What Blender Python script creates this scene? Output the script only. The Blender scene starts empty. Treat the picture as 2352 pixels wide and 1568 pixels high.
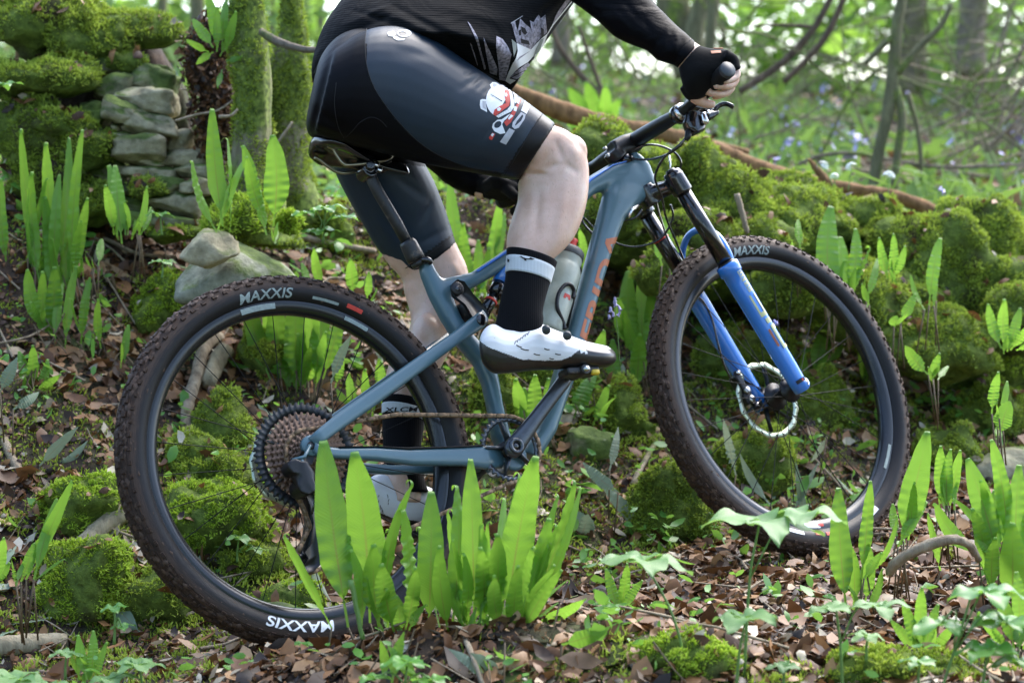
import bpy, bmesh, math, random
import numpy as np
from mathutils import Vector, Matrix
from mathutils.bvhtree import BVHTree
from mathutils.geometry import tessellate_polygon

SC = bpy.context.scene
COL = SC.collection
random.seed(7)
RNG = np.random.default_rng(7)
PI = math.pi
# ------------------------------------------------------------------ camera, sky, sun, exposure
CAM_H, PITCH, FPX = 0.798, math.radians(3.0), 5000.0      # metres, radians, focal length in reference pixels (frame 2352 wide)
cam_d = bpy.data.cameras.new('camera')
cam = bpy.data.objects.new('camera', cam_d); COL.objects.link(cam)
cam.location = (0, 0, CAM_H)
cam.rotation_euler = (PI / 2 - PITCH, 0, 0)
cam_d.sensor_width = 36.0
cam_d.lens = 36.0 * FPX / 2352
cam_d.clip_start, cam_d.clip_end = 0.05, 400
cam_d.dof.use_dof = True
cam_d.dof.focus_distance = 4.3
cam_d.dof.aperture_fstop = 4.2
SC.camera = cam

SUN_EL, SUN_AZ = math.radians(52), math.radians(38)        # azimuth from +Y towards +X
world = bpy.data.worlds.new('World'); SC.world = world; world.use_nodes = True
wn = world.node_tree; wn.nodes.clear()
w_out = wn.nodes.new('ShaderNodeOutputWorld'); w_bg = wn.nodes.new('ShaderNodeBackground'); w_sky = wn.nodes.new('ShaderNodeTexSky')
w_sky.sky_type = 'NISHITA'; w_sky.sun_disc = False
w_sky.sun_elevation = SUN_EL; w_sky.sun_rotation = SUN_AZ
w_sky.air_density = 1.0; w_sky.dust_density = 2.2; w_sky.ozone_density = 1.0
w_bg.inputs['Strength'].default_value = 0.15
wn.links.new(w_sky.outputs[0], w_bg.inputs[0]); wn.links.new(w_bg.outputs[0], w_out.inputs[0])
sun_d = bpy.data.lights.new('sun', 'SUN'); sun = bpy.data.objects.new('sun', sun_d); COL.objects.link(sun)
sun_d.energy = 1.25; sun_d.angle = math.radians(55); sun_d.color = (1.0, 0.99, 0.975)
sdir = Vector((math.sin(SUN_AZ) * math.cos(SUN_EL), math.cos(SUN_AZ) * math.cos(SUN_EL), math.sin(SUN_EL)))
sun.rotation_euler = sdir.to_track_quat('Z', 'Y').to_euler()
SC.view_settings.view_transform = 'Standard'; SC.view_settings.look = 'None'
SC.view_settings.exposure = 2.12; SC.view_settings.gamma = 1.0
SC.view_settings.use_curve_mapping = False
SC.render.engine = 'CYCLES'
SC.cycles.use_denoising = True
SC.cycles.max_bounces = 6; SC.cycles.diffuse_bounces = 3; SC.cycles.glossy_bounces = 2
SC.cycles.transmission_bounces = 4; SC.cycles.transparent_max_bounces = 6; SC.cycles.sample_clamp_indirect = 6

# ------------------------------------------------------------------ reference frames
cF = Vector((0, math.cos(PITCH), -math.sin(PITCH))); cU = Vector((0, math.sin(PITCH), math.cos(PITCH))); cR = Vector((1, 0, 0))
CAMP = Vector((0, 0, CAM_H))
def ray(px, py):
    return cR * ((px - 1176) / FPX) - cU * ((py - 784) / FPX) + cF
def at(px, py, d):
    """point seen in direction (px,py) lying d metres ahead of the lens"""
    return CAMP + ray(px, py) * d
def pix(p):
    q = Vector(p) - CAMP; z = q.dot(cF)
    return 1176 + FPX * q.dot(cR) / z, 784 - FPX * q.dot(cU) / z, z
# bicycle frame: x forward, y to its left, z up, origin at the rear axle
BR = Matrix(((0.8624843999, -0.4668627303, -0.1953454658), (0.5035038785, 0.8305113561, 0.2381905366), (0.0510343434, -0.3037928218, 0.9513702840)))
BT = Vector((-0.4094871413, 4.1751617984, 0.3518168083))
BRI = BR.inverted()
def B(x, y=None, z=None):
    v = Vector(x) if y is None else Vector((x, y, z))
    return BR @ v + BT
def iB(p): return BRI @ (Vector(p) - BT)
CAMB = iB(CAMP)
def bp(px, py, y):
    """bicycle-frame point on the plane y = const seen at (px,py)"""
    d = BRI @ ray(px, py); t = (y - CAMB.y) / d.y
    return CAMB + d * t
def bw(px, py, y): return B(bp(px, py, y))
BIKE_DIR_N = BR @ Vector((0, 1, 0))

# ------------------------------------------------------------------ noise (vectorised)
def _h(ix, iy, iz, seed):
    h = (ix * 374761393 + iy * 668265263 + iz * 2147483647 + seed * 974711) & 0xffffffff
    h = ((h ^ (h >> 13)) * 1274126177) & 0xffffffff
    h = h ^ (h >> 16)
    return (h & 0xffff) / 32767.5 - 1.0
def vnoise(P, seed=0):
    P = np.asarray(P, float); I = np.floor(P).astype(np.int64); f = P - I; f = f * f * (3 - 2 * f)
    r = 0
    for a in (0, 1):
        for b in (0, 1):
            for c in (0, 1):
                w = (f[:, 0] if a else 1 - f[:, 0]) * (f[:, 1] if b else 1 - f[:, 1]) * (f[:, 2] if c else 1 - f[:, 2])
                r = r + w * _h(I[:, 0] + a, I[:, 1] + b, I[:, 2] + c, seed)
    return r
def fbm(P, scale, octv=4, seed=0, gain=0.5):
    P = np.asarray(P, float) * scale; r = 0; a = 1.0
    for o in range(octv):
        r = r + a * vnoise(P, seed + o * 17); P = P * 2.03 + 11.3; a *= gain
    return r

# ------------------------------------------------------------------ object helpers
def np_mesh(name, V, F, mats=None, smooth=True, rnd=None, tip=None, uv=None, midx=None):
    V = np.asarray(V, dtype=np.float32); me = bpy.data.meshes.new(name)
    if isinstance(F, np.ndarray):
        k = F.shape[1]; n = F.shape[0]
        me.vertices.add(len(V)); me.vertices.foreach_set('co', V.ravel())
        me.loops.add(n * k); me.loops.foreach_set('vertex_index', F.astype(np.int32).ravel())
        me.polygons.add(n); me.polygons.foreach_set('loop_start', np.arange(0, n * k, k, dtype=np.int32))
        me.polygons.foreach_set('loop_total', np.full(n, k, dtype=np.int32))
        me.update(calc_edges=True)
    else:
        me.from_pydata([tuple(map(float, v)) for v in V], [], [tuple(int(i) for i in f) for f in F]); me.update()
    if smooth: me.polygons.foreach_set('use_smooth', np.ones(len(me.polygons), dtype=bool))
    for nm, arr in (('rnd', rnd), ('tip', tip)):
        if arr is not None:
            a = me.attributes.new(nm, 'FLOAT', 'POINT'); a.data.foreach_set('value', np.asarray(arr, dtype=np.float32))
    if uv is not None:
        l = me.uv_layers.new(name='UVMap'); idx = np.empty(len(me.loops), dtype=np.int32); me.loops.foreach_get('vertex_index', idx)
        l.data.foreach_set('uv', np.asarray(uv, dtype=np.float32)[idx].ravel())
    if mats is not None:
        for m in (mats if isinstance(mats, (list, tuple)) else [mats]): me.materials.append(m)
    if midx is not None: me.polygons.foreach_set('material_index', np.asarray(midx, dtype=np.int32))
    return me
def link(name, me, parent=None):
    o = bpy.data.objects.new(name, me); COL.objects.link(o)
    if parent is not None: o.parent = parent
    return o
def tag(o, label=None, cat=None, group=None, kind=None):
    if label: o['label'] = label
    if cat: o['category'] = cat
    if group: o['group'] = group
    if kind: o['kind'] = kind
    return o
def empty(name, loc, label=None, cat=None, group=None, kind=None):
    o = bpy.data.objects.new(name, None); COL.objects.link(o); o.location = loc; o.empty_display_size = 0.05
    return tag(o, label, cat, group, kind)
def root_loc(o):
    p = Vector((0, 0, 0))
    while o is not None: p += o.location; o = o.parent
    return p
def part(name, V, F, mat, parent, kind=None, label=None, **kw):
    """V in world coordinates; the part's origin sits at its parent's"""
    off = root_loc(parent) if parent is not None else Vector((0, 0, 0))
    V = np.asarray([tuple(v) for v in V] if not isinstance(V, np.ndarray) else V, float) - np.array(off)
    o = link(name, np_mesh(name, V, F, mat, **kw), parent)
    return tag(o, label=label, kind=kind)
def own(name, V, F, mat, base=None, label=None, cat=None, group=None, kind=None, **kw):
    """a thing that is one mesh; base is its origin"""
    V = np.asarray([tuple(v) for v in V] if not isinstance(V, np.ndarray) else V, float)
    if base is None: base = (V[:, 0].mean(), V[:, 1].mean(), V[:, 2].min())
    o = link(name, np_mesh(name, V - np.array(base), F, mat, **kw)); o.location = base
    return tag(o, label, cat, group, kind)
def merge(parts):
    Vs, Fs, n = [], [], 0
    for V, F in parts:
        V = [tuple(v) for v in V]; Vs += V; Fs += [tuple(i + n for i in f) for f in F]; n += len(V)
    return Vs, Fs
def evaluated(V, F, mods, keep=None):
    """run modifiers on a throw-away object, give back (verts, faces) as numpy / list"""
    me = bpy.data.meshes.new('tmp'); me.from_pydata([tuple(v) for v in V], [], [tuple(f) for f in F]); me.update()
    o = bpy.data.objects.new('tmp', me); COL.objects.link(o)
    for t, kw in mods:
        m = o.modifiers.new(t, t)
        for k, v in kw.items(): setattr(m, k, v)
    dg = bpy.context.evaluated_depsgraph_get(); ev = o.evaluated_get(dg); m2 = bpy.data.meshes.new_from_object(ev, depsgraph=dg)
    n = len(m2.vertices); co = np.empty(n * 3, dtype=np.float32); m2.vertices.foreach_get('co', co)
    Fo = [tuple(p.vertices) for p in m2.polygons]
    bpy.data.objects.remove(o); bpy.data.meshes.remove(me); bpy.data.meshes.remove(m2)
    return co.reshape(-1, 3).astype(float), Fo
def fuse(parts, voxel=0.005, smooth=4, factor=0.5, extra=()):
    V, F = merge(parts)
    return evaluated(V, F, [('REMESH', dict(mode='VOXEL', voxel_size=voxel, use_smooth_shade=True)), ('SMOOTH', dict(iterations=smooth, factor=factor))] + list(extra))

# ------------------------------------------------------------------ shape helpers
def basis(t, ref=None):
    t = Vector(t).normalized()
    ref = Vector(ref) if ref is not None else (Vector((0, 0, 1)) if abs(t.z) < .9 else Vector((1, 0, 0)))
    u = ref - t * ref.dot(t)
    if u.length < 1e-6: u = t.orthogonal()
    u.normalize(); return t, u, t.cross(u)
def loft(rings, cap=True):
    """rings: list of equal-length point lists, closed loops"""
    n = len(rings[0]); V = [v for r in rings for v in r]; F = []
    for k in range(len(rings) - 1):
        for i in range(n):
            j = (i + 1) % n; F.append((k * n + i, k * n + j, (k + 1) * n + j, (k + 1) * n + i))
    if cap:
        for k, rev in ((0, True), (len(rings) - 1, False)):
            c = sum((Vector(v) for v in rings[k]), Vector()) / n; V.append(c); ci = len(V) - 1
            for i in range(n):
                a, b = k * n + i, k * n + (i + 1) % n
                F.append((ci, b, a) if rev else (ci, a, b))
    return V, F
def ell(c, u, v, a, b, n=16, p=1.0, ph=0.0):
    out = []
    for i in range(n):
        t = 2 * PI * i / n + ph; cs, sn = math.cos(t), math.sin(t)
        x = math.copysign(abs(cs) ** p, cs); y = math.copysign(abs(sn) ** p, sn)
        out.append(Vector(c) + Vector(u) * (a * x) + Vector(v) * (b * y))
    return out
def catmull(pts, per=6):
    P = [np.asarray(tuple(p), float) if hasattr(p, '__len__') else np.array([p], float) for p in pts]
    if len(P) < 3: return [Vector(P[0] + (P[-1] - P[0]) * t / per) if len(P[0]) == 3 else P[0] + (P[-1] - P[0]) * t / per for t in range(per + 1)]
    P = [2 * P[0] - P[1]] + P + [2 * P[-1] - P[-2]]; out = []
    for i in range(1, len(P) - 2):
        for k in range(per):
            t = k / per; a, b, c, d = P[i - 1:i + 3]
            out.append(.5 * ((2 * b) + (c - a) * t + (2 * a - 5 * b + 4 * c - d) * t * t + (3 * b - a - 3 * c + d) * t ** 3))
    out.append(P[-2])
    return [Vector(o) if len(o) == 3 else o for o in out]
def tube(pts, r, n=8, smooth=0, ref=None, cap=True, p=1.0, flat=1.0):
    """swept tube; r number or list; flat = second axis factor"""
    R = list(r) if hasattr(r, '__len__') else [r] * len(pts)
    if smooth:
        q = catmull([tuple(a) + (b,) for a, b in zip(pts, R)], smooth)
        pts = [Vector(v[:3]) for v in q]; R = [float(v[3]) for v in q]
    pts = [Vector(a) for a in pts]; rings = []; u = None
    for i, c in enumerate(pts):
        t = (pts[min(i + 1, len(pts) - 1)] - pts[max(i - 1, 0)])
        if t.length < 1e-9: t = Vector((0, 0, 1))
        t, u, v = basis(t, u if u is not None else ref)
        rings.append(ell(c, u, v, R[i], R[i] * flat, n, p))
    return loft(rings, cap)
def box(c, X, Y, Z, hx, hy, hz, bev=0.0):
    """box with chamfered edges (bev fraction of the least half size)"""
    c, X, Y, Z = Vector(c), Vector(X).normalized(), Vector(Y).normalized(), Vector(Z).normalized()
    b = bev * min(hx, hy, hz)
    prof = [(hx - b, -hy), (hx, -hy + b), (hx, hy - b), (hx - b, hy), (-hx + b, hy), (-hx, hy - b), (-hx, -hy + b), (-hx + b, -hy)] if b > 0 else [(hx, -hy), (hx, hy), (-hx, hy), (-hx, -hy)]
    rings = []
    for z, k in ([(-hz, b), (-hz + b, 0), (hz - b, 0), (hz, b)] if b > 0 else [(-hz, 0), (hz, 0)]):
        s = lambda q, h: q * (h - k) / h
        rings.append([c + X * s(x, hx) + Y * s(y, hy) + Z * z for x, y in prof])
    return loft(rings)
def cyl(a, b, r, n=20, r2=None, bev=0.0):
    a, b = Vector(a), Vector(b); r2 = r if r2 is None else r2; t, u, v = basis(b - a); L = (b - a).length
    if bev: rr = [(0, r - bev), (bev, r), (L - bev, r2), (L, r2 - bev)]
    else: rr = [(0, r), (L, r2)]
    return loft([ell(a + t * z, u, v, q, q, n) for z, q in rr])
def lathe(a, t, prof, n=32, ref=None, cap=False):
    """prof: list of (distance along t, radius)"""
    t, u, v = basis(t, ref); return loft([ell(Vector(a) + t * z, u, v, r, r, n) for z, r in prof], cap)
def ring_torus(prof, n=96, closed=True):
    """closed profile [(radius, y)] revolved round the bicycle-frame y axis at origin -> local verts"""
    V, F = [], []; m = len(prof)
    for i in range(n):
        a = 2 * PI * i / n
        for r, y in prof: V.append(Vector((r * math.cos(a), y, r * math.sin(a))))
    for i in range(n):
        j = (i + 1) % n
        for k in range(m if closed else m - 1):
            l = (k + 1) % m; F.append((i * m + k, i * m + l, j * m + l, j * m + k))
    return V, F
def xf(fn, VF): return [fn(v) for v in VF[0]], VF[1]
def extrude_poly(pts, d, n=None):
    """flat polygon (world points) given thickness vector d (centred)"""
    d = Vector(d); V = [Vector(p) - d / 2 for p in pts] + [Vector(p) + d / 2 for p in pts]; k = len(pts)
    tri = tessellate_polygon([[Vector(p) for p in pts]])
    F = [tuple(t) for t in tri] + [tuple(reversed([i + k for i in t])) for t in tri]
    F += [(i, (i + 1) % k, (i + 1) % k + k, i + k) for i in range(k)]
    return V, F
def ico(sub=3):
    bm = bmesh.new(); bmesh.ops.create_icosphere(bm, subdivisions=sub, radius=1.0)
    V = np.array([tuple(v.co) for v in bm.verts]); F = np.array([[v.index for v in f.verts] for f in bm.faces]); bm.free(); return V, F
ICO = {k: ico(k) for k in (2, 3, 4, 5)}
# ------------------------------------------------------------------ materials
class NT:
    def __init__(s, name):
        s.m = bpy.data.materials.new(name); s.m.use_nodes = True; s.t = s.m.node_tree; s.t.nodes.clear()
        s.out = s.n('ShaderNodeOutputMaterial')
    def n(s, typ, **kw):
        nd = s.t.nodes.new(typ)
        for k, v in kw.items():
            if hasattr(nd, k) and not k.startswith('i_'): setattr(nd, k, v)
        return nd
    def l(s, a, b): s.t.links.new(a, b)
    def coord(s, kind='Object', scale=(1, 1, 1)):
        c = s.n('ShaderNodeTexCoord'); m = s.n('ShaderNodeMapping'); m.inputs['Scale'].default_value = scale
        s.l(c.outputs[kind], m.inputs[0]); return m.outputs[0]
    def noise(s, vec, scale, detail=4, rough=.55, dist=0.0):
        x = s.n('ShaderNodeTexNoise'); x.inputs['Scale'].default_value = scale; x.inputs['Detail'].default_value = detail
        x.inputs['Roughness'].default_value = rough; x.inputs['Distortion'].default_value = dist
        if vec is not None: s.l(vec, x.inputs['Vector'])
        return x.outputs['Fac']
    def voro(s, vec, scale, feature='F1'):
        x = s.n('ShaderNodeTexVoronoi'); x.feature = feature; x.inputs['Scale'].default_value = scale; s.l(vec, x.inputs['Vector']); return x.outputs['Distance']
    def attr(s, name):
        a = s.n('ShaderNodeAttribute'); a.attribute_name = name; return a.outputs['Fac']
    def ramp(s, fac, stops, interp='LINEAR'):
        r = s.n('ShaderNodeValToRGB'); cr = r.color_ramp; cr.interpolation = interp
        while len(cr.elements) < len(stops): cr.elements.new(.5)
        for e, (p, c) in zip(cr.elements, stops):
            e.position = p; e.color = tuple(c) + (1,) if len(c) == 3 else c
        s.l(fac, r.inputs[0]); return r.outputs[0]
    def mix(s, f, a, b, mode='MIX'):
        x = s.n('ShaderNodeMix'); x.data_type = 'RGBA'; x.blend_type = mode
        for v, i in ((f, 0), (a, 6), (b, 7)):
            if isinstance(v, (int, float)): x.inputs[i].default_value = v
            elif isinstance(v, tuple): x.inputs[i].default_value = v + (1,) if len(v) == 3 else v
            else: s.l(v, x.inputs[i])
        return x.outputs[2]
    def math(s, op, a, b=None, c=None):
        x = s.n('ShaderNodeMath'); x.operation = op
        for v, i in ((a, 0), (b, 1), (c, 2)):
            if v is None: continue
            if isinstance(v, (int, float)): x.inputs[i].default_value = v
            else: s.l(v, x.inputs[i])
        return x.outputs[0]
    def bump(s, h, strength=.5, dist=.01, normal=None):
        b = s.n('ShaderNodeBump'); b.inputs['Strength'].default_value = strength; b.inputs['Distance'].default_value = dist
        s.l(h, b.inputs['Height'])
        if normal is not None: s.l(normal, b.inputs['Normal'])
        return b.outputs[0]
    def bsdf(s, color, rough=.6, spec=.5, metal=0., normal=None, coat=0., sheen=0., trans=0., sss=0., sssr=None, ior=None, alpha=None, coat_rough=.1):
        b = s.n('ShaderNodeBsdfPrincipled')
        def put(k, v):
            if v is None: return
            if isinstance(v, (int, float)): b.inputs[k].default_value = v
            elif isinstance(v, tuple): b.inputs[k].default_value = v + (1,) if len(v) == 3 else v
            else: s.l(v, b.inputs[k])
        put('Base Color', color); put('Roughness', rough); put('Specular IOR Level', spec); put('Metallic', metal)
        put('Coat Weight', coat); put('Coat Roughness', coat_rough); put('Transmission Weight', trans); put('Alpha', alpha); put('IOR', ior)
        if sheen: put('Sheen Weight', sheen); put('Sheen Roughness', .4)
        if sss:
            put('Subsurface Weight', sss); b.inputs['Subsurface Radius'].default_value = sssr or (1, .3, .15); b.inputs['Subsurface Scale'].default_value = .01
        if normal is not None: s.l(normal, b.inputs['Normal'])
        return b.outputs[0]
    def done(s, sh):
        s.l(sh, s.out.inputs['Surface']); return s.m

def simple(name, c, rough=.5, spec=.5, metal=0., coat=0., var=.12, vs=30, bump=0., bs=200, bd=.001, dirt=None, sheen=0., dirtscale=18, dirtlo=.52):
    k = NT(name); v = k.coord('Object'); f = k.noise(v, vs, 4)
    col = k.ramp(f, [(.3, tuple(x * (1 - var) for x in c)), (.7, tuple(min(1, x * (1 + var)) for x in c))])
    rg = rough
    if dirt:
        g = k.noise(v, dirtscale, 8, .7); mk = k.ramp(g, [(dirtlo, (0, 0, 0)), (dirtlo + .08, (1, 1, 1))])
        col = k.mix(mk, col, dirt); rg = k.mix(mk, (rough,) * 3, (.8,) * 3)
    nm = k.bump(k.noise(v, bs, 3), bump, bd) if bump else None
    return k.done(k.bsdf(col, rg, spec, metal, nm, coat, sheen))

MUD = (.075, .042, .026)
M = {}
M['paint'] = simple('frame_paint', (.058, .122, .150), .34, .5, 0, .35, .06, 12, dirt=(.10, .085, .065), dirtscale=75, dirtlo=.645)
M['paint_blue'] = simple('blue_paint', (.035, .17, .62), .3, .5, 0, .6, .04, 12)
M['fork_blue'] = simple('fork_blue', (.028, .19, .62), .2, .5, 0, 1.0, .03, 12, dirt=(.16, .12, .08), dirtscale=50, dirtlo=.74)
M['black_gloss'] = simple('black_anodised', (.006, .006, .0065), .16, .5, 0, .6, .2, 20)
M['black_matte'] = simple('black_metal', (.008, .008, .009), .36, .35, 0, .05, .3, 40, dirt=(.07, .05, .035), dirtscale=45, dirtlo=.66)
M['black_muddy'] = simple('black_muddy', (.015, .015, .015), .45, .5, 0, 0, .3, 40, dirt=(.11, .085, .06), dirtscale=70, dirtlo=.56, bump=.3, bs=120, bd=.003)
M['carbon'] = simple('carbon', (.022, .023, .026), .33, .6, 0, .5, .3, 60, dirt=(.07, .06, .05), dirtscale=50, dirtlo=.66)
M['crank'] = simple('crank_grey', (.05, .056, .065), .30, .6, .5, .3, .2, 60, dirt=(.07, .06, .05), dirtscale=60, dirtlo=.64)
M['rubber'] = simple('rubber', (.010, .010, .010), .62, .2, 0, 0, .3, 50, bump=.3, bs=300)
M['steel'] = simple('steel', (.42, .42, .40), .28, .5, 1., 0, .15, 40)
M['titanium'] = simple('rail_metal', (.34, .33, .24), .35, .5, 1., 0, .15, 40)
M['silver'] = simple('silver', (.7, .7, .7), .2, .5, 1.)
M['rotor'] = simple('rotor_steel', (.50, .56, .42), .30, .5, .75, 0, .12, 40)
M['rust'] = simple('muddy_sprocket', (.12, .07, .045), .5, .5, .35, 0, .5, 60, dirt=(.16, .10, .07), dirtscale=80, dirtlo=.5)
M['sprocket_dark'] = simple('dark_sprocket', (.016, .019, .022), .42, .4, .3, 0, .3, 60, dirt=(.10, .07, .05), dirtscale=70, dirtlo=.6)
M['chain'] = simple('muddy_chain', (.15, .095, .05), .5, .5, .4, 0, .5, 120)
M['red'] = simple('red_print', (.50, .035, .02), .5)
M['orange'] = simple('orange_print', (.38, .115, .04), .45, var=.05)
M['gold'] = simple('gold_print', (.46, .44, .22), .25, .5, .7, var=.1)
M['white_print'] = simple('white_print', (.72, .74, .76), .5, var=.06)
M['pale_print'] = simple('pale_print', (.24, .29, .27), .6, var=.25, vs=200)
M['grey_print'] = simple('grey_print', (.42, .43, .46), .5, var=.12, vs=80)
M['grey_shard'] = simple('grey_fabric_print', (.25, .235, .28), .8, var=.75, vs=140, bump=.3, bs=400)
M['sage_print'] = simple('sage_fabric_print', (.19, .22, .20), .7, var=.1)
M['yellow'] = simple('yellow_plastic', (.62, .45, .03), .4)
M['bottle_cap'] = simple('bottle_cap', (.045, .05, .05), .5, dirt=(.2, .18, .15), dirtscale=60, dirtlo=.62)
M['seam'] = simple('seam_thread', (.004, .004, .005), .8)

def m_bottle():
    k = NT('frosted_plastic'); v = k.coord('Object'); f = k.noise(v, 14, 6, .6)
    col = k.ramp(f, [(.35, (.42, .47, .40)), (.6, (.60, .65, .58)), (.72, (.36, .37, .28))])
    a = k.bsdf(col, .32, .5, 0, None, .3); t = k.n('ShaderNodeBsdfTranslucent'); k.l(col, t.inputs[0])
    mx = k.n('ShaderNodeMixShader'); mx.inputs[0].default_value = .4; k.l(a, mx.inputs[1]); k.l(t.outputs[0], mx.inputs[2])
    return k.done(mx.outputs[0])
M['bottle'] = m_bottle()

def m_tyre(tread):
    # uv: u = angle turns, v across
    k = NT('muddy_tread' if tread else 'tyre_sidewall'); uv = k.n('ShaderNodeUVMap'); mp = k.n('ShaderNodeMapping'); mp.inputs['Scale'].default_value = (60, 34, 1)
    k.l(uv.outputs[0], mp.inputs[0]); f = k.noise(mp.outputs[0], 1.0, 6, .72)
    mp2 = k.n('ShaderNodeMapping'); mp2.inputs['Scale'].default_value = (9, 3, 1); k.l(uv.outputs[0], mp2.inputs[0]); g = k.noise(mp2.outputs[0], 1.0, 4)
    base = (.014, .013, .013)
    if tread:
        col = k.ramp(f, [(.30, (.010, .008, .007)), (.48, (.030, .018, .012)), (.60, (.085, .046, .028)), (.74, (.17, .09, .052))])
        col = k.mix(k.ramp(g, [(.45, (0, 0, 0)), (.7, (.75, .75, .75))]), col, (.03, .022, .018))
        b = k.bump(f, .6, .004)
        return k.done(k.bsdf(col, .6, .2, 0, b))
    vv = k.n('ShaderNodeSeparateXYZ'); k.l(uv.outputs[0], vv.inputs[0])
    near = k.ramp(vv.outputs[1], [(.45, (0, 0, 0)), (.9, (1, 1, 1))])
    mk = k.ramp(k.math('ADD', k.math('MULTIPLY', f, 1.0), k.math('MULTIPLY', near, .32)), [(.62, (0, 0, 0)), (.82, (1, 1, 1))])
    col = k.mix(mk, base, (.062, .042, .032))
    rg = k.mix(mk, (.33,) * 3, (.7,) * 3)
    return k.done(k.bsdf(col, rg, .18, 0, k.bump(f, .25, .002)))
M['tread'] = m_tyre(True); M['sidewall'] = m_tyre(False)
M['spoke'] = simple('spoke_black', (.004, .004, .004), .5, .15)
M['mud'] = simple('wet_mud', (.075, .045, .03), .6, .3, 0, 0, .4, 60, bump=.5, bs=150, bd=.003)
M['rim'] = simple('carbon_rim', (.007, .008, .009), .26, .4, 0, .25, .15, 30, dirt=(.06, .045, .035), dirtscale=50, dirtlo=.66)

def m_skin():
    k = NT('skin'); v = k.coord('Object'); f = k.noise(v, 16, 5, .6)
    g = k.noise(v, 7, 3)
    col = k.ramp(f, [(.3, (.55, .34, .24)), (.55, (.66, .45, .34)), (.75, (.74, .55, .44))])
    col = k.mix(k.ramp(g, [(.5, (0, 0, 0)), (.75, (.45, .45, .45))]), col, (.56, .31, .23))
    mp = k.coord('Object', (1, 1, .25)); h = k.noise(mp, 420, 4, .7)
    hv = k.coord('Object', (1, 1, .18)); sp = k.ramp(k.noise(hv, 330, 3, .8), [(.60, (0, 0, 0)), (.66, (1, 1, 1))])
    col = k.mix(k.math('MULTIPLY', sp, .35), col, (.24, .14, .09))
    return k.done(k.bsdf(col, .40, .5, 0, k.bump(h, .35, .0012), .12, 0, 0, .25, coat_rough=.3))
M['skin'] = m_skin()

def m_fabric(name, c, rough=.55, rib=None, ribscale=300, axis='Z', sheen=.3, spec=.4, var=.15, wrinkle=0.0):
    k = NT(name); v = k.coord('Object'); f = k.noise(v, 9, 4)
    col = k.ramp(f, [(.3, tuple(x * (1 - var) for x in c)), (.7, tuple(x * (1 + var) for x in c))])
    h = k.noise(v, 900, 2)
    if rib:
        w = k.n('ShaderNodeTexWave'); w.wave_type = 'BANDS'; w.bands_direction = axis; w.inputs['Scale'].default_value = ribscale
        w.inputs['Distortion'].default_value = 1.0; w.inputs['Detail'].default_value = 1; k.l(v, w.inputs[0])
        h = k.math('ADD', h, k.math('MULTIPLY', w.outputs['Fac'], rib))
        col = k.mix(k.math('MULTIPLY', w.outputs['Fac'], .5), col, tuple(x * 1.7 for x in c))
    nb = k.bump(h, .35, .0008)
    if wrinkle:
        wv = k.coord('Object', (1.0, 1.0, 2.2)); wr = k.noise(wv, 9, 3, .5, .8); nb = k.bump(wr, wrinkle, .03, nb)
    return k.done(k.bsdf(col, rough, spec, 0, nb, 0, sheen))
M['lycra'] = m_fabric('lycra_slate', (.010, .021, .035), .42, sheen=.0, spec=.36)
M['lycra_black'] = m_fabric('lycra_black', (.0022, .0025, .0042), .5, sheen=.0, spec=.12)
M['band'] = m_fabric('hem_band', (.003, .003, .004), .36, sheen=.0, spec=.25)
M['jersey'] = m_fabric('ribbed_jersey', (.0048, .0052, .0058), .75, rib=1.2, ribscale=62, axis='Z', sheen=.01, wrinkle=.25, spec=.06)
M['sleeve'] = m_fabric('black_sleeve', (.0016, .0016, .0024), .5, sheen=.0, wrinkle=.3, spec=.07)
M['glove'] = m_fabric('black_glove', (.0025, .0025, .0025), .85, sheen=.04, spec=.2, wrinkle=.15)
M['sock'] = m_fabric('ribbed_sock', (.004, .004, .0048), .8, rib=1.0, ribscale=80, axis='X', sheen=.03, spec=.1)
M['sock_band'] = m_fabric('sock_band', (.42, .45, .46), .8, rib=1.0, ribscale=110, axis='X', var=.12)
M['shoe_black'] = simple('shoe_rubber', (.012, .012, .012), .36, .5, 0, .3, .3, 40, dirt=(.05, .04, .03), dirtscale=50, dirtlo=.6)
M['shoe_white'] = simple('shoe_white', (.68, .69, .71), .42, .5, 0, .15, .05, 20, dirt=(.30, .26, .20), dirtscale=42, dirtlo=.665, bump=.15, bs=300)
M['dial'] = simple('shoe_dial', (.03, .036, .04), .4)

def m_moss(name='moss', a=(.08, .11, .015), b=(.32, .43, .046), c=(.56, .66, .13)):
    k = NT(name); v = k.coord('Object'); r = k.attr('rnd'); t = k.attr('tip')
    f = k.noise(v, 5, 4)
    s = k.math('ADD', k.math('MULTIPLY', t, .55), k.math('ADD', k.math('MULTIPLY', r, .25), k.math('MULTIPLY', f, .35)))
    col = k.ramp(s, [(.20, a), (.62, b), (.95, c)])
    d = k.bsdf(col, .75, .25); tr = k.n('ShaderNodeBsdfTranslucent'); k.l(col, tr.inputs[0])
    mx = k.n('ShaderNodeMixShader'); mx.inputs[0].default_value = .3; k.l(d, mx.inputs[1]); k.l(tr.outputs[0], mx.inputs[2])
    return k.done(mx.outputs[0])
M['moss'] = m_moss(); M['moss_bright'] = m_moss('bright_moss', (.07, .11, .012), (.36, .52, .04), (.60, .76, .13))
M['moss_dark'] = m_moss('dull_moss', (.06, .085, .013), (.26, .36, .04), (.48, .60, .10))
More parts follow.
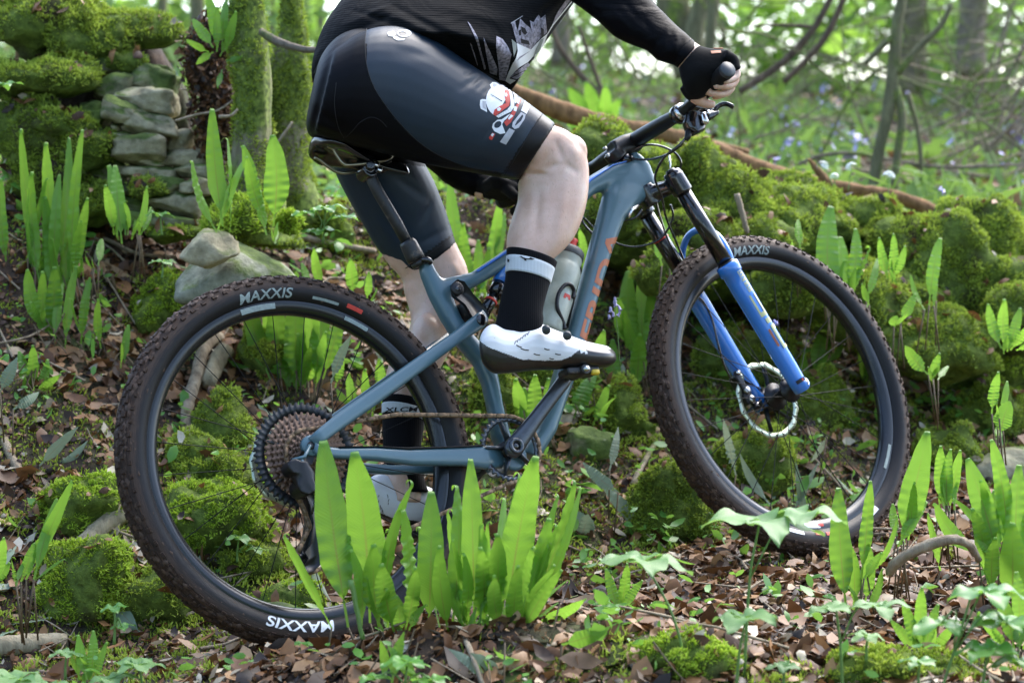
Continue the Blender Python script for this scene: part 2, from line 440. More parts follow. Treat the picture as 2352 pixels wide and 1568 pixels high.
def m_mossbase(name, a, b):
    k = NT(name); v = k.coord('Object'); f = k.noise(v, 45, 6, .65); g = k.noise(v, 7, 4)
    col = k.ramp(f, [(.3, a), (.7, b)]); col = k.mix(k.ramp(g, [(.55, (0, 0, 0)), (.7, (1, 1, 1))]), col, (.045, .032, .02))
    return k.done(k.bsdf(col, .9, .2, 0, k.bump(f, .9, .02)))
M['moss_base'] = m_mossbase('moss_base', (.05, .075, .014), (.17, .24, .04))

def m_stone(name, c1, c2, moss=.5):
    k = NT(name); v = k.coord('Object'); f = k.noise(v, 26, 8, .65); g = k.noise(v, 7, 5, .6)
    col = k.ramp(f, [(.3, c1), (.7, c2)])
    ge = k.n('ShaderNodeNewGeometry'); sp = k.n('ShaderNodeSeparateXYZ'); k.l(ge.outputs['Normal'], sp.inputs[0])
    mk = k.ramp(k.math('ADD', g, k.math('MULTIPLY', sp.outputs[2], .22)), [(.80 - moss * .4, (0, 0, 0)), (.90 - moss * .4, (1, 1, 1))])
    col = k.mix(mk, col, k.ramp(f, [(.35, (.04, .065, .015)), (.7, (.15, .21, .045))]))
    lich = k.ramp(k.voro(v, 30), [(.06, (1, 1, 1)), (.13, (0, 0, 0))]); col = k.mix(k.math('MULTIPLY', lich, .35), col, (.42, .43, .33))
    return k.done(k.bsdf(col, .85, .3, 0, k.bump(f, .8, .012)))
M['stone'] = m_stone('limestone', (.17, .15, .09), (.52, .47, .31), .42)
M['stone_mossy'] = m_stone('mossy_limestone', (.10, .10, .055), (.34, .33, .2), .95)
M['stone_grey'] = m_stone('grey_slab_stone', (.13, .14, .10), (.40, .41, .32), .55)

def m_bark(name, c1, c2, moss=.5, mosscol=((.05, .08, .015), (.24, .32, .06))):
    k = NT(name); v = k.coord('Object', (1, 1, .22)); f = k.noise(v, 40, 8, .7); v2 = k.coord('Object'); g = k.noise(v2, 6, 6, .6)
    col = k.ramp(f, [(.32, c1), (.68, c2)])
    mk = k.ramp(g, [(.62 - moss * .3, (0, 0, 0)), (.72 - moss * .3, (1, 1, 1))])
    col = k.mix(mk, col, k.ramp(k.noise(v2, 70, 4), [(.35, mosscol[0]), (.7, mosscol[1])]))
    return k.done(k.bsdf(col, .85, .25, 0, k.bump(f, .8, .015)))
M['bark_moss'] = m_bark('mossy_bark', (.10, .085, .05), (.30, .28, .18), .75)
M['bark'] = m_bark('brown_bark', (.09, .075, .055), (.24, .20, .15), .25)
M['bark_green'] = m_bark('greenish_bark', (.085, .08, .045), (.21, .20, .11), .35)
M['twig'] = m_bark('pale_twig', (.16, .12, .08), (.46, .38, .27), .08)
M['twig_dark'] = m_bark('dark_twig', (.05, .035, .025), (.17, .12, .085), .12)
M['log_rot'] = m_bark('rotten_log', (.10, .05, .022), (.34, .19, .085), -.05)
M['log_pale'] = m_bark('pale_log', (.24, .20, .13), (.50, .43, .29), -.1)

def m_leaf(name, a, b, transl=.45, rough=.42, vein=True, spec=.5, rib=(.19, .13, .05)):
    k = NT(name); r = k.attr('rnd'); uv = k.n('ShaderNodeUVMap'); v = k.coord('Object'); f = k.noise(v, 22, 3)
    col = k.mix(k.math('ADD', k.math('MULTIPLY', r, .7), k.math('MULTIPLY', f, .3)), a, b)
    nm = None
    if vein:
        sx = k.n('ShaderNodeSeparateXYZ'); k.l(uv.outputs[0], sx.inputs[0])
        e = k.math('ABSOLUTE', k.math('SUBTRACT', sx.outputs[0], .5))
        mid = k.ramp(e, [(.0, (1, 1, 1)), (.045, (0, 0, 0))])
        low = k.ramp(sx.outputs[1], [(.25, (1, 1, 1)), (.75, (.15, .15, .15))])
        col = k.mix(k.math('MULTIPLY', mid, low), col, rib)
        w = k.math('SINE', k.math('MULTIPLY', k.math('ADD', sx.outputs[1], k.math('MULTIPLY', e, -.12)), 340.0))
        nm = k.bump(k.math('ADD', w, k.math('MULTIPLY', k.noise(v, 70, 3), 3.0)), .22, .0022)
    d = k.bsdf(col, rough, spec, 0, nm, 0.0); t = k.n('ShaderNodeBsdfTranslucent')
    tc = k.mix(.45, col, (.34, .56, .07), 'MIX') if transl > .3 else col
    k.l(tc, t.inputs[0])
    mx = k.n('ShaderNodeMixShader'); mx.inputs[0].default_value = transl; k.l(d, mx.inputs[1]); k.l(t.outputs[0], mx.inputs[2])
    return k.done(mx.outputs[0])
M['frond'] = m_leaf('harts_tongue_frond', (.085, .24, .022), (.22, .45, .045), .48, .28)
M['frond_old'] = m_leaf('weathered_frond', (.16, .24, .15), (.30, .36, .25), .25, .45, rib=(.25, .2, .12))
M['herb'] = m_leaf('herb_leaf', (.07, .22, .035), (.15, .36, .06), .42, .34, vein=False)
M['herb_pale'] = m_leaf('pale_herb_leaf', (.13, .28, .09), (.24, .42, .14), .4, .40, vein=True, rib=(.25, .42, .15))
M['cover'] = m_leaf('undergrowth_leaf', (.065, .135, .035), (.20, .31, .10), .35, .7, vein=False, spec=.15)
M['canopy'] = m_leaf('canopy_leaf', (.18, .36, .04), (.36, .54, .09), .58, .6, vein=False)
M['screen_leaf'] = m_leaf('dark_screen_leaf', (.035, .075, .015), (.08, .13, .03), .3, .5, vein=False)  # leaves of the unseen screen that holds back sky light behind the camera
M['stem'] = simple('green_stem', (.13, .24, .05), .5, var=.2)
M['stalk'] = simple('brown_stalk', (.11, .075, .035), .6, var=.3)
M['petal_white'] = simple('white_petal', (.82, .85, .83), .5, var=.04)
M['petal_blue'] = simple('bluebell_petal', (.40, .36, .62), .5, var=.15)

def m_litter():
    k = NT('dead_leaves'); r = k.attr('rnd')
    col = k.ramp(r, [(0, (.025, .014, .008)), (.22, (.075, .034, .014)), (.42, (.17, .072, .024)), (.60, (.30, .145, .055)), (.76, (.42, .25, .12)), (.88, (.34, .29, .20)), (1, (.66, .58, .44))])
    v = k.coord('Object'); f = k.noise(v, 60, 4, .6); col = k.mix(.55, col, k.ramp(f, [(.3, (.35, .35, .35)), (.7, (1, 1, 1))]), 'MULTIPLY')
    d = k.bsdf(col, .5, .4); t = k.n('ShaderNodeBsdfTranslucent'); k.l(col, t.inputs[0])
    mx = k.n('ShaderNodeMixShader'); mx.inputs[0].default_value = .12; k.l(d, mx.inputs[1]); k.l(t.outputs[0], mx.inputs[2])
    return k.done(mx.outputs[0])
M['litter'] = m_litter()
def m_ground():
    k = NT('forest_soil'); v = k.coord('Object'); f = k.noise(v, 30, 8, .7); g = k.noise(v, 2.2, 5)
    col = k.ramp(f, [(.3, (.018, .012, .009)), (.55, (.055, .035, .024)), (.75, (.13, .085, .055))])
    m = k.ramp(f, [(.3, (.02, .035, .01)), (.7, (.10, .14, .03))]); col = k.mix(k.ramp(g, [(.5, (0, 0, 0)), (.62, (1, 1, 1))]), col, m)
    return k.done(k.bsdf(col, .85, .3, 0, k.bump(f, .9, .02)))
M['ground'] = m_ground()
# ------------------------------------------------------------------ ground
P0 = np.array([-0.352, 4.086]); TD = np.array([0.8635, 0.5043]); ND = np.array([-0.5043, 0.8635])
def sq(X, Y):
    dx, dy = X - P0[0], Y - P0[1]
    return dx * TD[0] + dy * TD[1], dx * ND[0] + dy * ND[1]
def Hbase(X, Y):
    s, q = sq(X, Y)
    z = .0757 * np.clip(s, -1.6, 2.2)
    b = np.clip(q - .30, 0, 1.32); k = b * b / (b + .10)
    z = z + k * (.66 - .05 * np.clip(s, -1, 3))
    up = np.clip(q - 1.62, 0, 12.5); z = z + .118 * up
    z = z - .06 * np.clip(q - 14, 0, 200)
    z = z + .10 * np.exp(-(((X - .02) / .42) ** 2 + ((Y - 3.74) / .20) ** 2))
    z = z - .05 * np.clip(3.4 - Y, 0, 8)
    return z
def H(X, Y):
    X = np.asarray(X, float); Y = np.asarray(Y, float); sh = X.shape
    x, y = X.ravel(), Y.ravel(); s, q = sq(x, y)
    P = np.stack([x, y, np.zeros_like(x)], 1)
    amp = .008 + .045 * np.clip((q - .2) / .8, 0, 1) + .10 * np.clip((q - 3) / 5, 0, 1)
    n = fbm(P, 2.4, 3, 5) * amp + fbm(P, 11, 3, 9) * (.004 + .012 * np.clip((q - .2) / .6, 0, 1))
    return (Hbase(x, y) + n).reshape(sh)
def hit(px, py, far=60):
    r = ray(px, py); ds = np.concatenate([np.linspace(2.6, 9, 260), np.linspace(9.05, far, 400)])
    X = r.x * ds; Y = r.y * ds; Z = CAM_H + r.z * ds; below = Z < H(X, Y)
    if not below.any(): return at(px, py, far)
    i = int(below.argmax()); return at(px, py, float(ds[i]))
def gz(x, y): return float(H(np.array([x]), np.array([y]))[0])

def spaced(a, b, step, grow, far_lo, far_hi):
    mid = np.arange(a, b + 1e-6, step); out = [mid]
    s, v, up = step, b, []
    while v < far_hi: s *= grow; v += s; up.append(v)
    s, v, dn = step, a, []
    while v > far_lo: s *= grow; v -= s; dn.append(v)
    return np.concatenate([dn[::-1], mid, up])
gx = spaced(-1.7, 2.1, .02, 1.07, -70, 75); gy = spaced(3.3, 7.3, .02, 1.06, -12, 110)
GX, GY = np.meshgrid(gx, gy); GZ = H(GX, GY)
nx, ny = len(gx), len(gy)
idx = np.arange(nx * ny).reshape(ny, nx)
GF = np.stack([idx[:-1, :-1], idx[:-1, 1:], idx[1:, 1:], idx[1:, :-1]], -1).reshape(-1, 4)
own('forest_floor', np.stack([GX.ravel(), GY.ravel(), GZ.ravel()], 1), GF, M['ground'], (0, 0, 0), 'dark woodland soil bank and trail under leaf litter and moss', None, None, 'structure')

# ------------------------------------------------------------------ scatter builders
def rot_frames(n, N=None, tilt=1.0):
    """random frames (u, v, w) about normals N"""
    if N is None: N = np.tile([0, 0, 1.0], (n, 1))
    w = N + RNG.normal(0, tilt, (n, 3)) * .35; w /= np.linalg.norm(w, axis=1)[:, None]
    a = RNG.normal(0, 1, (n, 3)); u = a - w * (a * w).sum(1)[:, None]; u /= np.linalg.norm(u, axis=1)[:, None]
    return u, np.cross(w, u), w
LEAF_T = np.array([(-1, 0, .10), (-.45, .42, .0), (.35, .45, .02), (1, 0, .16), (.35, -.45, .02), (-.45, -.42, 0), (0, 0, -.10)])
LEAF_F = np.array([(0, 1, 6), (1, 2, 6), (2, 3, 6), (3, 4, 6), (4, 5, 6), (5, 0, 6)])
def leaves(P, size, N=None, tilt=1.0, curl=1.0, rnd=None, tpl=LEAF_T, fac=LEAF_F, up=0.0, width=1.0):
    n = len(P); u, v, w = rot_frames(n, N, tilt)
    if up: u = u * (1 - up) + np.array([0, 0, up]); u /= np.linalg.norm(u, axis=1)[:, None]; v = np.cross(w, u); v /= np.linalg.norm(v, axis=1)[:, None]; w = np.cross(u, v)
    S = (size * np.clip(RNG.lognormal(-.18, .38, n), .35, 1.9))[:, None, None]; c = (curl * RNG.uniform(.2, 2.2, n) * RNG.choice([-1, 1], n))[:, None, None]
    T = tpl[None]; V = P[:, None] + S * (T[..., 0:1] * u[:, None] + T[..., 1:2] * width * v[:, None] + c * T[..., 2:3] * w[:, None])
    F = (fac[None] + (np.arange(n) * len(tpl))[:, None, None]).reshape(-1, fac.shape[1])
    r = RNG.random(n) if rnd is None else rnd
    uv = np.tile(np.stack([tpl[:, 1] + .5, (tpl[:, 0] + 1) / 2], 1), (n, 1))
    return V.reshape(-1, 3), F, np.repeat(r, len(tpl)), uv
def blades(P, N, L, W, spread=.8, rnd=None):
    n = len(P); d = N + RNG.normal(0, spread, (n, 3)) * .6; d /= np.linalg.norm(d, axis=1)[:, None]
    a = RNG.normal(0, 1, (n, 3)); s = np.cross(d, a); s /= np.linalg.norm(s, axis=1)[:, None]
    l = (L * RNG.uniform(.5, 1.3, n))[:, None]; w = (W * RNG.uniform(.6, 1.3, n))[:, None]
    bnd = np.cross(s, d) * l * .3
    V = np.stack([P - s * w / 2, P + s * w / 2, P + d * l * .6 + s * w * .45 + bnd * .3, P + d * l + bnd], 1).reshape(-1, 3)
    F = np.arange(n * 4).reshape(n, 4); r = RNG.random(n) if rnd is None else rnd
    return V, F, np.repeat(r, 4), np.tile([0, 0, .6, 1.0], n)
def surf_sample(V, F, n):
    F = np.asarray(F)
    if F.shape[1] == 4: F = np.concatenate([F[:, [0, 1, 2]], F[:, [0, 2, 3]]])
    a, b, c = V[F[:, 0]], V[F[:, 1]], V[F[:, 2]]; cr = np.cross(b - a, c - a); ar = np.linalg.norm(cr, axis=1)
    i = RNG.choice(len(F), n, p=ar / ar.sum()); r1, r2 = np.sqrt(RNG.random(n)), RNG.random(n)
    P = a[i] * (1 - r1)[:, None] + b[i] * (r1 * (1 - r2))[:, None] + c[i] * (r1 * r2)[:, None]
    return P, cr[i] / ar[i][:, None], ar.sum() / 2
def ground_normals(P, e=.03):
    x, y = P[:, 0], P[:, 1]; hx = (H(x + e, y) - H(x - e, y)) / (2 * e); hy = (H(x, y + e) - H(x, y - e)) / (2 * e)
    N = np.stack([-hx, -hy, np.ones_like(hx)], 1); return N / np.linalg.norm(N, axis=1)[:, None]
def in_view(P, mx=120, my=160):
    d = P - np.array(CAMP); z = d @ np.array(cF); px = 1176 + FPX * d[:, 0] / z; py = 784 - FPX * (d @ np.array(cU)) / z
    return (z > 1) & (px > -mx) & (px < 2352 + mx) & (py > -my) & (py < 1568 + my), px, py
def ground_points(n, x0, x1, y0, y1, keep=None):
    x = RNG.uniform(x0, x1, n); y = RNG.uniform(y0, y1, n); P = np.stack([x, y, H(x, y)], 1)
    v, px, py = in_view(P, 560, 260); P, px, py = P[v], px[v], py[v]
    if keep is not None: P = P[keep(P)]
    return P

# ------------------------------------------------------------------ leaf litter, moss and undergrowth (uncountable)
def moss_mask(P):
    s, q = sq(P[:, 0], P[:, 1]); f = fbm(P, 3.1, 3, 31)
    want = -.30 + .85 * np.clip((s - .55) / .5, 0, 1) * np.clip((q - .32) / .25, 0, 1) + .25 * np.clip((q - 1.2) / .4, 0, 1)
    want = np.where(q < .22, -.75, want)
    return f + want
def litter_keep(P):
    bare = fbm(P, 4.2, 3, 71) > .42
    m = moss_mask(P); s, q = sq(P[:, 0], P[:, 1])
    return ((m < .12) | (RNG.random(len(P)) < .42)) & (~bare | (RNG.random(len(P)) < .3))
P = ground_points(36000, -2.6, 3.1, 3.2, 7.0, litter_keep)
pr = RNG.random(len(P)); s_, q_ = sq(P[:, 0], P[:, 1])
P[:, 2] += .004 + RNG.random(len(P)) * .014
V, F, r, uv = leaves(P, .024, ground_normals(P), 1.2, 1.1, np.clip(RNG.normal(.48, .27, len(P)), 0, 1))
own('leaf_litter', V, F, M['litter'], (0, 4.5, 0), 'brown and tan dead leaves strewn over the bank and trail', 'leaf litter', None, 'stuff', smooth=False, rnd=r, uv=uv)
P = ground_points(34000, -2.4, 3.0, 3.2, 6.6, litter_keep); P[:, 2] += .003 + RNG.random(len(P)) * .010
V, F, r, uv = leaves(P, .013, ground_normals(P), 2.2, 2.2, np.clip(RNG.normal(.36, .24, len(P)), 0, 1))
own('torn_leaves', V, F, M['litter'], (0, 4.5, 0), 'torn and curled dead leaf pieces between the larger leaves', 'leaf litter', None, 'stuff', smooth=False, rnd=r, uv=uv)
# crumbs: small bits of leaf and bark
P = ground_points(66000, -2.1, 2.6, 3.25, 6.2); P[:, 2] += .002 + RNG.random(len(P)) * .008
V, F, r, uv = leaves(P, .0075, ground_normals(P), 1.8, 1.5, np.clip(RNG.normal(.42, .27, len(P)), 0, 1))
own('leaf_crumbs', V, F, M['litter'], (0, 4.5, 0), 'small broken leaf and bark crumbs covering the trail', 'leaf litter', None, 'stuff', smooth=False, rnd=r, uv=uv)
# litter behind the wall
P = ground_points(9000, -5, 6, 6.8, 17); P[:, 2] += .01
V, F, r, uv = leaves(P, .05, None, 1.2, 1.2, np.clip(RNG.normal(.45, .22, len(P)), 0, 1))
own('upper_leaf_litter', V, F, M['litter'], (0, 10, 0), 'pale dead leaves on the woodland slope beyond the mossy wall', 'leaf litter', None, 'stuff', smooth=False, rnd=r, uv=uv)
# short mossy fringe on trail edges
P = ground_points(26000, -1.9, 2.4, 3.3, 5.0, lambda P: (fbm(P, 5, 2, 77) > .38))
V, F, r, t = blades(P, ground_normals(P), .012, .004, .9)
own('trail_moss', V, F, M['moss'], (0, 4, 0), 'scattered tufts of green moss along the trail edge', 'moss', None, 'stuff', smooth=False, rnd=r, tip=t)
# undergrowth beyond the wall
STRAP = np.array([(-1, -.06, 0), (-1, .06, 0), (0, .13, .30), (0, -.13, .30), (1, .015, .0), (1, -.015, .0)]); STRAP_F = np.array([(0, 3, 2, 1), (3, 5, 4, 2)])
def cover(n, x0, x1, y0, y1, size, name, label, mat, up, width=1.0, thr=-.2, tpl=LEAF_T, fac=LEAF_F):
    P = ground_points(n, x0, x1, y0, y1, lambda P: (fbm(P, 1.3, 3, 90) > thr)); P[:, 2] += size * (.2 + .8 * RNG.random(len(P)))
    V, F, r, uv = leaves(P, size, None, 1.7, 1.2, None, tpl, fac, up, width)
    own(name, V, F, mat, (0, y0, 0), label, 'undergrowth', None, 'stuff', smooth=False, rnd=r, uv=uv)
cover(17000, -5, 7, 6.75, 19, .05, 'woodland_herbs', 'low green leaves covering the slope beyond the wall', M['cover'], .15, 1.0)
cover(20000, -5, 7, 6.75, 19, .085, 'bluebell_leaves', 'long thin bluebell leaves on the slope beyond the wall', M['cover'], .4, 1.0, -.35, STRAP, STRAP_F)
P = ground_points(1500, -2, 7, 7.4, 18, lambda P: fbm(P, .9, 2, 55) > .0); P[:, 2] += RNG.uniform(.10, .24, len(P))
P = np.repeat(P[::2], 4, 0); P = P + RNG.normal(0, .018, P.shape)
V, F, r, uv = leaves(P, .016, None, 2.5, 1)
own('bluebell_drift', V, F, M['petal_blue'], (0, 8, 0), 'drift of small violet bluebell flowers dotting the far slope', 'bluebells', None, 'stuff', smooth=False, rnd=r, uv=uv)
# small seedlings and rosettes near the trail
P = ground_points(550, -1.9, 2.4, 3.3, 6.4, lambda P: (fbm(P, 3.3, 2, 66) > .1)); P = np.repeat(P, 3, 0); P += RNG.normal(0, .012, P.shape); P[:, 2] += RNG.uniform(.012, .05, len(P))
V, F, r, uv = leaves(P, .017, None, 1.5, .8)
own('seedlings', V, F, M['herb'], (0, 4, 0), 'tiny bright green seedlings sprouting through the leaf litter', 'seedlings', None, 'stuff', smooth=False, rnd=r, uv=uv)
# fine twigs in the litter
def twig_mass(n, x0, x1, y0, y1, L, R, name, label, mat, lift=.012, keep=None):
    P = ground_points(n, x0, x1, y0, y1, keep); Vs, Fs, c = [], [], 0
    for p in P:
        a = RNG.uniform(0, PI); l = L * RNG.uniform(.4, 1.4); d = np.array([math.cos(a), math.sin(a), RNG.normal(0, .25)]) * l
        a3 = p + np.array([0, 0, lift]); b3 = a3 + d; b3[2] = gz(b3[0], b3[1]) + lift + RNG.uniform(0, .02); m3 = (a3 + b3) / 2 + RNG.normal(0, .05 * l, 3)
        r_ = R * RNG.uniform(.6, 1.4); v, f = tube([a3, m3, b3], [r_, r_ * .8, r_ * .5], 4, cap=False)
        Vs += v; Fs += [tuple(i + c for i in q) for q in f]; c += len(v)
    own(name, Vs, Fs, mat, (0, y0, 0), label, 'twigs', None, 'stuff')
twig_mass(420, -1.9, 2.4, 3.3, 6.2, .09, .0016, 'twig_litter', 'thin brown twigs lying in the leaf litter', M['twig'])
twig_mass(170, -1.9, 2.4, 3.4, 6.0, .17, .0034, 'stick_litter', 'pale bark sticks scattered on the leafy bank', M['twig'], .018)
twig_mass(260, -3, 6, 7, 15, .5, .006, 'fallen_twigs', 'long grey twigs lying on the slope beyond the wall', M['twig'], .06)

# ------------------------------------------------------------------ stones, moss cushions
def rock_shape(sub, rx, ry, rz, seed, ang=.6, rough=.06, boxy=.0, planes=9, hlo=.62):
    V, F = ICO[sub]; V = V.copy(); rr = np.random.default_rng(seed)
    if boxy: V = np.sign(V) * np.abs(V) ** (1 - boxy); V /= np.max(np.abs(V), axis=1)[:, None] ** .55
    for _ in range(planes):                                          # planed facets
        n = rr.normal(0, 1, 3); n /= np.linalg.norm(n); h = rr.uniform(hlo, .88); d = V @ n; m = d > h; V[m] -= np.outer((d[m] - h) * ang, n)
    V = V * np.array([rx, ry, rz]); L = max(rx, ry, rz)
    nrm = V / (np.linalg.norm(V, axis=1)[:, None] + 1e-9)
    V = V + nrm * (fbm(V + seed * 3.1, 1.6 / L, 4, seed) * rough * L)[:, None]
    return V, F
ROCKS = []; ONMOSS = []
def cushion(x0, y0, x1, y1, d=None, seed=0, name='mossy_rock', parent=None, label=None, cat='rock', mat='moss', dens=95000, L=.012, depth=.8, sub=4, back=.35):
    cx, cy = (x0 + x1) / 2, (y0 + y1) / 2
    if d is None: d = (hit(cx, min(y1 - 6, 1560)) - CAMP).dot(cF)
    if parent is None: y1 = y1 + (y1 - y0) * .45; x0, x1 = x0 - (x1 - x0) * .06, x1 + (x1 - x0) * .06; cy = (y0 + y1) / 2
    rx, rz = (x1 - x0) / 2 * d / FPX, (y1 - y0) / 2 * d / FPX; ry = rx * depth if rx < .35 else .3
    c = at(cx, cy, d + ry * back); V, F = rock_shape(sub, rx, ry, rz, seed, .6, .26 if parent is None else .14)
    un = V / (np.linalg.norm(V, axis=1)[:, None] + 1e-9); V = V + un * (fbm(V + seed, 9, 3, seed + 1) * .022)[:, None]; V[:, 0] += fbm(V + 7, 6, 2, seed) * .02
    s = max(rx, rz); nn = V / (np.linalg.norm(V, axis=1)[:, None]); V = V + nn * (fbm(V, 20, 2, seed + 3) * .008)[:, None]
    W = V + np.array(c)
    S, N, A = surf_sample(W, F, int(A0) if (A0 := dens * 2.6 * (rx * ry + rx * rz + ry * rz) * 1.4) > 50 else 50)
    k = (N[:, 2] > -.35) & (N[:, 1] < .55); S, N = S[k], N[k]
    n = fbm(S, 26, 3, seed); n2 = fbm(S, 9, 2, seed + 8)
    k = n > -.42; S, N, n, n2 = S[k], N[k], n[k], n2[k]
    S = S + N * (np.clip(n, -.6, 1) * .017)[:, None]; N2 = N + np.array([0, 0, .25])
    up = np.nonzero((N[:, 2] > .25) & (N[:, 1] < .3))[0]; up = RNG.choice(up, min(len(up), 3 + int(90 * rx)), replace=False) if len(up) else up
    ONMOSS.append((S[up] + N[up] * .010, N[up]))
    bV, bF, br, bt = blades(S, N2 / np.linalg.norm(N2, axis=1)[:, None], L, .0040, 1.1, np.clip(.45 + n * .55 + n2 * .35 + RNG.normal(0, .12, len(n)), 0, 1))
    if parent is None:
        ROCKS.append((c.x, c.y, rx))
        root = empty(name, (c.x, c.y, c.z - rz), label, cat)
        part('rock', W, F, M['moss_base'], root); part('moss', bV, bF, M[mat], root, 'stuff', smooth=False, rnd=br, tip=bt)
        return root
    o = part('moss_cushion', W, F, M['moss_base'], parent, None)
    q = part('moss', bV, bF, M[mat], o, 'stuff', smooth=False, rnd=br, tip=bt); return o
def stone(x0, y0, x1, y1, d, seed, mat, parent, name='stone', rot=0.0):
    k = d / FPX; rx, rz = (x1 - x0) / 2 * k * 1.10, (y1 - y0) / 2 * k * 1.0; ry = max(rx * .8, .06); rr = np.random.default_rng(seed)
    V, F = ICO[4]; V = V.copy(); V = V / (np.abs(V) ** 5).sum(1)[:, None] ** .2                      # rounded block
    for _ in range(5):
        n = rr.normal(0, 1, 3) * [1, 1, .8]; n /= np.linalg.norm(n); h = rr.uniform(.86, 1.05); e = V @ n; m = e > h; V[m] -= np.outer((e[m] - h), n)
    V[:, 2] *= 1 + .28 * rr.uniform(-1, 1) * V[:, 0]; V[:, 2] += .22 * rr.uniform(-1, 1) * V[:, 0]
    V = V * np.array([rx, ry, rz]); V = V + (V / np.linalg.norm(V, axis=1)[:, None]) * (fbm(V + seed, 26, 5, seed, .6) * .009)[:, None]
    if rot: c_, s_ = math.cos(rot), math.sin(rot); V = np.stack([V[:, 0] * c_ - V[:, 2] * s_, V[:, 1], V[:, 0] * s_ + V[:, 2] * c_], 1)
    c = at((x0 + x1) / 2, (y0 + y1) / 2, d + ry * .8)
    return part(name, V + np.array(c), F, mat, parent)
# --- dry stone wall at the left
WD = 5.45
wall = empty('dry_stone_wall', tuple(at(330, 520, WD + .2)), 'tumbledown dry stone wall of flat stones under thick moss beside the mossy tree', 'wall')
Z = .339
for i, (a, b, c, d_, m, dz) in enumerate([
    (672, 510, 905, 695, 1, .06), (905, 465, 1205, 640, 1, .08), (815, 600, 1180, 765, 0, .03), (720, 688, 992, 845, 0, 0), (560, 690, 722, 800, 1, .05),
    (590, 740, 725, 850, 1, .04), (850, 770, 1210, 935, 0, 0), (690, 890, 905, 965, 0, .02), (770, 850, 835, 895, 0, .03), (795, 918, 1122, 1100, 0, -.02),
    (1150, 885, 1310, 1040, 0, .05), (1120, 1020, 1405, 1130, 0, .03), (945, 1070, 1135, 1142, 0, .02), (845, 1128, 1195, 1222, 0, 0), (1190, 1108, 1465, 1212, 0, .0),
    (1005, 1200, 1260, 1312, 1, -.02), (1225, 1208, 1455, 1322, 0, -.03), (1035, 1300, 1355, 1455, 0, -.02), (640, 380, 985, 505, 1, .10), (960, 440, 1180, 520, 1, .12),
    (870, 1450, 1370, 1570, 1, -.04), (1290, 860, 1420, 1010, 1, .12), (1350, 1320, 1500, 1440, 1, .06), (540, 850, 700, 960, 1, .10), (600, 1100, 850, 1240, 1, .05),
    (640, 960, 800, 1060, 1, .06), (700, 1240, 1000, 1330, 1, .03), (680, 1330, 1010, 1450, 1, .03)]):
    stone(a * Z, b * Z, c * Z, d_ * Z, WD + dz, 100 + i, M['stone_mossy'] if m else M['stone'], wall, rot=RNG.normal(-.08, .08))
core = []
for i, (a, b, c, d_) in enumerate([(40, 70, 420, 330), (200, 150, 470, 520), (0, 200, 300, 480)]):
    V, F = rock_shape(3, (c - a) / 2 * WD / FPX, .16, (d_ - b) / 2 * WD / FPX, 300 + i, .4, .04, .4); core.append((V + np.array(at((a + c) / 2, (b + d_) / 2, WD + .36)), F))
V, F = merge(core); part('rubble_core', V, F, M['ground'], wall, label='dark earth and rubble seen in the gaps of the wall')
for i, (a, b, c, d_, dd, mt) in enumerate([
    (-60, -40, 260, 130, .12, 'moss'), (70, 20, 330, 150, .10, 'moss'), (180, 40, 410, 118, .16, 'moss'), (-40, 130, 225, 235, .02, 'moss'), (-40, 225, 170, 380, .0, 'moss_dark'),
    (60, 250, 215, 330, -.02, 'moss_dark'), (110, 290, 262, 390, .0, 'moss'), (280, 410, 375, 462, -.04, 'moss'), (30, 330, 230, 480, .0, 'moss_dark'), (150, 420, 290, 530, -.02, 'moss_dark'), (215, 112, 330, 165, .08, 'moss_dark'), (350, 512, 470, 556, -.06, 'moss_bright')]):
    cushion(a, b, c, d_, WD + dd, 400 + i, parent=wall, mat=mt, sub=4, dens=80000)
# --- moss grown wall running on to the right
wall2 = empty('mossy_wall', tuple(at(1850, 700, 6.0)), 'low collapsed wall wholly grown over with deep green moss behind the front wheel', 'wall')
for i, (a, b, c, d_, dd, mt) in enumerate([
    (1500, 420, 2000, 760, 5.95, 'moss_dark'), (1950, 520, 2500, 1000, 6.0, 'moss_dark'), (1300, 330, 1620, 640, 5.9, 'moss_dark'), (1640, 430, 1900, 640, 5.75, 'moss'), (2040, 500, 2300, 760, 5.8, 'moss'), (2000, 700, 2300, 900, 5.55, 'moss_dark'), (1820, 600, 2080, 800, 5.6, 'moss'),
    (1296, 276, 1470, 420, 5.75, 'moss'), (1380, 310, 1560, 470, 5.72, 'moss'), (1500, 340, 1700, 500, 5.8, 'moss'), (1560, 390, 1800, 560, 5.78, 'moss'),
    (1735, 434, 1960, 590, 5.85, 'moss'), (1860, 455, 2075, 600, 5.95, 'moss'), (1960, 510, 2190, 660, 5.85, 'moss'), (1640, 500, 1860, 640, 5.6, 'moss_dark'),
    (2140, 462, 2380, 640, 6.0, 'moss'), (2150, 600, 2420, 760, 5.8, 'moss_dark'), (1960, 620, 2180, 760, 5.7, 'moss_dark'), (2250, 640, 2440, 830, 5.65, 'moss_dark'),
    (1500, 470, 1660, 600, 5.55, 'moss_dark'), (1340, 400, 1500, 560, 5.6, 'moss_dark'), (1440, 560, 1600, 700, 5.4, 'moss_dark'), (1700, 600, 1900, 740, 5.45, 'moss_dark')]):
    cushion(a, b, c, d_, dd, 430 + i, parent=wall2, mat=mt, sub=4, dens=70000)
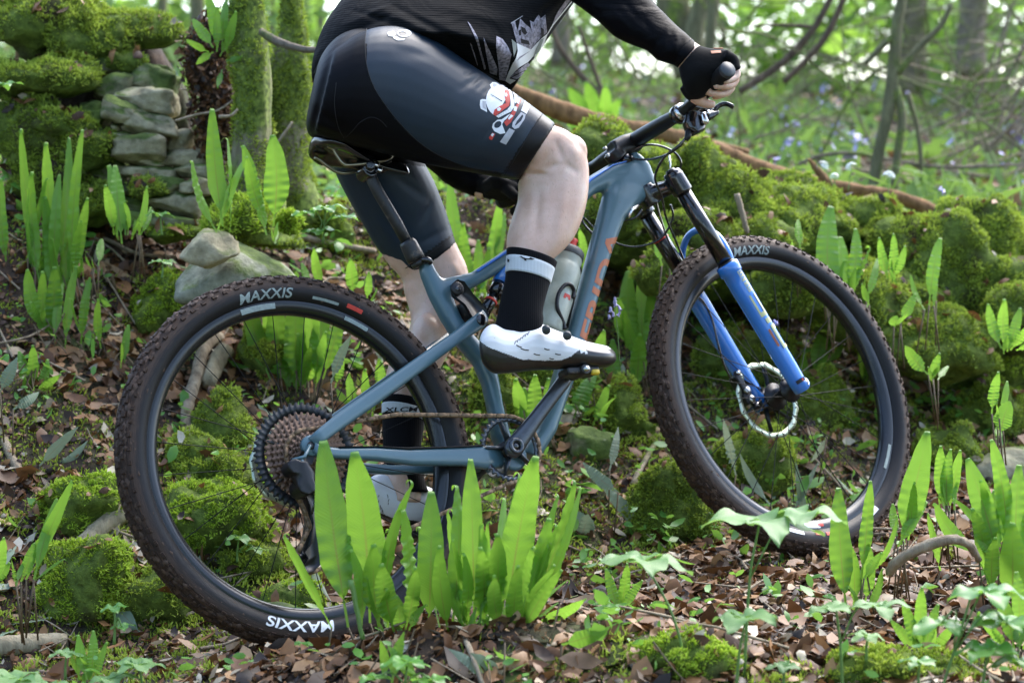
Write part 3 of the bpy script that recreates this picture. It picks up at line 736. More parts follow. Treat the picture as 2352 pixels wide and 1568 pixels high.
# --- single mossy rocks on the bank
for i, (a, b, c, d_, mt, lab) in enumerate([
    (310, 622, 450, 760, 'moss_bright', 'moss topped rock just above the rear tyre, beside the grey slab'),
    (445, 890, 580, 1030, 'moss', 'squarish moss covered rock seen through the rear wheel above the cassette'),
    (372, 1010, 560, 1120, 'moss', 'broad mossy rock seen through the rear wheel left of the cassette'),
    (372, 1110, 640, 1250, 'moss_bright', 'largest bright mossy mound seen through the rear spokes'),
    (490, 1240, 640, 1320, 'moss', 'low mossy hummock between the rear spokes and derailleur'),
    (600, 1345, 760, 1410, 'moss_bright', 'small bright moss cushion on a stone just above the rear rim'),
    (100, 1075, 275, 1200, 'moss_bright', 'bright mossy hump behind the pale broken branch'),
    (60, 1240, 300, 1400, 'moss_bright', 'big mossy mound in front of the rear tyre at far left'),
    (300, 1320, 420, 1410, 'moss', 'mossy hump touching the outside of the rear tyre'),
    (550, 720, 660, 860, 'moss', 'mossy rock over the dark hollow beside the curved root'),
    (2115, 745, 2375, 905, 'moss_bright', 'bright mossy boulder right of the front tyre with brown leaves below'),
    (2180, 890, 2352, 990, 'moss_dark', 'dull mossy stone under the bright boulder beside the front tyre'),
    (2090, 985, 2240, 1090, 'moss', 'mossy stone right behind the tall frond beside the front tyre'),
    (1620, 760, 1800, 880, 'moss_dark', 'dim mossy stone seen between the two fork legs'),
    (1780, 860, 1960, 960, 'moss', 'mossy stone seen through the front wheel right of the disc'),
    (1640, 960, 1800, 1120, 'moss', 'mossy bank stone seen under the brake disc'),
    (1380, 880, 1500, 1010, 'moss', 'mossy stone between the crank arm and front tyre'),
    (1440, 1060, 1640, 1240, 'moss_dark', 'dark mossy rock face just left of the front tyre'),
    (1180, 760, 1330, 880, 'moss', 'mossy hump seen behind the white shoe'),
    (1090, 820, 1180, 960, 'moss', 'mossy lump seen between seat tube and rear tyre'),
    (1430, 1466, 1680, 1550, 'moss_bright', 'bright mossy lump by the trail edge under the drooping leaf'),
    (1930, 1490, 2200, 1568, 'moss', 'mossy lump among the broad leaved herbs by the trail'),
    (660, 470, 800, 560, 'moss_dark', 'dark mossy stump foot under the leafy herb by the saddle'),
    (1150, 610, 1260, 720, 'moss', 'mossy knob visible behind the shock and calf')]):
    cushion(a, b, c, d_, None, 500 + i, 'mossy_rock', None, lab, 'rock', mt, 125000, .0095, .8, 4, .15)
def lone_rock(x0, y0, x1, y1, seed, mat, label, rot=0, d=None, boxy=.3, name='rock'):
    cx = (x0 + x1) / 2; d = d or (hit(cx, y1 - 4) - CAMP).dot(cF); k = d / FPX
    V, F = rock_shape(4, (x1 - x0) / 2 * k, (x1 - x0) / 2 * k * .7, (y1 - y0) / 2 * k, seed, 1.0, .11, boxy, 9, .66)
    if rot: c_, s_ = math.cos(rot), math.sin(rot); V = np.stack([V[:, 0] * c_ - V[:, 2] * s_, V[:, 1], V[:, 0] * s_ + V[:, 2] * c_], 1)
    c = at(cx, (y0 + y1) / 2, d + .02); return own(name, V + np.array(c), F, mat, None, label, 'rock')
lone_rock(408, 530, 545, 610, 71, M['stone'], 'yellowish angular boulder leaning on the grey slab above the rear tyre', .35, 4.98, boxy=.3)
lone_rock(400, 552, 700, 720, 72, M['stone_grey'], 'large pale grey slab just above the top of the rear tyre', -.12, 5.12, .35)
lone_rock(560, 1390, 740, 1450, 73, M['stone_grey'], 'flat pale stone beneath the rear wheel', 0)
lone_rock(1290, 980, 1420, 1060, 74, M['stone_mossy'], 'half buried stone right of the chainring', .1)
lone_rock(2230, 1020, 2420, 1110, 75, M['stone'], 'pale flat stone at far right behind the strap ferns', .05)

P = np.concatenate([a for a, b in ONMOSS]); N = np.concatenate([b for a, b in ONMOSS])
V, F, r, uv = leaves(P, .015, N, 1.8, 1.8, np.clip(RNG.normal(.5, .25, len(P)), 0, 1))
own('leaves_on_moss', V, F, M['litter'], (0, 5, 0), 'single dead brown leaves caught on the moss', 'leaf litter', None, 'stuff', smooth=False, rnd=r, uv=uv)
# moss on the soil, thickest round every mossy rock
P = ground_points(300000, -2.4, 3.0, 3.4, 6.9, lambda P: moss_mask(P) > .04)
for rx_, ry_, rr_ in ROCKS:
    n = int(26000 * rr_ ** 1.1); a = RNG.uniform(0, 2 * PI, n); q = rr_ * np.sqrt(RNG.uniform(.2, 3.2, n)); x, y = rx_ + q * np.cos(a) * 1.15, ry_ + q * np.sin(a); Q = np.stack([x, y, H(x, y)], 1)
    Q = Q[fbm(Q, 9, 3, 12) > -.25 + .45 * (q / rr_ - 1)]; P = np.concatenate([P, Q])
v, _, _ = in_view(P, 60, 60); P = P[v]
n = fbm(P, 22, 3, 40); N = ground_normals(P)
P = P + N * (np.clip(n, -.4, 1) * .016)[:, None]
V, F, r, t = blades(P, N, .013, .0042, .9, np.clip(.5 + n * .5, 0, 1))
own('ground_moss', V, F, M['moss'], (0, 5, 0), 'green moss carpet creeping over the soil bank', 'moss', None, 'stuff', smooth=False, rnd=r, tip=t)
# soft low herbs growing in patches in the moss and litter
P = ground_points(1900, -2.4, 2.9, 3.3, 6.6, lambda P: (fbm(P, 1.9, 2, 61) > -.05) & ((P[:, 1] > 4.6) | (P[:, 0] > .1) | (RNG.random(len(P)) < .25))); P = np.repeat(P, 5, 0); P += RNG.normal(0, .022, P.shape); P[:, 2] += RNG.uniform(.015, .07, len(P))
V, F, r, uv = leaves(P, .016, None, 1.7, .9)
own('low_herbs', V, F, M['herb'], (0, 4, 0), 'patches of small soft green herbs in the moss and leaf litter', 'herbs', None, 'stuff', smooth=False, rnd=r, uv=uv)
# ------------------------------------------------------------------ sticks, roots, logs
def stick(name, label, pts, rad, mat, cat='branch', lift=.01, d=None, knots=0, taper=.75, n=7, group=None):
    W = []
    for i, p in enumerate(pts):
        if d is None: w = hit(p[0], p[1]); w = w + (CAMP - w).normalized() * (lift + .008)
        else: w = at(p[0], p[1], d[i] if isinstance(d, (list, tuple)) else d)
        W.append(w)
    z = (W[0] - CAMP).dot(cF) / FPX; rs = list(rad) if hasattr(rad, '__len__') else [rad * (1 - (1 - taper) * i / (len(pts) - 1)) for i in range(len(pts))]
    V, F = tube(W, [r * z for r in rs], n, smooth=5)
    V = np.array([tuple(v) for v in V]); nz = fbm(V, 60, 2, len(label)); V = V + RNG.normal(0, .0004, V.shape) + (nz * rs[0] * z * .18)[:, None] * RNG.normal(0, 1, V.shape)
    return own(name, V, F, mat, tuple(W[0]), label, cat, group)
stick('root', 'long pale forked root hanging down through the rear wheel view', [(505, 772), (470, 800), (450, 870), (428, 950), (438, 1040), (428, 1130), (410, 1230)], [12, 14, 15, 13, 11, 9, 7], M['twig'], 'root', .05)
stick('branch_stub', 'short thick pale branch stub beside the forked root', [(520, 800), (500, 830), (478, 880)], [22, 21, 18], M['log_pale'], lift=.05)
stick('broken_branch', 'thick pale broken branch lying between two mossy mounds', [(180, 1256), (225, 1218), (285, 1172)], [19, 24, 27], M['log_pale'], lift=.03)
stick('log', 'pale barkless log end lying by the trail at far left', [(-60, 1490), (40, 1482), (150, 1474)], [24, 26, 22], M['log_pale'], 'log', .02, n=12)
stick('branch', 'leaning pale branch left of the rear tyre', [(0, 985), (22, 1040), (60, 1112)], 12, M['twig'])
stick('branch', 'long brown stick running down the bank from the tall ferns', [(173, 527), (240, 548), (319, 583), (420, 590)], 5.5, M['twig'])
stick('branch', 'long dry stick crossing behind the seatpost above the grey slab', [(485, 520), (560, 524), (644, 530), (740, 556), (862, 578)], [5, 7, 8, 8, 7], M['twig'], lift=.04)
stick('twig', 'slender bowed stem slanting past the small strap ferns', [(-20, 792), (61, 774), (112, 747), (176, 700), (240, 670)], 3, M['twig'], 'twig', .03)
stick('twig', 'straight pale twig touching the left side of the rear tyre', [(176, 934), (230, 932), (278, 929)], 5, M['twig'], 'twig')
stick('branch', 'orange brown stick lying right of the front tyre', [(2018, 727), (2060, 765), (2100, 800)], 8, M['log_rot'], lift=.03)
stick('twig', 'thin twig sloping down right of the front tyre', [(2108, 864), (2180, 905), (2262, 944)], 4, M['twig'], 'twig', .04)
stick('twig', 'short grey forked twig stuck in the dark moss at far right', [(2285, 731), (2300, 700), (2320, 661)], 6, M['twig'], 'twig', .09)
stick('dead_frond_stalk', 'curled brown dead fern stalk arching over the trail at right', [(2043, 1315), (2064, 1287), (2121, 1255), (2185, 1238), (2227, 1252), (2249, 1287)], [11, 13, 13, 12, 10, 8], M['twig'], 'dead stalk', d=[4.05, 4.02, 4.0, 4.0, 4.02, 4.05])
stick('dead_frond_stalk', 'mossy brown stalk running down from the curled one', [(2030, 1335), (1985, 1375), (1930, 1420), (1868, 1470)], [9, 9, 8, 6], M['twig_dark'], 'dead stalk', .03)
stick('twig', 'tan twig in front of the big fern clump running to the frame edge', [(1020, 1376), (1069, 1468), (1112, 1580)], 6, M['twig'], 'twig', .03)
stick('twig', 'reddish forked twig at the bottom of the trail', [(1285, 1580), (1345, 1512), (1398, 1461), (1450, 1444)], 5, M['log_rot'], 'twig', .02)
stick('twig', 'thin upright prong of the reddish twig', [(1398, 1461), (1399, 1425), (1397, 1392)], 3.5, M['twig'], 'twig', .03)
stick('cut_stem', 'pale upright cut stem in front of the rear rim', [(806, 1331), (820, 1400), (833, 1468)], 7, M['stem'], 'stem', d=3.78)
stick('branch', 'short white stick left of the front tyre', [(1452, 1112), (1480, 1060), (1515, 1000)], [6, 7, 6], M['twig'], lift=.04)
stick('stick', 'grey upright stick resting on the mossy wall behind the fork', [(1692, 445), (1704, 490), (1716, 536)], 8, M['twig'], d=5.45)
stick('root', 'fine wiry root crossing the face of the stone wall', [(403, 278), (450, 264), (500, 254), (535, 230)], 3, M['twig'], 'root', d=5.3)
stick('root', 'curled wiry root at the foot of the mossy trunk', [(502, 268), (530, 266), (546, 251)], 4, M['twig'], 'root', d=5.25)
stick('branch', 'grey branch jutting right from the mossy trunk toward the rider', [(600, 74), (640, 96), (690, 112), (735, 116)], [9, 10, 8, 6], M['bark'], d=[5.3, 5.25, 5.2, 5.15])
stick('twig', 'thin bare twig slanting between frond and stump', [(625, 345), (650, 310), (672, 280)], 3.5, M['twig'], 'twig', d=5.2)
stick('twig', 'bleached twig in the leaf litter behind the derailleur', [(660, 1330), (700, 1310), (745, 1290)], 3.5, M['twig'], 'twig', .02)
stick('branch', 'long grey branch lying across the slope beyond the mossy wall', [(1800, 400), (1870, 362), (1960, 352), (2060, 370), (2180, 384), (2380, 378)], 5, M['bark'], d=[8, 8, 8, 8, 8, 8])
stick('fallen_log', 'rotten orange brown log lying behind the mossy wall under the handlebar', [(1170, 205), (1250, 240), (1340, 272), (1440, 296), (1540, 312), (1640, 345), (1750, 392), (1850, 418), (1960, 436), (2060, 452), (2160, 492)], [16, 22, 24, 22, 20, 22, 22, 20, 15, 15, 16], M['log_rot'], 'log', d=6.5, n=12)
stick('branch', 'broken snag standing up from the rotten log', [(1905, 425), (1880, 395), (1858, 365)], [12, 9, 4], M['log_rot'], d=6.45)
stick('branch', 'brown stick lying on the slope just above the rotten log', [(1560, 318), (1640, 330), (1720, 350)], 9, M['log_rot'], d=6.9)
# loose brush pile at far right
bp_root = empty('brush_pile', tuple(at(2330, 300, 9)), 'tangled heap of grey dead branches at far right below the tree', 'brush pile')
for i in range(80):
    a = at(RNG.uniform(2210, 2460), RNG.uniform(90, 400), RNG.uniform(8.6, 9.8)); L = RNG.uniform(.2, .7); an = RNG.normal(.65, .45)
    v = Vector((math.cos(an), RNG.normal(0, .3), math.sin(an))) * L
    V, F = tube([a - v / 2, a + Vector((0, 0, RNG.normal(0, .03))), a + v / 2], [.003, .005, .002], 4, cap=False); part('branch', V, F, M['bark' if i % 3 else 'twig'], bp_root)
# hanging dead root mass beside the wall
rm = empty('root_mat', tuple(at(470, 300, 5.35)), 'brown crumbly root mass hanging between stone wall and mossy trunk', 'root mass')
V, F = rock_shape(4, .058, .05, .20, 61, .8, .22); V[:, 0] -= .10 * (V[:, 2] - .05) * 0 + .02 * np.sin(V[:, 2] * 20); Wv = V + np.array(at(492, 205, 5.5)); part('soil', Wv, F, M['ground'], rm)
S, N, A = surf_sample(Wv, F, 3500); V, F, r, uv = leaves(S + N * RNG.uniform(-.01, .03, (len(S), 1)), .009, N, 3, 1.4, np.clip(RNG.normal(.28, .16, len(S)), 0, 1)); part('leaf_debris', V, F, M['litter'], rm, 'stuff', smooth=False, rnd=r, uv=uv)

# ------------------------------------------------------------------ trees
def tree(name, label, pts, rad, d, bark, limbs=(), crown=(), leaf=.05, nleaf=900, moss=None, lmat='canopy', group=None, seed=0, dens_noise=.0):
    """pts/limbs in picture directions at distance d (top points run on above the picture); crown: (px, py, d, radius) blobs"""
    base = at(pts[0][0], pts[0][1], d); W = [at(p[0], p[1], d) for p in pts]; k = d / FPX
    root = empty(name, tuple(base), label, 'tree', group)
    V, F = tube(W, [r * k for r in rad], 14, smooth=6); V = np.array([tuple(v) for v in V])
    c = V - V.mean(0); nz = fbm(V * [1, 1, .35], 14 / max(.3, d / 6), 3, seed); ax = np.array([(v[0] - np.interp(v[2], [w.z for w in W], [w.x for w in W])) for v in V])
    V[:, 0] += ax * nz * .35; V[:, 1] += nz * .012
    part('trunk', V, F, bark, root)
    if moss:
        S, N, A = surf_sample(V, np.array([f if len(f) == 4 else f + (f[2],) for f in F]), moss); m = (fbm(S, 6, 3, seed + 4) > -.12) & (S[:, 2] < at(0, -60, d).z) & (N[:, 1] < .5)
        S, N = S[m], N[m]; n = fbm(S, 26, 3, 2); b = blades(S + N * (np.clip(n, 0, 1) * .006)[:, None], N + [0, 0, .3], .010, .004, .9, np.clip(.5 + n * .5, 0, 1))
        part('moss', b[0], b[1], M['moss'], root, 'stuff', smooth=False, rnd=b[2], tip=b[3])
    for L in limbs:
        dd = L[0]; P_ = [at(q[0], q[1], dd if not isinstance(dd, tuple) else dd[0] + (dd[1] - dd[0]) * i / (len(L[1]) - 1)) for i, q in enumerate(L[1])]
        V, F = tube(P_, [r * k for r in L[2]], 7, smooth=5); part('limb', V, F, bark, root)
    if crown:
        Ps = []
        for (px, py, cd, cr) in crown:
            c = np.array(at(px, py, cd)); n = int(nleaf * cr * cr); q = RNG.normal(0, 1, (n, 3)); q /= np.linalg.norm(q, axis=1)[:, None]; q *= (RNG.random(n) ** .45)[:, None] * cr
            q[:, 2] *= .75; q = q + c; q = q[fbm(q, 1.6, 3, seed + 5) > dens_noise]; Ps.append(q)
        Ps = np.concatenate(Ps); V, F, r, uv = leaves(Ps, leaf, None, 1.6, .5); part('crown', V, F, M[lmat], root, 'stuff', smooth=False, rnd=r, uv=uv)
    return root
# two mossy stems beside the wall (their crowns are high above the picture)
tree('mossy_tree', 'pale barked tree with bright moss beside the stone wall, stands before the stump', [(578, 560), (584, 470), (578, 380), (585, 250), (576, 120), (564, 0), (552, -200), (560, -900), (600, -2200), (610, -3400)],
     [92, 62, 50, 47, 45, 34, 32, 30, 22, 10], 5.35, M['bark_moss'], [(5.35, [(574, -800), (700, -1400), (900, -2000), (1000, -2300)], [14, 11, 7, 3])], [(600, -3600, 5.4, .9)], .05, 500, 26000, seed=3)
tree('mossy_tree', 'wide moss covered trunk right behind the rider and saddle', [(690, 520), (672, 400), (668, 280), (664, 150), (676, 80), (672, 0), (660, -300), (640, -1200), (660, -2600), (670, -3400)],
     [70, 50, 44, 42, 34, 30, 28, 26, 18, 8], 5.75, M['bark_moss'], [], [(660, -3500, 5.8, .9)], .05, 500, 26000, seed=9)
# root flare of bright moss
flare = empty('mossy_root_flare', tuple(at(560, 520, 5.2)), 'bright green mossy root flare at the foot of the pale tree', 'root')
for i, q in enumerate([(530, 430, 650, 530), (475, 470, 600, 540), (440, 500, 540, 556), (600, 470, 690, 560)]): cushion(*q, 5.25 - .03 * i, 81 + i, parent=flare, mat='moss_bright')
G = 'trees beyond the mossy wall'
tree('tree', 'slim purplish trunk rising behind the riders arm, beside bright sky', [(1288, 150), (1290, 60), (1294, -60), (1290, -700), (1300, -1500)], [26, 22, 20, 16, 6], 15, M['bark'], [], [(1300, -900, 15, 1.6)], .09, 130, group=G, seed=11)
tree('tree', 'thick greenish leaning trunk behind the gloved hand', [(1600, 170), (1575, 80), (1545, -20), (1500, -500), (1490, -1300)], [42, 36, 34, 26, 10], 10.5, M['bark_green'], [(10.4, [(1590, 120), (1600, 40), (1640, -60)], [26, 22, 18])], [(1520, -900, 10.5, 1.4)], .08, 150, group=G, seed=12)
tree('tree', 'straight pale stem immediately right of the greenish trunk', [(1628, 190), (1632, 80), (1640, -60), (1650, -700), (1650, -1300)], [17, 15, 15, 12, 4], 9.5, M['bark_green'], [], [(1650, -900, 9.5, 1.1)], .08, 150, group=G, seed=13)
tree('tree', 'broad brown trunk near the brush pile', [(2224, 175), (2226, 80), (2236, -40), (2240, -600), (2240, -1400)], [44, 40, 38, 30, 12], 13, M['bark'], [], [(2240, -700, 13, 2.0), (2080, -20, 13.5, .7)], .09, 150, group=G, seed=14)
tree('tree', 'grey brown trunk half hidden behind the forked sapling', [(2092, 215), (2092, 100), (2096, -40), (2100, -600), (2100, -1300)], [32, 29, 28, 22, 8], 14, M['bark'], [], [(2100, -500, 14, 1.6), (1990, 10, 14, .6)], .09, 150, group=G, seed=15)
tree('sapling', 'thin forked sapling with two splayed stems rising from the log', [(2004, 450), (2022, 340), (2040, 262), (2050, 180), (2060, 60), (2075, -60), (2090, -500)], [9, 10, 12, 14, 13, 12, 6], 7.6, M['bark_green'],
     [(7.6, [(2052, 440), (2062, 350), (2072, 270), (2058, 200)], [9, 10, 11, 9]), (7.6, [(2050, 85), (2020, 112), (1988, 148)], [9, 8, 6]), (7.6, [(2060, 170), (2110, 110), (2160, 60), (2185, 10)], [9, 8, 7, 6]),
      (7.7, [(2085, 215), (2108, 300), (2118, 400)], [7, 6, 5])], [(2090, -500, 7.6, .6)], .05, 500, seed=16)
tree('sapling', 'slanting dark sapling crossing the bright sky gaps right of the hand', [(1700, 210), (1790, 150), (1850, 90), (1885, 40), (1915, -20), (1960, -120)], [8, 8, 8, 8, 8, 5], 8.2, M['twig_dark'],
     [(8.2, [(1730, 60), (1790, 58), (1862, 62)], [3, 4, 5]), (8.3, [(1800, 190), (1860, 130), (1905, 70), (1950, -30)], [7, 8, 8, 7])], [(1990, -250, 8.2, .5)], .045, 500, seed=17)
tree('sapling', 'thin bent sapling on the slope under the riders forearm', [(1455, 330), (1400, 240), (1340, 180), (1285, 110), (1262, 40), (1250, -40)], [8, 8, 7, 7, 6, 4], 8.6, M['twig_dark'], [(8.6, [(1390, 232), (1350, 120), (1330, 60)], [6, 5, 4])], [(1240, -250, 8.6, .5)], .045, 400, seed=18)
tree('tree', 'dark trunk behind the mossy wall top at far left', [(212, 120), (212, 20), (214, -300), (214, -1200)], [14, 13, 12, 5], 15, M['bark'], [], [(214, -600, 15, 1.4)], .09, 130, group=G, seed=19)
tree('tree', 'pale grey trunk standing left of the hanging ferns', [(375, 130), (373, 20), (370, -300), (372, -1100)], [13, 12, 12, 5], 13, M['bark_green'], [], [(380, -600, 13, 1.3)], .09, 130, group=G, seed=20)
tree('tree', 'grey trunk just behind the hanging ferns', [(452, 110), (452, 0), (450, -300), (450, -1100)], [17, 16, 14, 5], 11, M['bark_green'], [], [(450, -600, 11, 1.2)], .08, 130, group=G, seed=21)
for i, (x, w) in enumerate([(622, 9), (648, 7), (700, 8), (735, 10)]):
    tree('tree', ['slender far trunk left of the wide mossy one', 'thinnest far trunk between the two mossy trees', 'far pale trunk beside the riders hip', 'far pale trunk closest to the riders back'][i], [(x, 140), (x + 2, 20), (x, -400), (x, -900)], [w, w, w * .8, 3], 17, M['bark_green'], [], [(x, -600, 17, 1.0)], .09, 110, group=G, seed=22 + i)
# tangle of thin bare branches over the slope
Vs, Fs, c = [], [], 0
for i in range(150):
    a = at(RNG.uniform(1230, 2420), RNG.uniform(-60, 330), RNG.uniform(8, 14)); L = RNG.uniform(.4, 1.5); an = RNG.choice([RNG.normal(.5, .5), RNG.normal(2.4, .5), RNG.normal(1.5, .25)]); v = Vector((math.cos(an), RNG.normal(0, .4), math.sin(an))) * L
    b = Vector((RNG.normal(0, .08), 0, RNG.normal(0, .10))) * L; r_ = RNG.uniform(.003, .007)
    V, F = tube([a - v / 2, a - v / 6 + b, a + v / 5 + b * .3, a + v / 2 + b * RNG.normal(0, 1)], [r_, r_ * .9, r_ * .7, r_ * .35], 5, smooth=3, cap=False)
    Vs += V; Fs += [tuple(q + c for q in f) for f in F]; c += len(V)
own('thicket', Vs, Fs, M['bark_green'], (1, 9, 1), 'tangle of thin bare branches over the slope beyond the wall', 'thicket', None, 'stuff')
# far foliage beyond the crest, with white gaps of sky
def foliage(name, label, blobs, leaf, n, thr, seed, mat='canopy'):
    Ps = []
    for (px, py, cd, cr) in blobs:
        c = np.array(at(px, py, cd)); k = int(n * cr * cr); q = RNG.normal(0, 1, (k, 3)); q /= np.linalg.norm(q, axis=1)[:, None]; q *= (RNG.random(k) ** .4)[:, None] * cr
        q = q * [1, .8, .8] + c; q = q[fbm(q, 2.2, 3, seed) > thr]; Ps.append(q)
    Ps = np.concatenate(Ps); V, F, r, uv = leaves(Ps, leaf, None, 1.6, .5); own(name, V, F, M[mat], None, label, 'foliage', None, 'stuff', smooth=False, rnd=r, uv=uv)
foliage('far_foliage', 'sunlit yellow green foliage of far trees with white gaps of sky', [(1700, -20, 17, .7), (1830, -30, 18, .8), (1960, 20, 17, .9), (2010, -60, 17, .9), (2140, 40, 16, .8), (2300, 20, 16, .9), (1760, 90, 18, .35), (1640, 60, 18, .4), (2200, 120, 16, .5), (2340, 120, 15, .6), (1400, 80, 20, .35)], .075, 950, -.02, 41)
foliage('far_foliage', 'pale far foliage glimpsed above the mossy stone wall', [(260, 20, 18, .8), (380, 40, 18, .9), (480, 20, 17, .7), (650, 60, 18, .8), (720, 20, 18, .8), (160, -40, 18, .6)], .075, 900, .08, 43)
foliage('far_undergrowth', 'hazy green undergrowth along the top of the slope', [(1250, 120, 18, .8), (1420, 110, 19, .8), (1560, 120, 18, .8), (1750, 125, 18, .75), (1900, 130, 17, .75), (2050, 140, 16, .75), (2180, 150, 15, .75), (2330, 160, 14, .75), (1340, 60, 19, .35), (1960, 70, 17, .4), (300, 110, 14, .6), (450, 120, 14, .6), (650, 140, 14, .7), (740, 130, 14, .6)], .06, 1000, -.3, 47, 'cover')
# unseen leaf shell for the wood behind the camera, added to cut fill light
n = 13000; az = RNG.uniform(math.radians(100), math.radians(440), n); rad = RNG.uniform(7, 11, n)
P = np.stack([np.sin(az) * rad, np.cos(az) * rad * 1.0, RNG.uniform(-.2, 9.0, n) ** 1.0], 1); P = P[(np.cos(az) < .45)]; P = P[fbm(P, .35, 3, 8) > -.25]
V, F, r, uv = leaves(P, .24, None, 3.0, .6)
own('unseen_leaf_screen', V, F, M['screen_leaf'], (0, -8, 0), 'unseen screen of woodland leaves added round the camera to cut fill light', 'leaf screen', None, 'stuff', smooth=False, rnd=r, uv=uv)
# ------------------------------------------------------------------ hart's tongue ferns
def frond_mesh(base, tip, W, seed, curl=1.0, twist=0.0, bow=.06, ruffle=1.0, stalk=.16, face=None, ns=70, nu=7, droop=0.0):
    """strap leaf from base to tip (world). width W; margins waved; end rolled over"""
    rr = random.Random(seed); b, t = Vector(base), Vector(tip); L = (t - b).length; ax = (t - b).normalized()
    fr = Vector(face) if face is not None else (CAMP - b); fr = (fr - ax * fr.dot(ax)).normalized()
    fr = (Matrix.Rotation(twist, 3, ax) @ fr); side = ax.cross(fr)
    bw_ = rr.uniform(-1, 1) * bow * L; bs = rr.uniform(-.6, .6) * bow * L
    V, uv = [], []; ph1, ph2 = rr.uniform(0, 6), rr.uniform(0, 6); fq = rr.uniform(13, 18); cr = rr.uniform(.03, .05) * L * .42 + .003; fq = rr.uniform(11, 15)
    ra = rr.uniform(.35, 1.35)
    for i in range(ns + 1):
        s = i / ns; c = b + ax * (L * s) + fr * (bw_ * math.sin(PI * s)) + side * (bs * math.sin(PI * s * .9)) - Vector((0, 0, 1)) * droop * L * s * s
        nf, sd = fr.copy(), side.copy(); e = (s - .90) / .10
        if e > 0 and curl:
            a = e * 3.4 * curl; c = b + ax * (L * .90 + cr * math.sin(a)) + fr * (bw_ * math.sin(PI * .9) - cr * (1 - math.cos(a)) * (1 if rr.random() < 2 else -1)) + side * (bs * math.sin(PI * s * .9)) - Vector((0, 0, 1)) * droop * L * s * s
            nf = fr * math.cos(a) + ax * math.sin(a)
        if s < stalk: w = .0022
        else:
            q = (s - stalk) / (1 - stalk); w = W / 2 * min(1, (q / .22) ** .7) * (1 - .80 * max(0, (q - .30) / .70) ** 1.7) * (1 if q < .93 else max(.3, 1 - ((q - .93) / .07) ** 2 * .65))
            w *= (1 + .035 * math.sin(q * 17 + ph1)) * (1 - .38 * min(1, max(0, (q - .72) / .20)) ** 1.5)
        tw = .25 * math.sin(s * 3 + ph2)
        for j in range(nu):
            u = -1 + 2 * j / (nu - 1); ru = ruffle * ra * min(.13 * W, .0055) * (1.15 - s) * (.75 + .5 * math.sin(s * 7.3 + ph2)) * abs(u) ** 1.3 * (math.sin(fq * s * 2 * PI + ph1 + (0 if u > 0 else 1.3)) * .8 + .5 * math.sin(fq * .47 * s * 6.28 + ph2)) if s > stalk else 0
            uu = u * w
            V.append(c + sd * (uu * math.cos(tw * u)) + nf * (ru - .12 * abs(uu) + uu * math.sin(tw)))
            uv.append(((u + 1) / 2, s))
    F = [(i * nu + j, i * nu + j + 1, (i + 1) * nu + j + 1, (i + 1) * nu + j) for i in range(ns) for j in range(nu - 1)]
    return V, np.array(F), uv
FERN_G = None
def fern(label, fronds, d=None, lift=0.0, name='harts_tongue_fern', mat='frond', spread=.05, stalks=True, extra=1.2):
    """fronds: (base px, base py, tip px, tip py, width px[, options])"""
    bx = sum(f[0] for f in fronds) / len(fronds); by = max(f[1] for f in fronds)
    d0 = d if d is not None else (hit(bx, by) - CAMP).dot(cF)
    rootp = at(bx, by, d0); root = empty(name, tuple(rootp), label, 'fern')
    if extra and mat == 'frond':
        rx_ = random.Random(hash_i(label) + 5); fronds = list(fronds)
        for k in range(int(len(fronds) * extra)):
            f = fronds[rx_.randrange(len(fronds))]; an = rx_.uniform(-.55, .55); sc = rx_.uniform(.30, .72); vx, vy = f[2] - f[0], f[3] - f[1]; c_, s_ = math.cos(an), math.sin(an)
            b0, b1 = f[0] + rx_.uniform(-.8, .8) * f[4], f[1] + rx_.uniform(-8, 14)
            fronds.append((b0, b1, b0 + (vx * c_ - vy * s_) * sc, b1 + (vx * s_ + vy * c_) * sc, f[4] * rx_.uniform(.35, .7), dict(twist=rx_.uniform(-1.2, 1.2), bow=.12, dd=rx_.uniform(-.05, .05))))
    for i, f in enumerate(fronds):
        o = f[5] if len(f) > 5 else {}; sd = hash_i(label) + i * 31; n_all = len(fronds); rr = random.Random(sd); dd = d0 + rr.uniform(-spread, spread) + o.get('dd', 0)
        b = at(f[0], f[1], d0 + rr.uniform(-.02, .02)); t = at(f[2], f[3], dd + rr.uniform(-.03, .03)); W = f[4] * dd / FPX
        V, F, uv = frond_mesh(b, t, W, sd, o.get('curl', 1.0), o.get('twist', rr.uniform(-.45, .45)), o.get('bow', .09), o.get('ruffle', 1.0), o.get('stalk', .12), None, o.get('ns', 64), 7, o.get('droop', 0))
        g = gz(b.x, b.y)
        q = part('frond', V, F, M[o.get('mat', mat)], root, None, o.get('label'), rnd=np.full(len(V), rr.random()), uv=uv)
        if stalks and b.z > g + .015:
            sv, sf = tube([Vector((b.x + rr.uniform(-.02, .02), b.y + .01, max(g - .01, b.z - .11))), b], .0018, 5); part('stalk', sv, sf, M['stalk'], root)
    if d is None and mat == 'frond':
        for k in range(min(8, len(fronds))):
            f = fronds[k]; rr = random.Random(hash_i(label) * 3 + k); b = hit(f[0] + rr.uniform(-6, 6), f[1] + 4); e = b + Vector((rr.uniform(-.07, .07), -rr.uniform(.01, .06), 0)); e.z = gz(e.x, e.y) + .004
            part('dead_stalk', *tube([b + Vector((0, 0, rr.uniform(.03, .09))), (b + e) / 2 + Vector((0, -.01, .03)), e], [.0017, .0014, .0010], 5, smooth=3, cap=False), M['stalk'], root)
    return root
def hash_i(s): 
    h = 7
    for ch in s: h = (h * 131 + ord(ch)) % 1000003
    return h
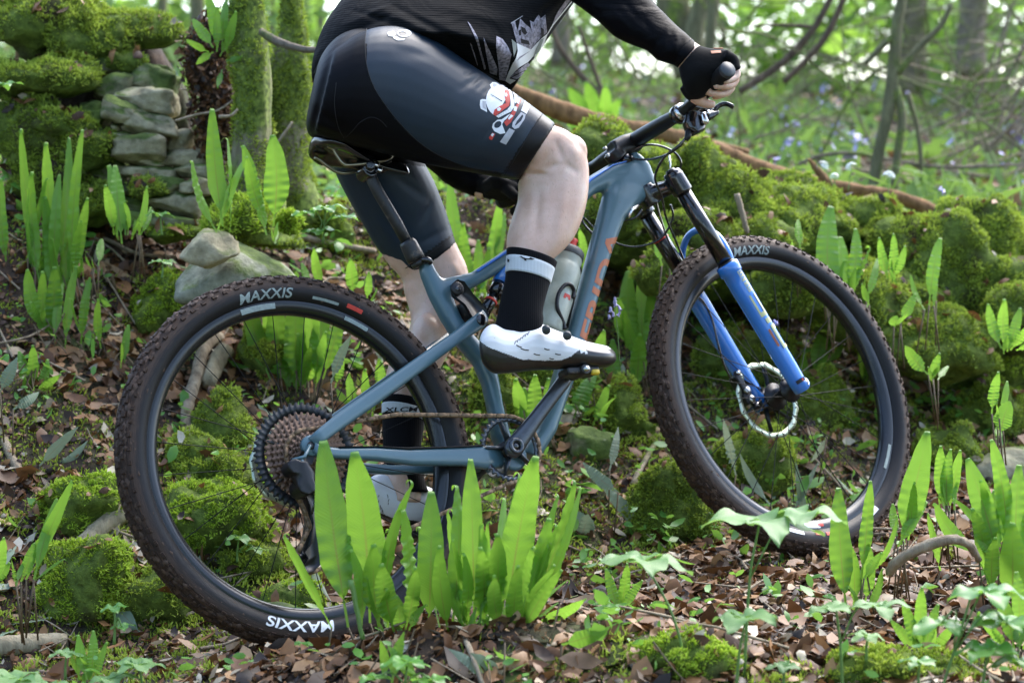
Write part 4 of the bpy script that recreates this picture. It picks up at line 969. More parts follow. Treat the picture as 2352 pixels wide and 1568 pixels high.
fern('tall clump of strap ferns at far left in front of the stone wall', [
    (14, 600, 6, 395, 30, dict(stalk=.05)), (72, 600, 46, 272, 24), (112, 640, 104, 300, 34), (135, 640, 154, 288, 26), (162, 640, 196, 268, 26), (92, 660, 78, 372, 28), (122, 660, 142, 380, 28), (78, 670, 64, 430, 28),
    (104, 690, 98, 432, 32), (152, 670, 168, 415, 26), (165, 650, 204, 440, 26), (130, 700, 122, 452, 30), (84, 640, 60, 500, 24), (176, 640, 192, 500, 22), (142, 690, 150, 470, 26)], lift=.05)
fern('pair of broad strap fern fronds left of the exposed wall stones', [(266, 535, 244, 368, 36), (280, 560, 264, 366, 36), (288, 540, 286, 462, 24), (262, 540, 240, 420, 26)], d=5.12, stalks=False)
fern('single narrow frond in front of the lowest wall stones', [(318, 540, 336, 420, 20), (322, 540, 346, 470, 14)], d=5.12)
fern('short blunt strap ferns on the leafy bank below the tallest clump', [(92, 760, 64, 608, 34), (118, 800, 124, 598, 42), (150, 800, 182, 596, 26), (186, 790, 212, 626, 22), (104, 800, 98, 610, 30), (126, 790, 150, 640, 20)])
fern('two small stubby fronds on the bank left of the bright mossy rock', [(226, 610, 236, 545, 20), (232, 800, 228, 680, 20), (285, 840, 296, 738, 22)])
fern('tall solitary frond standing before the mossy tree root', [(512, 520, 489, 226, 42, dict(twist=.1, bow=.045)), (528, 540, 520, 300, 20, dict(twist=1.1))], d=5.0, stalks=False)
fern('trio of broad fronds between mossy trunk and the saddle', [(596, 500, 554, 322, 34), (612, 515, 568, 348, 30), (628, 520, 620, 294, 58, dict(twist=.1)), (612, 540, 598, 430, 22)], d=5.02, stalks=False)
fern('dense clump of fronds framed by the top of the rear wheel', [(620, 870, 574, 668, 46), (640, 890, 604, 660, 50), (662, 900, 640, 656, 56), (682, 900, 680, 654, 56), (700, 890, 716, 658, 52), (722, 880, 752, 668, 46), (742, 870, 790, 690, 36), (634, 900, 600, 740, 36), (770, 890, 778, 790, 30)])
fern('small fronds just left of the left calf behind the tyre', [(742, 668, 722, 566, 24), (812, 680, 803, 592, 30), (706, 664, 690, 600, 18), (880, 900, 872, 820, 26), (842, 690, 846, 620, 20)])
fern('loose clump of fronds between the two thighs and the calf', [(1070, 650, 1034, 390, 34), (1084, 680, 1066, 500, 30), (1100, 690, 1098, 540, 28), (1120, 640, 1148, 440, 28), (1136, 620, 1160, 480, 22), (1090, 700, 1124, 560, 24), (1060, 690, 1046, 560, 26)])
fern('fronds seen beneath the white shoe behind the crank', [(1196, 1010, 1180, 862, 40), (1240, 1010, 1232, 850, 40), (1216, 1010, 1206, 880, 30), (1268, 990, 1262, 860, 28), (890, 960, 876, 820, 28), (1160, 990, 1150, 880, 30)])
fern('clump of fronds between down tube and front tyre', [(1452, 830, 1446, 604, 48), (1478, 830, 1480, 598, 42), (1440, 800, 1420, 680, 34), (1492, 800, 1496, 650, 30), (1420, 900, 1410, 770, 34), (1462, 900, 1470, 760, 40), (1340, 640, 1326, 520, 22)])
fern('upright fronds framed by crown and arch of the blue fork', [(1536, 600, 1530, 490, 32), (1520, 610, 1512, 520, 24), (1556, 640, 1560, 560, 20)], d=5.2)
fern('bright upturned leaf tip just above the toe of the white shoe', [(1352, 850, 1388, 752, 30, dict(curl=.6, twist=.2)), (1318, 960, 1376, 850, 42, dict(curl=.3, twist=-.3)), (1360, 980, 1400, 880, 30)])
fern('hanging pale fronds right of the chainring', [(1440, 960, 1432, 1050, 14, dict(curl=0)), (1452, 960, 1454, 1060, 13, dict(curl=0))], mat='frond_old')
fern('tallest glossy fronds standing over the front tyre', [(1908, 700, 1916, 455, 56, dict(twist=.1)), (1926, 700, 1928, 532, 42), (1948, 690, 1961, 512, 32), (1890, 640, 1884, 540, 26)], d=5.3)
fern('thin bent frond between tyre and mossy wall', [(1990, 690, 2016, 588, 18), (1996, 700, 1980, 650, 16)], d=5.3)
fern('pale frond on the mossy wall right of the front wheel', [(2134, 700, 2166, 536, 34, dict(twist=.3)), (2150, 690, 2128, 620, 16)], d=5.25)
fern('small drooping frond right of the front tyre', [(2068, 740, 2104, 670, 24), (2070, 730, 2040, 742, 22), (2132, 860, 2078, 790, 32, dict(curl=.3)), (2142, 870, 2160, 810, 22)], d=5.15)
fern('short frond stub low on the mossy wall behind the tyre', [(1838, 570, 1834, 500, 18)], d=5.35)
fern('fronds seen through the upper part of the front wheel', [(1866, 870, 1900, 704, 34, dict(twist=.4)), (1872, 900, 1918, 770, 24), (1856, 920, 1850, 800, 24), (1876, 830, 1906, 740, 30)])
fern('limp grey green old fronds seen under the hub of the front wheel', [(1850, 1200, 1828, 1060, 18, dict(curl=0)), (1770, 1160, 1700, 1040, 20, dict(curl=0)), (1690, 1090, 1662, 960, 26, dict(curl=0, ruffle=1.8)), (1820, 1180, 1880, 1060, 16, dict(curl=0)), (1900, 1000, 1862, 1060, 14, dict(curl=0))], mat='frond_old')
fern('weathered old fronds lying below the chainring', [(1500, 1230, 1380, 1110, 34, dict(curl=0, ruffle=1.6, bow=.1)), (1380, 1240, 1290, 1170, 44, dict(curl=0)), (1420, 1130, 1340, 1060, 30, dict(curl=0, ruffle=2)), (1400, 1080, 1420, 980, 20, dict(curl=0)), (1330, 1240, 1350, 1180, 50, dict(curl=0))], mat='frond_old')
fern('grey green old fronds lying on the leafy bank left of the rear tyre', [(90, 1070, 180, 980, 26, dict(curl=0)), (110, 1090, 200, 1010, 22, dict(curl=0)), (0, 900, 40, 820, 30, dict(curl=0)), (30, 940, 90, 900, 24, dict(curl=0)), (760, 880, 806, 770, 24, dict(curl=0))], mat='frond_old')
# in front of the bicycle
fern('big bright fern clump standing in front of the rear derailleur and chainstay', [
    (800, 1440, 742, 978, 82, dict(twist=.05, bow=.06, stalk=.14)), (850, 1430, 806, 1012, 94, dict(twist=-.1, bow=.06, dd=-.04, stalk=.14)), (880, 1420, 962, 1082, 35, dict(twist=.9, stalk=.1, curl=1.2)),
    (985, 1450, 990, 1104, 68, dict(twist=.05, bow=.06, dd=-.05)), (1090, 1430, 1080, 1026, 55, dict(twist=0, bow=.045, dd=-.03)), (1040, 1430, 1046, 1090, 47, dict(twist=.5)), (1160, 1440, 1240, 1022, 77, dict(twist=-.1, bow=.06, dd=-.05)),
    (1120, 1430, 1202, 1060, 33, dict(twist=.7)), (1200, 1430, 1322, 1078, 36, dict(twist=.4)), (1215, 1430, 1342, 1092, 25, dict(twist=.8)), (1190, 1430, 1292, 1112, 28, dict(twist=.5)), (870, 1440, 862, 1240, 55, dict(twist=.2, dd=-.06)),
    (950, 1440, 922, 1150, 50, dict(twist=.8, ruffle=1.6)), (905, 1450, 878, 1290, 55, dict(dd=-.08)), (1140, 1450, 1140, 1214, 50, dict(dd=-.07)), (1180, 1450, 1194, 1290, 42, dict(dd=-.1)), (1110, 1450, 1100, 1250, 47, dict(dd=-.06)),
    (1170, 1450, 1262, 1168, 50, dict(dd=-.05)), (1200, 1450, 1300, 1300, 33, dict(dd=-.08)), (1030, 1450, 1012, 1240, 42, dict(dd=-.06)), (1150, 1450, 1140, 1320, 38, dict(dd=-.1)), (1215, 1440, 1345, 1372, 28, dict(curl=.6, dd=-.08)), (930, 1450, 952, 1300, 36, dict(dd=-.07)), (1010, 1440, 962, 1190, 33, dict(twist=.6, dd=.03)), (1060, 1440, 1024, 1150, 30, dict(twist=-.7, dd=.04)), (1130, 1440, 1162, 1120, 33, dict(twist=.6, dd=.04)), (1100, 1440, 1122, 1180, 28, dict(twist=-.5)), (870, 1440, 902, 1200, 36, dict(twist=.7, dd=.03)), (1225, 1430, 1286, 1190, 28, dict(twist=.5)), (1060, 1450, 1062, 1260, 33, dict(dd=-.08, twist=.6)), (1160, 1450, 1222, 1240, 31, dict(dd=-.07, twist=-.6)), (830, 1445, 800, 1250, 36, dict(dd=-.08, twist=.5))], d=3.82, spread=.03, extra=1.7)
fern('crinkled frond pair in front of the bottom of the front tyre', [(1944, 1400, 1928, 1098, 52, dict(twist=.1, bow=.045)), (1978, 1330, 2000, 1088, 32), (1986, 1390, 1988, 1232, 34), (1960, 1400, 1948, 1240, 30)], d=4.05, spread=.02)
fern('broad leaning frond overlapping the right edge of the front tyre', [(2070, 1250, 2134, 972, 62, dict(twist=.05, bow=.045)), (2060, 1230, 2052, 1150, 22), (2086, 1240, 2100, 1100, 24)], d=4.15, spread=.02)
fern('fan of three blunt fronds right of the leaning frond', [(2172, 1160, 2164, 1016, 34, dict(stalk=.02)), (2176, 1160, 2188, 1024, 30, dict(stalk=.02)), (2182, 1160, 2208, 1026, 28, dict(stalk=.02)), (2160, 1310, 2126, 1170, 20)], d=4.3, spread=.02)
fern('tall dense fern clump at the right edge before the stones', [(2290, 1270, 2216, 1036, 56, dict(twist=.1)), (2316, 1250, 2270, 992, 40), (2332, 1330, 2344, 1046, 52), (2270, 1340, 2226, 1160, 40), (2326, 1400, 2324, 1186, 66, dict(dd=-.08)), (2352, 1300, 2300, 1080, 40), (2300, 1290, 2250, 1090, 30), (2366, 1360, 2376, 1120, 50), (2280, 1360, 2290, 1230, 36, dict(dd=-.06))], d=4.1, spread=.03)
fern('pale shiny frond hanging before the far right stones', [(2296, 1000, 2322, 915, 44, dict(curl=.2)), (2278, 950, 2296, 850, 26), (2300, 950, 2312, 870, 18)], d=4.6)
fern('leaning bright fronds at far left before the mossy mound', [(60, 1330, 172, 1086, 32, dict(twist=.5, curl=.4)), (78, 1330, 136, 1130, 26, dict(curl=.4)), (48, 1335, 80, 1240, 28, dict(curl=.3))], d=4.0)
fern('frond tips cut by the left edge beside the mossy mound', [(-14, 1350, 10, 1230, 34, dict(curl=.6)), (-20, 1340, 24, 1290, 26)], d=3.95)
fern('twisted narrow blades at the foot of the largest fern clump', [(900, 1568, 930, 1450, 30, dict(curl=0)), (960, 1560, 890, 1480, 30, dict(curl=0)), (880, 1560, 872, 1470, 26, dict(curl=0)), (1120, 1560, 1030, 1490, 26, dict(curl=0, mat='frond_old')), (1160, 1560, 1080, 1500, 28, dict(curl=0, mat='frond_old')), (1290, 1480, 1400, 1440, 40, dict(curl=0)), (1500, 1568, 1480, 1500, 24, dict(curl=0))], spread=.02)
fern('hanging ferns rooted on top of the wall beside the mossy tree', [(490, 110, 440, 40, 26), (500, 110, 470, -20, 30), (510, 110, 520, -10, 26), (520, 120, 545, 20, 22), (480, 120, 425, 90, 18), (505, 130, 530, 60, 16), (490, 120, 450, 150, 18), (520, 140, 556, 130, 14), (498, 120, 500, 10, 24), (510, 160, 500, 200, 14)], d=5.3, stalks=False, extra=0)
fern('soft green fern tuft on the slope beyond the wall below the forearm', [(1370, 330, 1300, 200, 40), (1374, 330, 1340, 180, 40), (1378, 330, 1390, 190, 36), (1380, 330, 1430, 220, 36), (1366, 330, 1280, 260, 36)], d=8.4, spread=.2)

fern('bright fern tuft among the broad leaved herbs at lower right', [(2110, 1500, 2070, 1370, 30), (2116, 1500, 2120, 1340, 32), (2124, 1500, 2160, 1380, 28), (2106, 1505, 2040, 1420, 26), (2130, 1505, 2190, 1430, 26)], d=3.75, spread=.03)
fern('fern tuft cut by the right edge below the tall dense clump', [(2330, 1490, 2280, 1330, 36), (2340, 1490, 2330, 1300, 40), (2350, 1490, 2380, 1340, 36), (2320, 1495, 2240, 1400, 28)], d=3.7, spread=.03)
fern('low fern tuft in the litter right of the largest fern clump', [(1420, 1400, 1390, 1300, 26), (1426, 1400, 1440, 1290, 26), (1432, 1400, 1480, 1330, 22), (1414, 1404, 1360, 1350, 20)], d=4.15, spread=.03)
fern('sparse fern tuft on the bank between left bank clump and the rear tyre', [(60, 900, 40, 800, 26), (70, 905, 74, 790, 28), (82, 905, 110, 820, 24), (76, 910, 140, 860, 20)])
fern('shaded fern tuft behind the rear tyre below the small fronds', [(820, 960, 800, 850, 28), (830, 960, 836, 840, 28), (840, 960, 870, 870, 24), (812, 964, 770, 890, 22)])
fern('fern tuft on the mossy wall at the far right edge', [(2300, 800, 2270, 690, 26), (2308, 800, 2310, 680, 28), (2316, 800, 2345, 700, 26), (2320, 804, 2370, 740, 22)], d=5.3, stalks=False)
fern('fern tuft on the mossy wall right above the front tyre', [(2040, 640, 2020, 540, 22), (2046, 640, 2050, 530, 22), (2052, 640, 2080, 560, 20)], d=5.35, stalks=False)
fern('fern tuft behind the front rim beside the brown stick', [(1990, 900, 1970, 800, 24), (1998, 900, 2000, 790, 24), (2004, 900, 2030, 820, 22)])
fern('thin fern tuft in front of the mossy rocks at lower left', [(200, 1560, 180, 1450, 26), (208, 1560, 214, 1440, 26), (216, 1560, 246, 1470, 22)], d=3.85, spread=.03)
# limp grey green leaves of last year lying about on the bank (one mass, too tangled to count)
Vs, Fs, Us, Rs, c = [], [], [], [], 0
Pq = ground_points(150, -1.9, 2.4, 3.9, 6.2, lambda P: (sq(P[:, 0], P[:, 1])[1] > .28) & (fbm(P, 1.7, 2, 23) > -.2))
for k, p in enumerate(Pq):
    a = RNG.uniform(0, 2 * PI); L = RNG.uniform(.07, .17); b = Vector(p) + Vector((0, 0, .012)); t = b + Vector((math.cos(a) * L, math.sin(a) * L, 0)); t.z = gz(t.x, t.y) + .02
    V, F, uv = frond_mesh(b, t, RNG.uniform(.014, .030), 900 + k, 0, RNG.uniform(-.6, .6), .12, 1.6, .05, (0, 0, 1), 18, 5); Vs += V; Us += uv; Rs += [RNG.random()] * len(V); Fs.append(F + c); c += len(V)
own('old_fronds', Vs, np.concatenate(Fs), M['frond_old'], (0, 4, 0), 'limp grey green fronds of last year lying on the bank', 'old fern leaves', None, 'stuff', rnd=Rs, uv=Us)
# ------------------------------------------------------------------ broad leaved herbs
def pad(c, dirn, L, W, up, seed, wave=.10, ns=12, nu=7):
    """ovate blade from c outward along dirn"""
    rr = random.Random(seed); d, u = Vector(dirn).normalized(), Vector(up); s = d.cross(u).normalized(); n = s.cross(d); V, uv = [], []; p1, p2 = rr.uniform(0, 6), rr.uniform(0, 6)
    for i in range(ns + 1):
        t = i / ns; w = W / 2 * math.sin(PI * min(1, t ** .72)) ** .8 + .0008; z = -.22 * L * t * t + .06 * L * math.sin(PI * t)
        for j in range(nu):
            q = -1 + 2 * j / (nu - 1); V.append(Vector(c) + d * (L * t) + s * (w * q) + n * (z + wave * W * abs(q) ** 1.5 * math.sin(9 * t + p1 + q) + .12 * w * abs(q))); uv.append(((q + 1) / 2, t))
    return V, [(i * nu + j, i * nu + j + 1, (i + 1) * nu + j + 1, (i + 1) * nu + j) for i in range(ns) for j in range(nu - 1)], uv
def herb(label, stem, heads, d, mat='herb_pale', name='broad_leaved_herb', ls=None):
    """stem: px points base->top; heads: (px, py, radius px, n leaves, start angle)"""
    W = [at(x, y, d) for x, y in stem]; root = empty(name, tuple(W[0]), label, 'plant'); V, F = tube(W, [.0028, .0022, .0018][:len(W)] if len(W) <= 3 else .002, 6, smooth=4); part('stem', V, F, M['stem'], root)
    for hi, (x, y, r, n, a0) in enumerate(heads):
        c = at(x, y, d); R = r * d / FPX
        if (c - W[-1]).length > .02: V, F = tube([W[-2] if len(W) > 1 else W[0], (W[-1] + c) / 2, c], .0016, 5, smooth=3); part('stem', V, F, M['stem'], root)
        for i in range(n):
            a = a0 + 2 * PI * i / n + random.uniform(-.15, .15); dv = Vector((math.cos(a), math.sin(a), random.uniform(-.05, .22)))
            V, F, uv = pad(c, dv, R * random.uniform(.85, 1.12), R * random.uniform(.62, .8), Vector((random.uniform(-.15, .15), -.12, 1)), hash_i(label) + i + hi * 9)
            part('leaf', V, F, M[mat], root, rnd=np.full(len(V), random.random()), uv=uv)
    return root
herb('tall herb with a wide four leaved whorl overlapping the front tyre', [(1708, 1580), (1722, 1330), (1745, 1200)], [(1745, 1200, 150, 4, .15), (1850, 1180, 105, 3, .1)], 3.6)
herb('low herb with a ragged leaf whorl below the tall one', [(1690, 1600), (1698, 1500), (1712, 1425)], [(1712, 1420, 92, 5, .3)], 3.45)
herb('herb with small drooping leaves between two whorls by the trail', [(1936, 1600), (1930, 1480), (1920, 1395)], [(1905, 1398, 62, 4, .6), (2020, 1392, 66, 4, .1)], 3.5)
herb('large leafy herb cut by the lower right corner', [(2150, 1620), (2190, 1500), (2230, 1370)], [(2270, 1362, 110, 4, .2), (2160, 1432, 80, 4, .5), (2310, 1430, 100, 5, .9)], 3.4, 'herb')
herb('herb at the bottom right edge with upright narrow leaves', [(2250, 1620), (2262, 1540), (2270, 1490)], [(2270, 1490, 80, 5, .4), (2350, 1520, 80, 4, 0)], 3.35, 'herb')
herb('arching herb whose long leaf spreads over the trail beside the fern clump', [(1590, 1590), (1548, 1420), (1486, 1300)], [(1480, 1290, 118, 4, .05)], 3.6, 'herb_pale')
herb('pale round leaved herb at the bottom left below the tyre', [(330, 1600), (325, 1560), (320, 1530)], [(318, 1528, 62, 5, .2), (250, 1560, 60, 4, .4)], 3.8)
herb('pale rosette at the lower left corner', [(60, 1620), (60, 1590), (62, 1560)], [(40, 1560, 80, 6, .2), (120, 1575, 60, 4, .6)], 3.7)
herb('thin leaved seedling in front of the rear tyre near the log', [(262, 1480), (264, 1430), (262, 1395)], [(262, 1395, 36, 4, .4), (280, 1440, 34, 3, 1)], 3.9, 'herb')
herb('cluster of small bright leaves below the big fern clump', [(930, 1600), (930, 1570), (935, 1530)], [(935, 1520, 60, 6, .2), (990, 1560, 46, 5, .4), (860, 1556, 50, 4, .9)], 3.5, 'herb')
herb('dark glossy arum leaf in front of the stone wall foot', [(372, 540), (370, 520), (368, 490)], [(368, 492, 38, 4, .4)], 5.1, 'herb')
herb('pale star shaped leaf sprig on the bank above the rear tyre', [(372, 640), (374, 620), (374, 600)], [(374, 602, 36, 5, .4)], 4.9)
herb('leafy herb spreading beside the saddle and seatpost', [(742, 560), (745, 520), (748, 480)], [(748, 478, 46, 5, .3), (700, 490, 40, 4, .7), (790, 500, 44, 4, .5), (735, 530, 44, 4, 0)], 5.1, 'herb')
herb('small leafy herb seen through the lower rear spokes', [(545, 1290), (545, 1270), (548, 1238)], [(548, 1235, 42, 5, .2), (590, 1262, 30, 4, .5)], 4.5)
herb('bright sprig at the left edge of the upper moss bank', [(-10, 210), (0, 200), (10, 192)], [(10, 194, 40, 5, .3)], 5.2, 'herb')
herb('low leaf pair at the bottom centre of the trail', [(1320, 1500), (1325, 1480), (1330, 1466)], [(1330, 1466, 50, 4, .1)], 3.75, 'herb')
for i, (x, y, r, dd, lab) in enumerate([(1990, 1460, 46, 3.55, 'small herb in the moss between two taller herbs'), (2110, 1520, 50, 3.45, 'floppy herb at the bottom near the right corner'), (1800, 1530, 44, 3.5, 'small herb at the bottom below the ragged whorl'), (1560, 1520, 34, 3.6, 'small herb beside the bright mossy lump'), (150, 1500, 40, 3.85, 'small herb growing in front of the pale log'), (690, 1480, 30, 3.95, 'tiny sprig beside the bottom of the rear tyre')]):
    herb(lab, [(x, y + 60), (x, y + 30), (x + 3, y)], [(x + 3, y, r, 5, i * .3)], dd, 'herb' if i % 2 else 'herb_pale')

# ------------------------------------------------------------------ flowers
def bluebell(label, pts, bells, d):
    W = [at(x, y, d) for x, y in pts]; root = empty('bluebell', tuple(W[0]), label, 'flower'); V, F = tube(W, .0011, 5, smooth=4); part('stem', V, F, M['stem'], root)
    for (x, y, r) in bells:
        c = at(x, y, d); k = r * d / FPX; V, F = lathe(c, (random.uniform(-.5, .8), random.uniform(-.6, .2), -.7), [(0, k * .15), (k * .3, k * .42), (k * 1.2, k * .40), (k * 1.6, k * .75)], 6)
        part('bell', V, F, M['petal_blue'], root)
bluebell('single bluebell stalk rising between down tube and front tyre', [(1424, 840), (1420, 780), (1413, 700)], [(1410, 690, 9), (1420, 702, 8), (1402, 704, 8), (1412, 682, 7), (1408, 716, 7), (1425, 716, 7), (1398, 722, 7)], 4.75)
bluebell('small bluebell curled over seen through the front wheel', [(1760, 780), (1762, 752), (1768, 736)], [(1776, 734, 8), (1784, 737, 6)], 4.9)
bluebell('bluebell bud standing on the mossy wall at right', [(2172, 470), (2170, 450), (2166, 436)], [(2165, 434, 9), (2162, 428, 7)], 6.1)
def garlic(label, pts, r, d, n=16):
    W = [at(x, y, d) for x, y in pts]; root = empty('wild_garlic', tuple(W[0]), label, 'flower'); V, F = tube(W, .0015, 5, smooth=4); part('stem', V, F, M['stem'], root); k = r * d / FPX
    Vs, Fs, c = [], [], 0
    for i in range(n):
        a, b = random.uniform(0, 2 * PI), random.uniform(.1, 1.5); v = Vector((math.cos(a) * math.sin(b), math.sin(a) * math.sin(b), math.cos(b))); q = W[-1] + v * k
        for j in range(5):
            e = 2 * PI * j / 5; t, u, w = basis(v); p = u * math.cos(e) + w * math.sin(e); s = v.cross(p)
            Vs += [q, q + p * k * .3 + s * k * .12, q + p * k * .6, q + p * k * .3 - s * k * .12]; Fs.append((c, c + 1, c + 2, c + 3)); c += 4
    part('flower_head', Vs, Fs, M['petal_white'], root)
garlic('white wild garlic flower leftmost of the cluster on the mossy wall', [(1920, 440), (1906, 410), (1890, 384)], 13, 6.05)
garlic('white wild garlic flower in the middle of the cluster on the wall', [(1918, 440), (1917, 415), (1917, 408)], 10, 6.0)
garlic('pointed white garlic flower rightmost of the cluster on the wall', [(1948, 440), (1952, 410), (1957, 388)], 14, 6.1)
garlic('lone round white wild garlic head on a straight stem', [(2041, 480), (2041, 440), (2041, 408)], 14, 6.1, 22)
garlic('small starry garlic bud left of the white flower cluster', [(1800, 440), (1805, 425), (1808, 416)], 6, 6.1, 6)
# ------------------------------------------------------------------ bicycle
bike = empty('mountain_bike', (-0.352, 4.086, 0.0), 'muddy full suspension mountain bike with grey blue frame and bright blue fork', 'bicycle')
YB = BR @ Vector((0, 1, 0))
def eloft(pairs, y, hy, p=.8, n=20, cap=True):
    """pairs of edge points seen on the plane y; elliptic sections whose outline matches the pair"""
    rings = []
    for i, (A, Bp) in enumerate(pairs):
        yy = y[i] if isinstance(y, (list, tuple)) else y; h = hy[i] if isinstance(hy, (list, tuple)) else hy
        m = ((A[0] + Bp[0]) / 2, (A[1] + Bp[1]) / 2); c = bw(m[0], m[1], yy); a = bw(A[0], A[1], yy) - bw(Bp[0], Bp[1], yy); half = a.length / 2; a.normalize()
        x0, y0, _ = pix(c); x1, y1, _ = pix(c + YB * h); w = Vector((A[0] - Bp[0], A[1] - Bp[1])); L = w.length / 2; w.normalize()
        e = abs((x1 - x0) * w.x + (y1 - y0) * w.y); s = math.sqrt(max(.2, 1 - (e / max(L, 1e-3)) ** 2)); rings.append(ell(c, a, YB, half * s, h, n, p))
    return loft(rings, cap)
def ptube(pts, r, n=8, smooth=5, **k): return tube([bw(*q) for q in pts], r, n, smooth=smooth, **k)
def pin(px, py, y0, y1, r, n=18, bev=.001): return cyl(bw(px, py, y0), B(bp(px, py, y0) + Vector((0, y1 - y0, 0))), r, n, bev=bev)
def plate(pts, y, th):
    P = [bw(a, b, y) for a, b in pts]; return extrude_poly(P, YB * th)
def bv(VF): return BVHTree.FromPolygons([tuple(v) for v in VF[0]], [tuple(f) for f in VF[1]])
# --- frame
DT = [((1395, 415), (1503, 446)), ((1385, 447), (1462, 476)), ((1371, 500), (1432, 510)), ((1350, 575), (1405, 580)), ((1327, 660), (1380, 662)), ((1301, 753), (1351, 765)), ((1279, 830), (1328, 845)), ((1252, 920), (1303, 915)), ((1222, 990), (1275, 997)), ((1186, 1040), (1232, 1062))]
TT = [((1478, 372), (1494, 452)), ((1446, 364), (1440, 440)), ((1400, 376), (1402, 432)), ((1345, 410), (1362, 448)), ((1260, 486), (1284, 524)), ((1165, 570), (1178, 608)), ((1080, 627), (1096, 657)), ((1040, 634), (1034, 690)), ((1012, 640), (1000, 680))]
ST = [((960, 598), (986, 592)), ((964, 630), (1003, 626)), ((984, 683), (1030, 660)), ((1010, 730), (1060, 733)), ((1045, 790), (1090, 772)), ((1085, 836), (1130, 818)), ((1106, 885), (1146, 872)), ((1118, 940), (1156, 935)), ((1128, 1005), (1172, 1002)), ((1152, 1050), (1195, 1045))]
HT = [((1436, 352), (1468, 362)), ((1440, 372), (1490, 380)), ((1462, 420), (1508, 430)), ((1478, 446), (1516, 456))]
fr = [eloft(DT, 0, [.020, .024, .026, .027, .027, .027, .027, .028, .03, .03], .72), eloft(TT, 0, [.022, .022, .019, .018, .018, .017, .017, .017, .016], .75), eloft(ST, 0, [.0165, .017, .018, .019, .02, .021, .022, .024, .028, .03], .8), eloft(HT, 0, .023, .85), pin(1182, 1046, -.042, .042, .031, 28)]
FRM = fuse(fr, .0042, 7, .6)
part('frame', FRM[0], FRM[1], M['paint'], bike, label='grey blue carbon main frame')
FB = bv(FRM)
part('top_tube_stripe', *eloft([((1452, 365), (1449, 377)), ((1400, 379), (1399, 391)), ((1346, 413), (1350, 424)), ((1262, 488), (1267, 498)), ((1167, 571), (1170, 580)), ((1088, 624), (1091, 631))], 0, .0192, .75), M['paint_blue'], bike, label='bright blue upper side of the top tube')
part('cable_port', *eloft([((1440, 496), (1446, 502)), ((1446, 480), (1453, 487)), ((1462, 470), (1466, 476))], -.018, .006, .9), M['silver'], bike)
part('chainstay', *eloft([((722, 1012), (716, 1042)), ((735, 1024), (733, 1052)), ((778, 1029), (779, 1054)), ((858, 1027), (858, 1058)), ((931, 1031), (949, 1069)), ((1063, 1027), (1063, 1070)), ((1112, 1022), (1114, 1078)), ((1150, 1024), (1152, 1075))], [-.074, -.072, -.068, -.062, -.056, -.05, -.044, -.038], .010, .7), M['paint'], bike)
part('chainstay_guard', *eloft([((775, 1026), (776, 1031)), ((858, 1024), (858, 1030)), ((931, 1028), (937, 1035)), ((1063, 1024), (1063, 1031)), ((1105, 1021), (1106, 1028))], [-.068, -.062, -.056, -.05, -.044], .0112, .7), M['rubber'], bike)
q = [pix(B(0, .07, .012)), pix(B(0, .07, -.016))]
part('chainstay', *eloft([((q[0][0], q[0][1]), (q[1][0], q[1][1])), ((760, 1066), (762, 1084)), ((829, 1063), (829, 1086)), ((900, 1068), (902, 1090)), ((997, 1066), (999, 1088)), ((1100, 1050), (1102, 1084))], [.07, .068, .066, .06, .056, .04], .009, .7), M['paint'], bike)
part('seatstay', *eloft([((706, 1006), (728, 1030)), ((730, 985), (748, 1012)), ((770, 953), (787, 984)), ((840, 903), (856, 936)), ((960, 818), (976, 848)), ((1040, 763), (1052, 791)), ((1092, 722), (1112, 752)), ((1106, 712), (1120, 738))], [-.075, -.073, -.068, -.064, -.058, -.052, -.046, -.044], .008, .7), M['paint'], bike)
part('seatstay', *[ [v + YB * (.118) for v in x] if i == 0 else x for i, x in enumerate(eloft([((706, 1006), (728, 1030)), ((770, 953), (787, 984)), ((840, 903), (856, 936)), ((960, 818), (976, 848)), ((1092, 722), (1112, 752))], [-.075, -.066, -.062, -.056, -.046], .008, .7))], M['paint'], bike)
part('dropout', *pin(716, 1022, -.078, -.066, .020), M['paint'], bike)
part('axle_bolt', *pin(716, 1022, -.081, -.076, .008), M['black_matte'], bike)
part('rocker_link', *plate([(1036, 655), (1048, 643), (1064, 648), (1084, 676), (1106, 700), (1122, 726), (1112, 748), (1092, 744), (1066, 700), (1040, 680)], -.034, .011), M['black_matte'], bike)
part('rocker_link', *plate([(1036, 655), (1048, 643), (1064, 648), (1084, 676), (1106, 700), (1122, 726), (1112, 748), (1092, 744), (1066, 700), (1040, 680)], .034, .011), M['black_matte'], bike)
part('link_bridge', *eloft([((1058, 690), (1040, 720)), ((1096, 704), (1076, 752)), ((1112, 716), (1100, 750))], 0, .03, .8), M['black_muddy'], bike)
part('pivot_bolt', *pin(1052, 662, -.045, -.036, .014), M['black_matte'], bike); part('pivot_bolt', *pin(1052, 662, -.047, -.044, .006), M['black_gloss'], bike)
part('pivot_bolt', *pin(1108, 733, -.058, -.042, .012), M['black_gloss'], bike)
# shock
part('shock_body', *ptube([(1206, 562, 0), (1172, 616, 0), (1150, 654, 0)], [.021, .021, .0205], 20, 0), M['fork_blue'], bike, label='bright blue rear shock air can')
part('shock_collar', *ptube([(1151, 652, 0), (1143, 666, 0), (1136, 678, 0)], [.0185, .0175, .0165], 20, 0), M['black_gloss'], bike)
part('shock_shaft', *ptube([(1138, 674, 0), (1124, 698, 0), (1110, 721, 0)], .0125, 18, 0), M['black_gloss'], bike)
part('shock_ring', *ptube([(1128.5, 690, 0), (1126, 694, 0)], .0142, 18, 0), M['red'], bike)
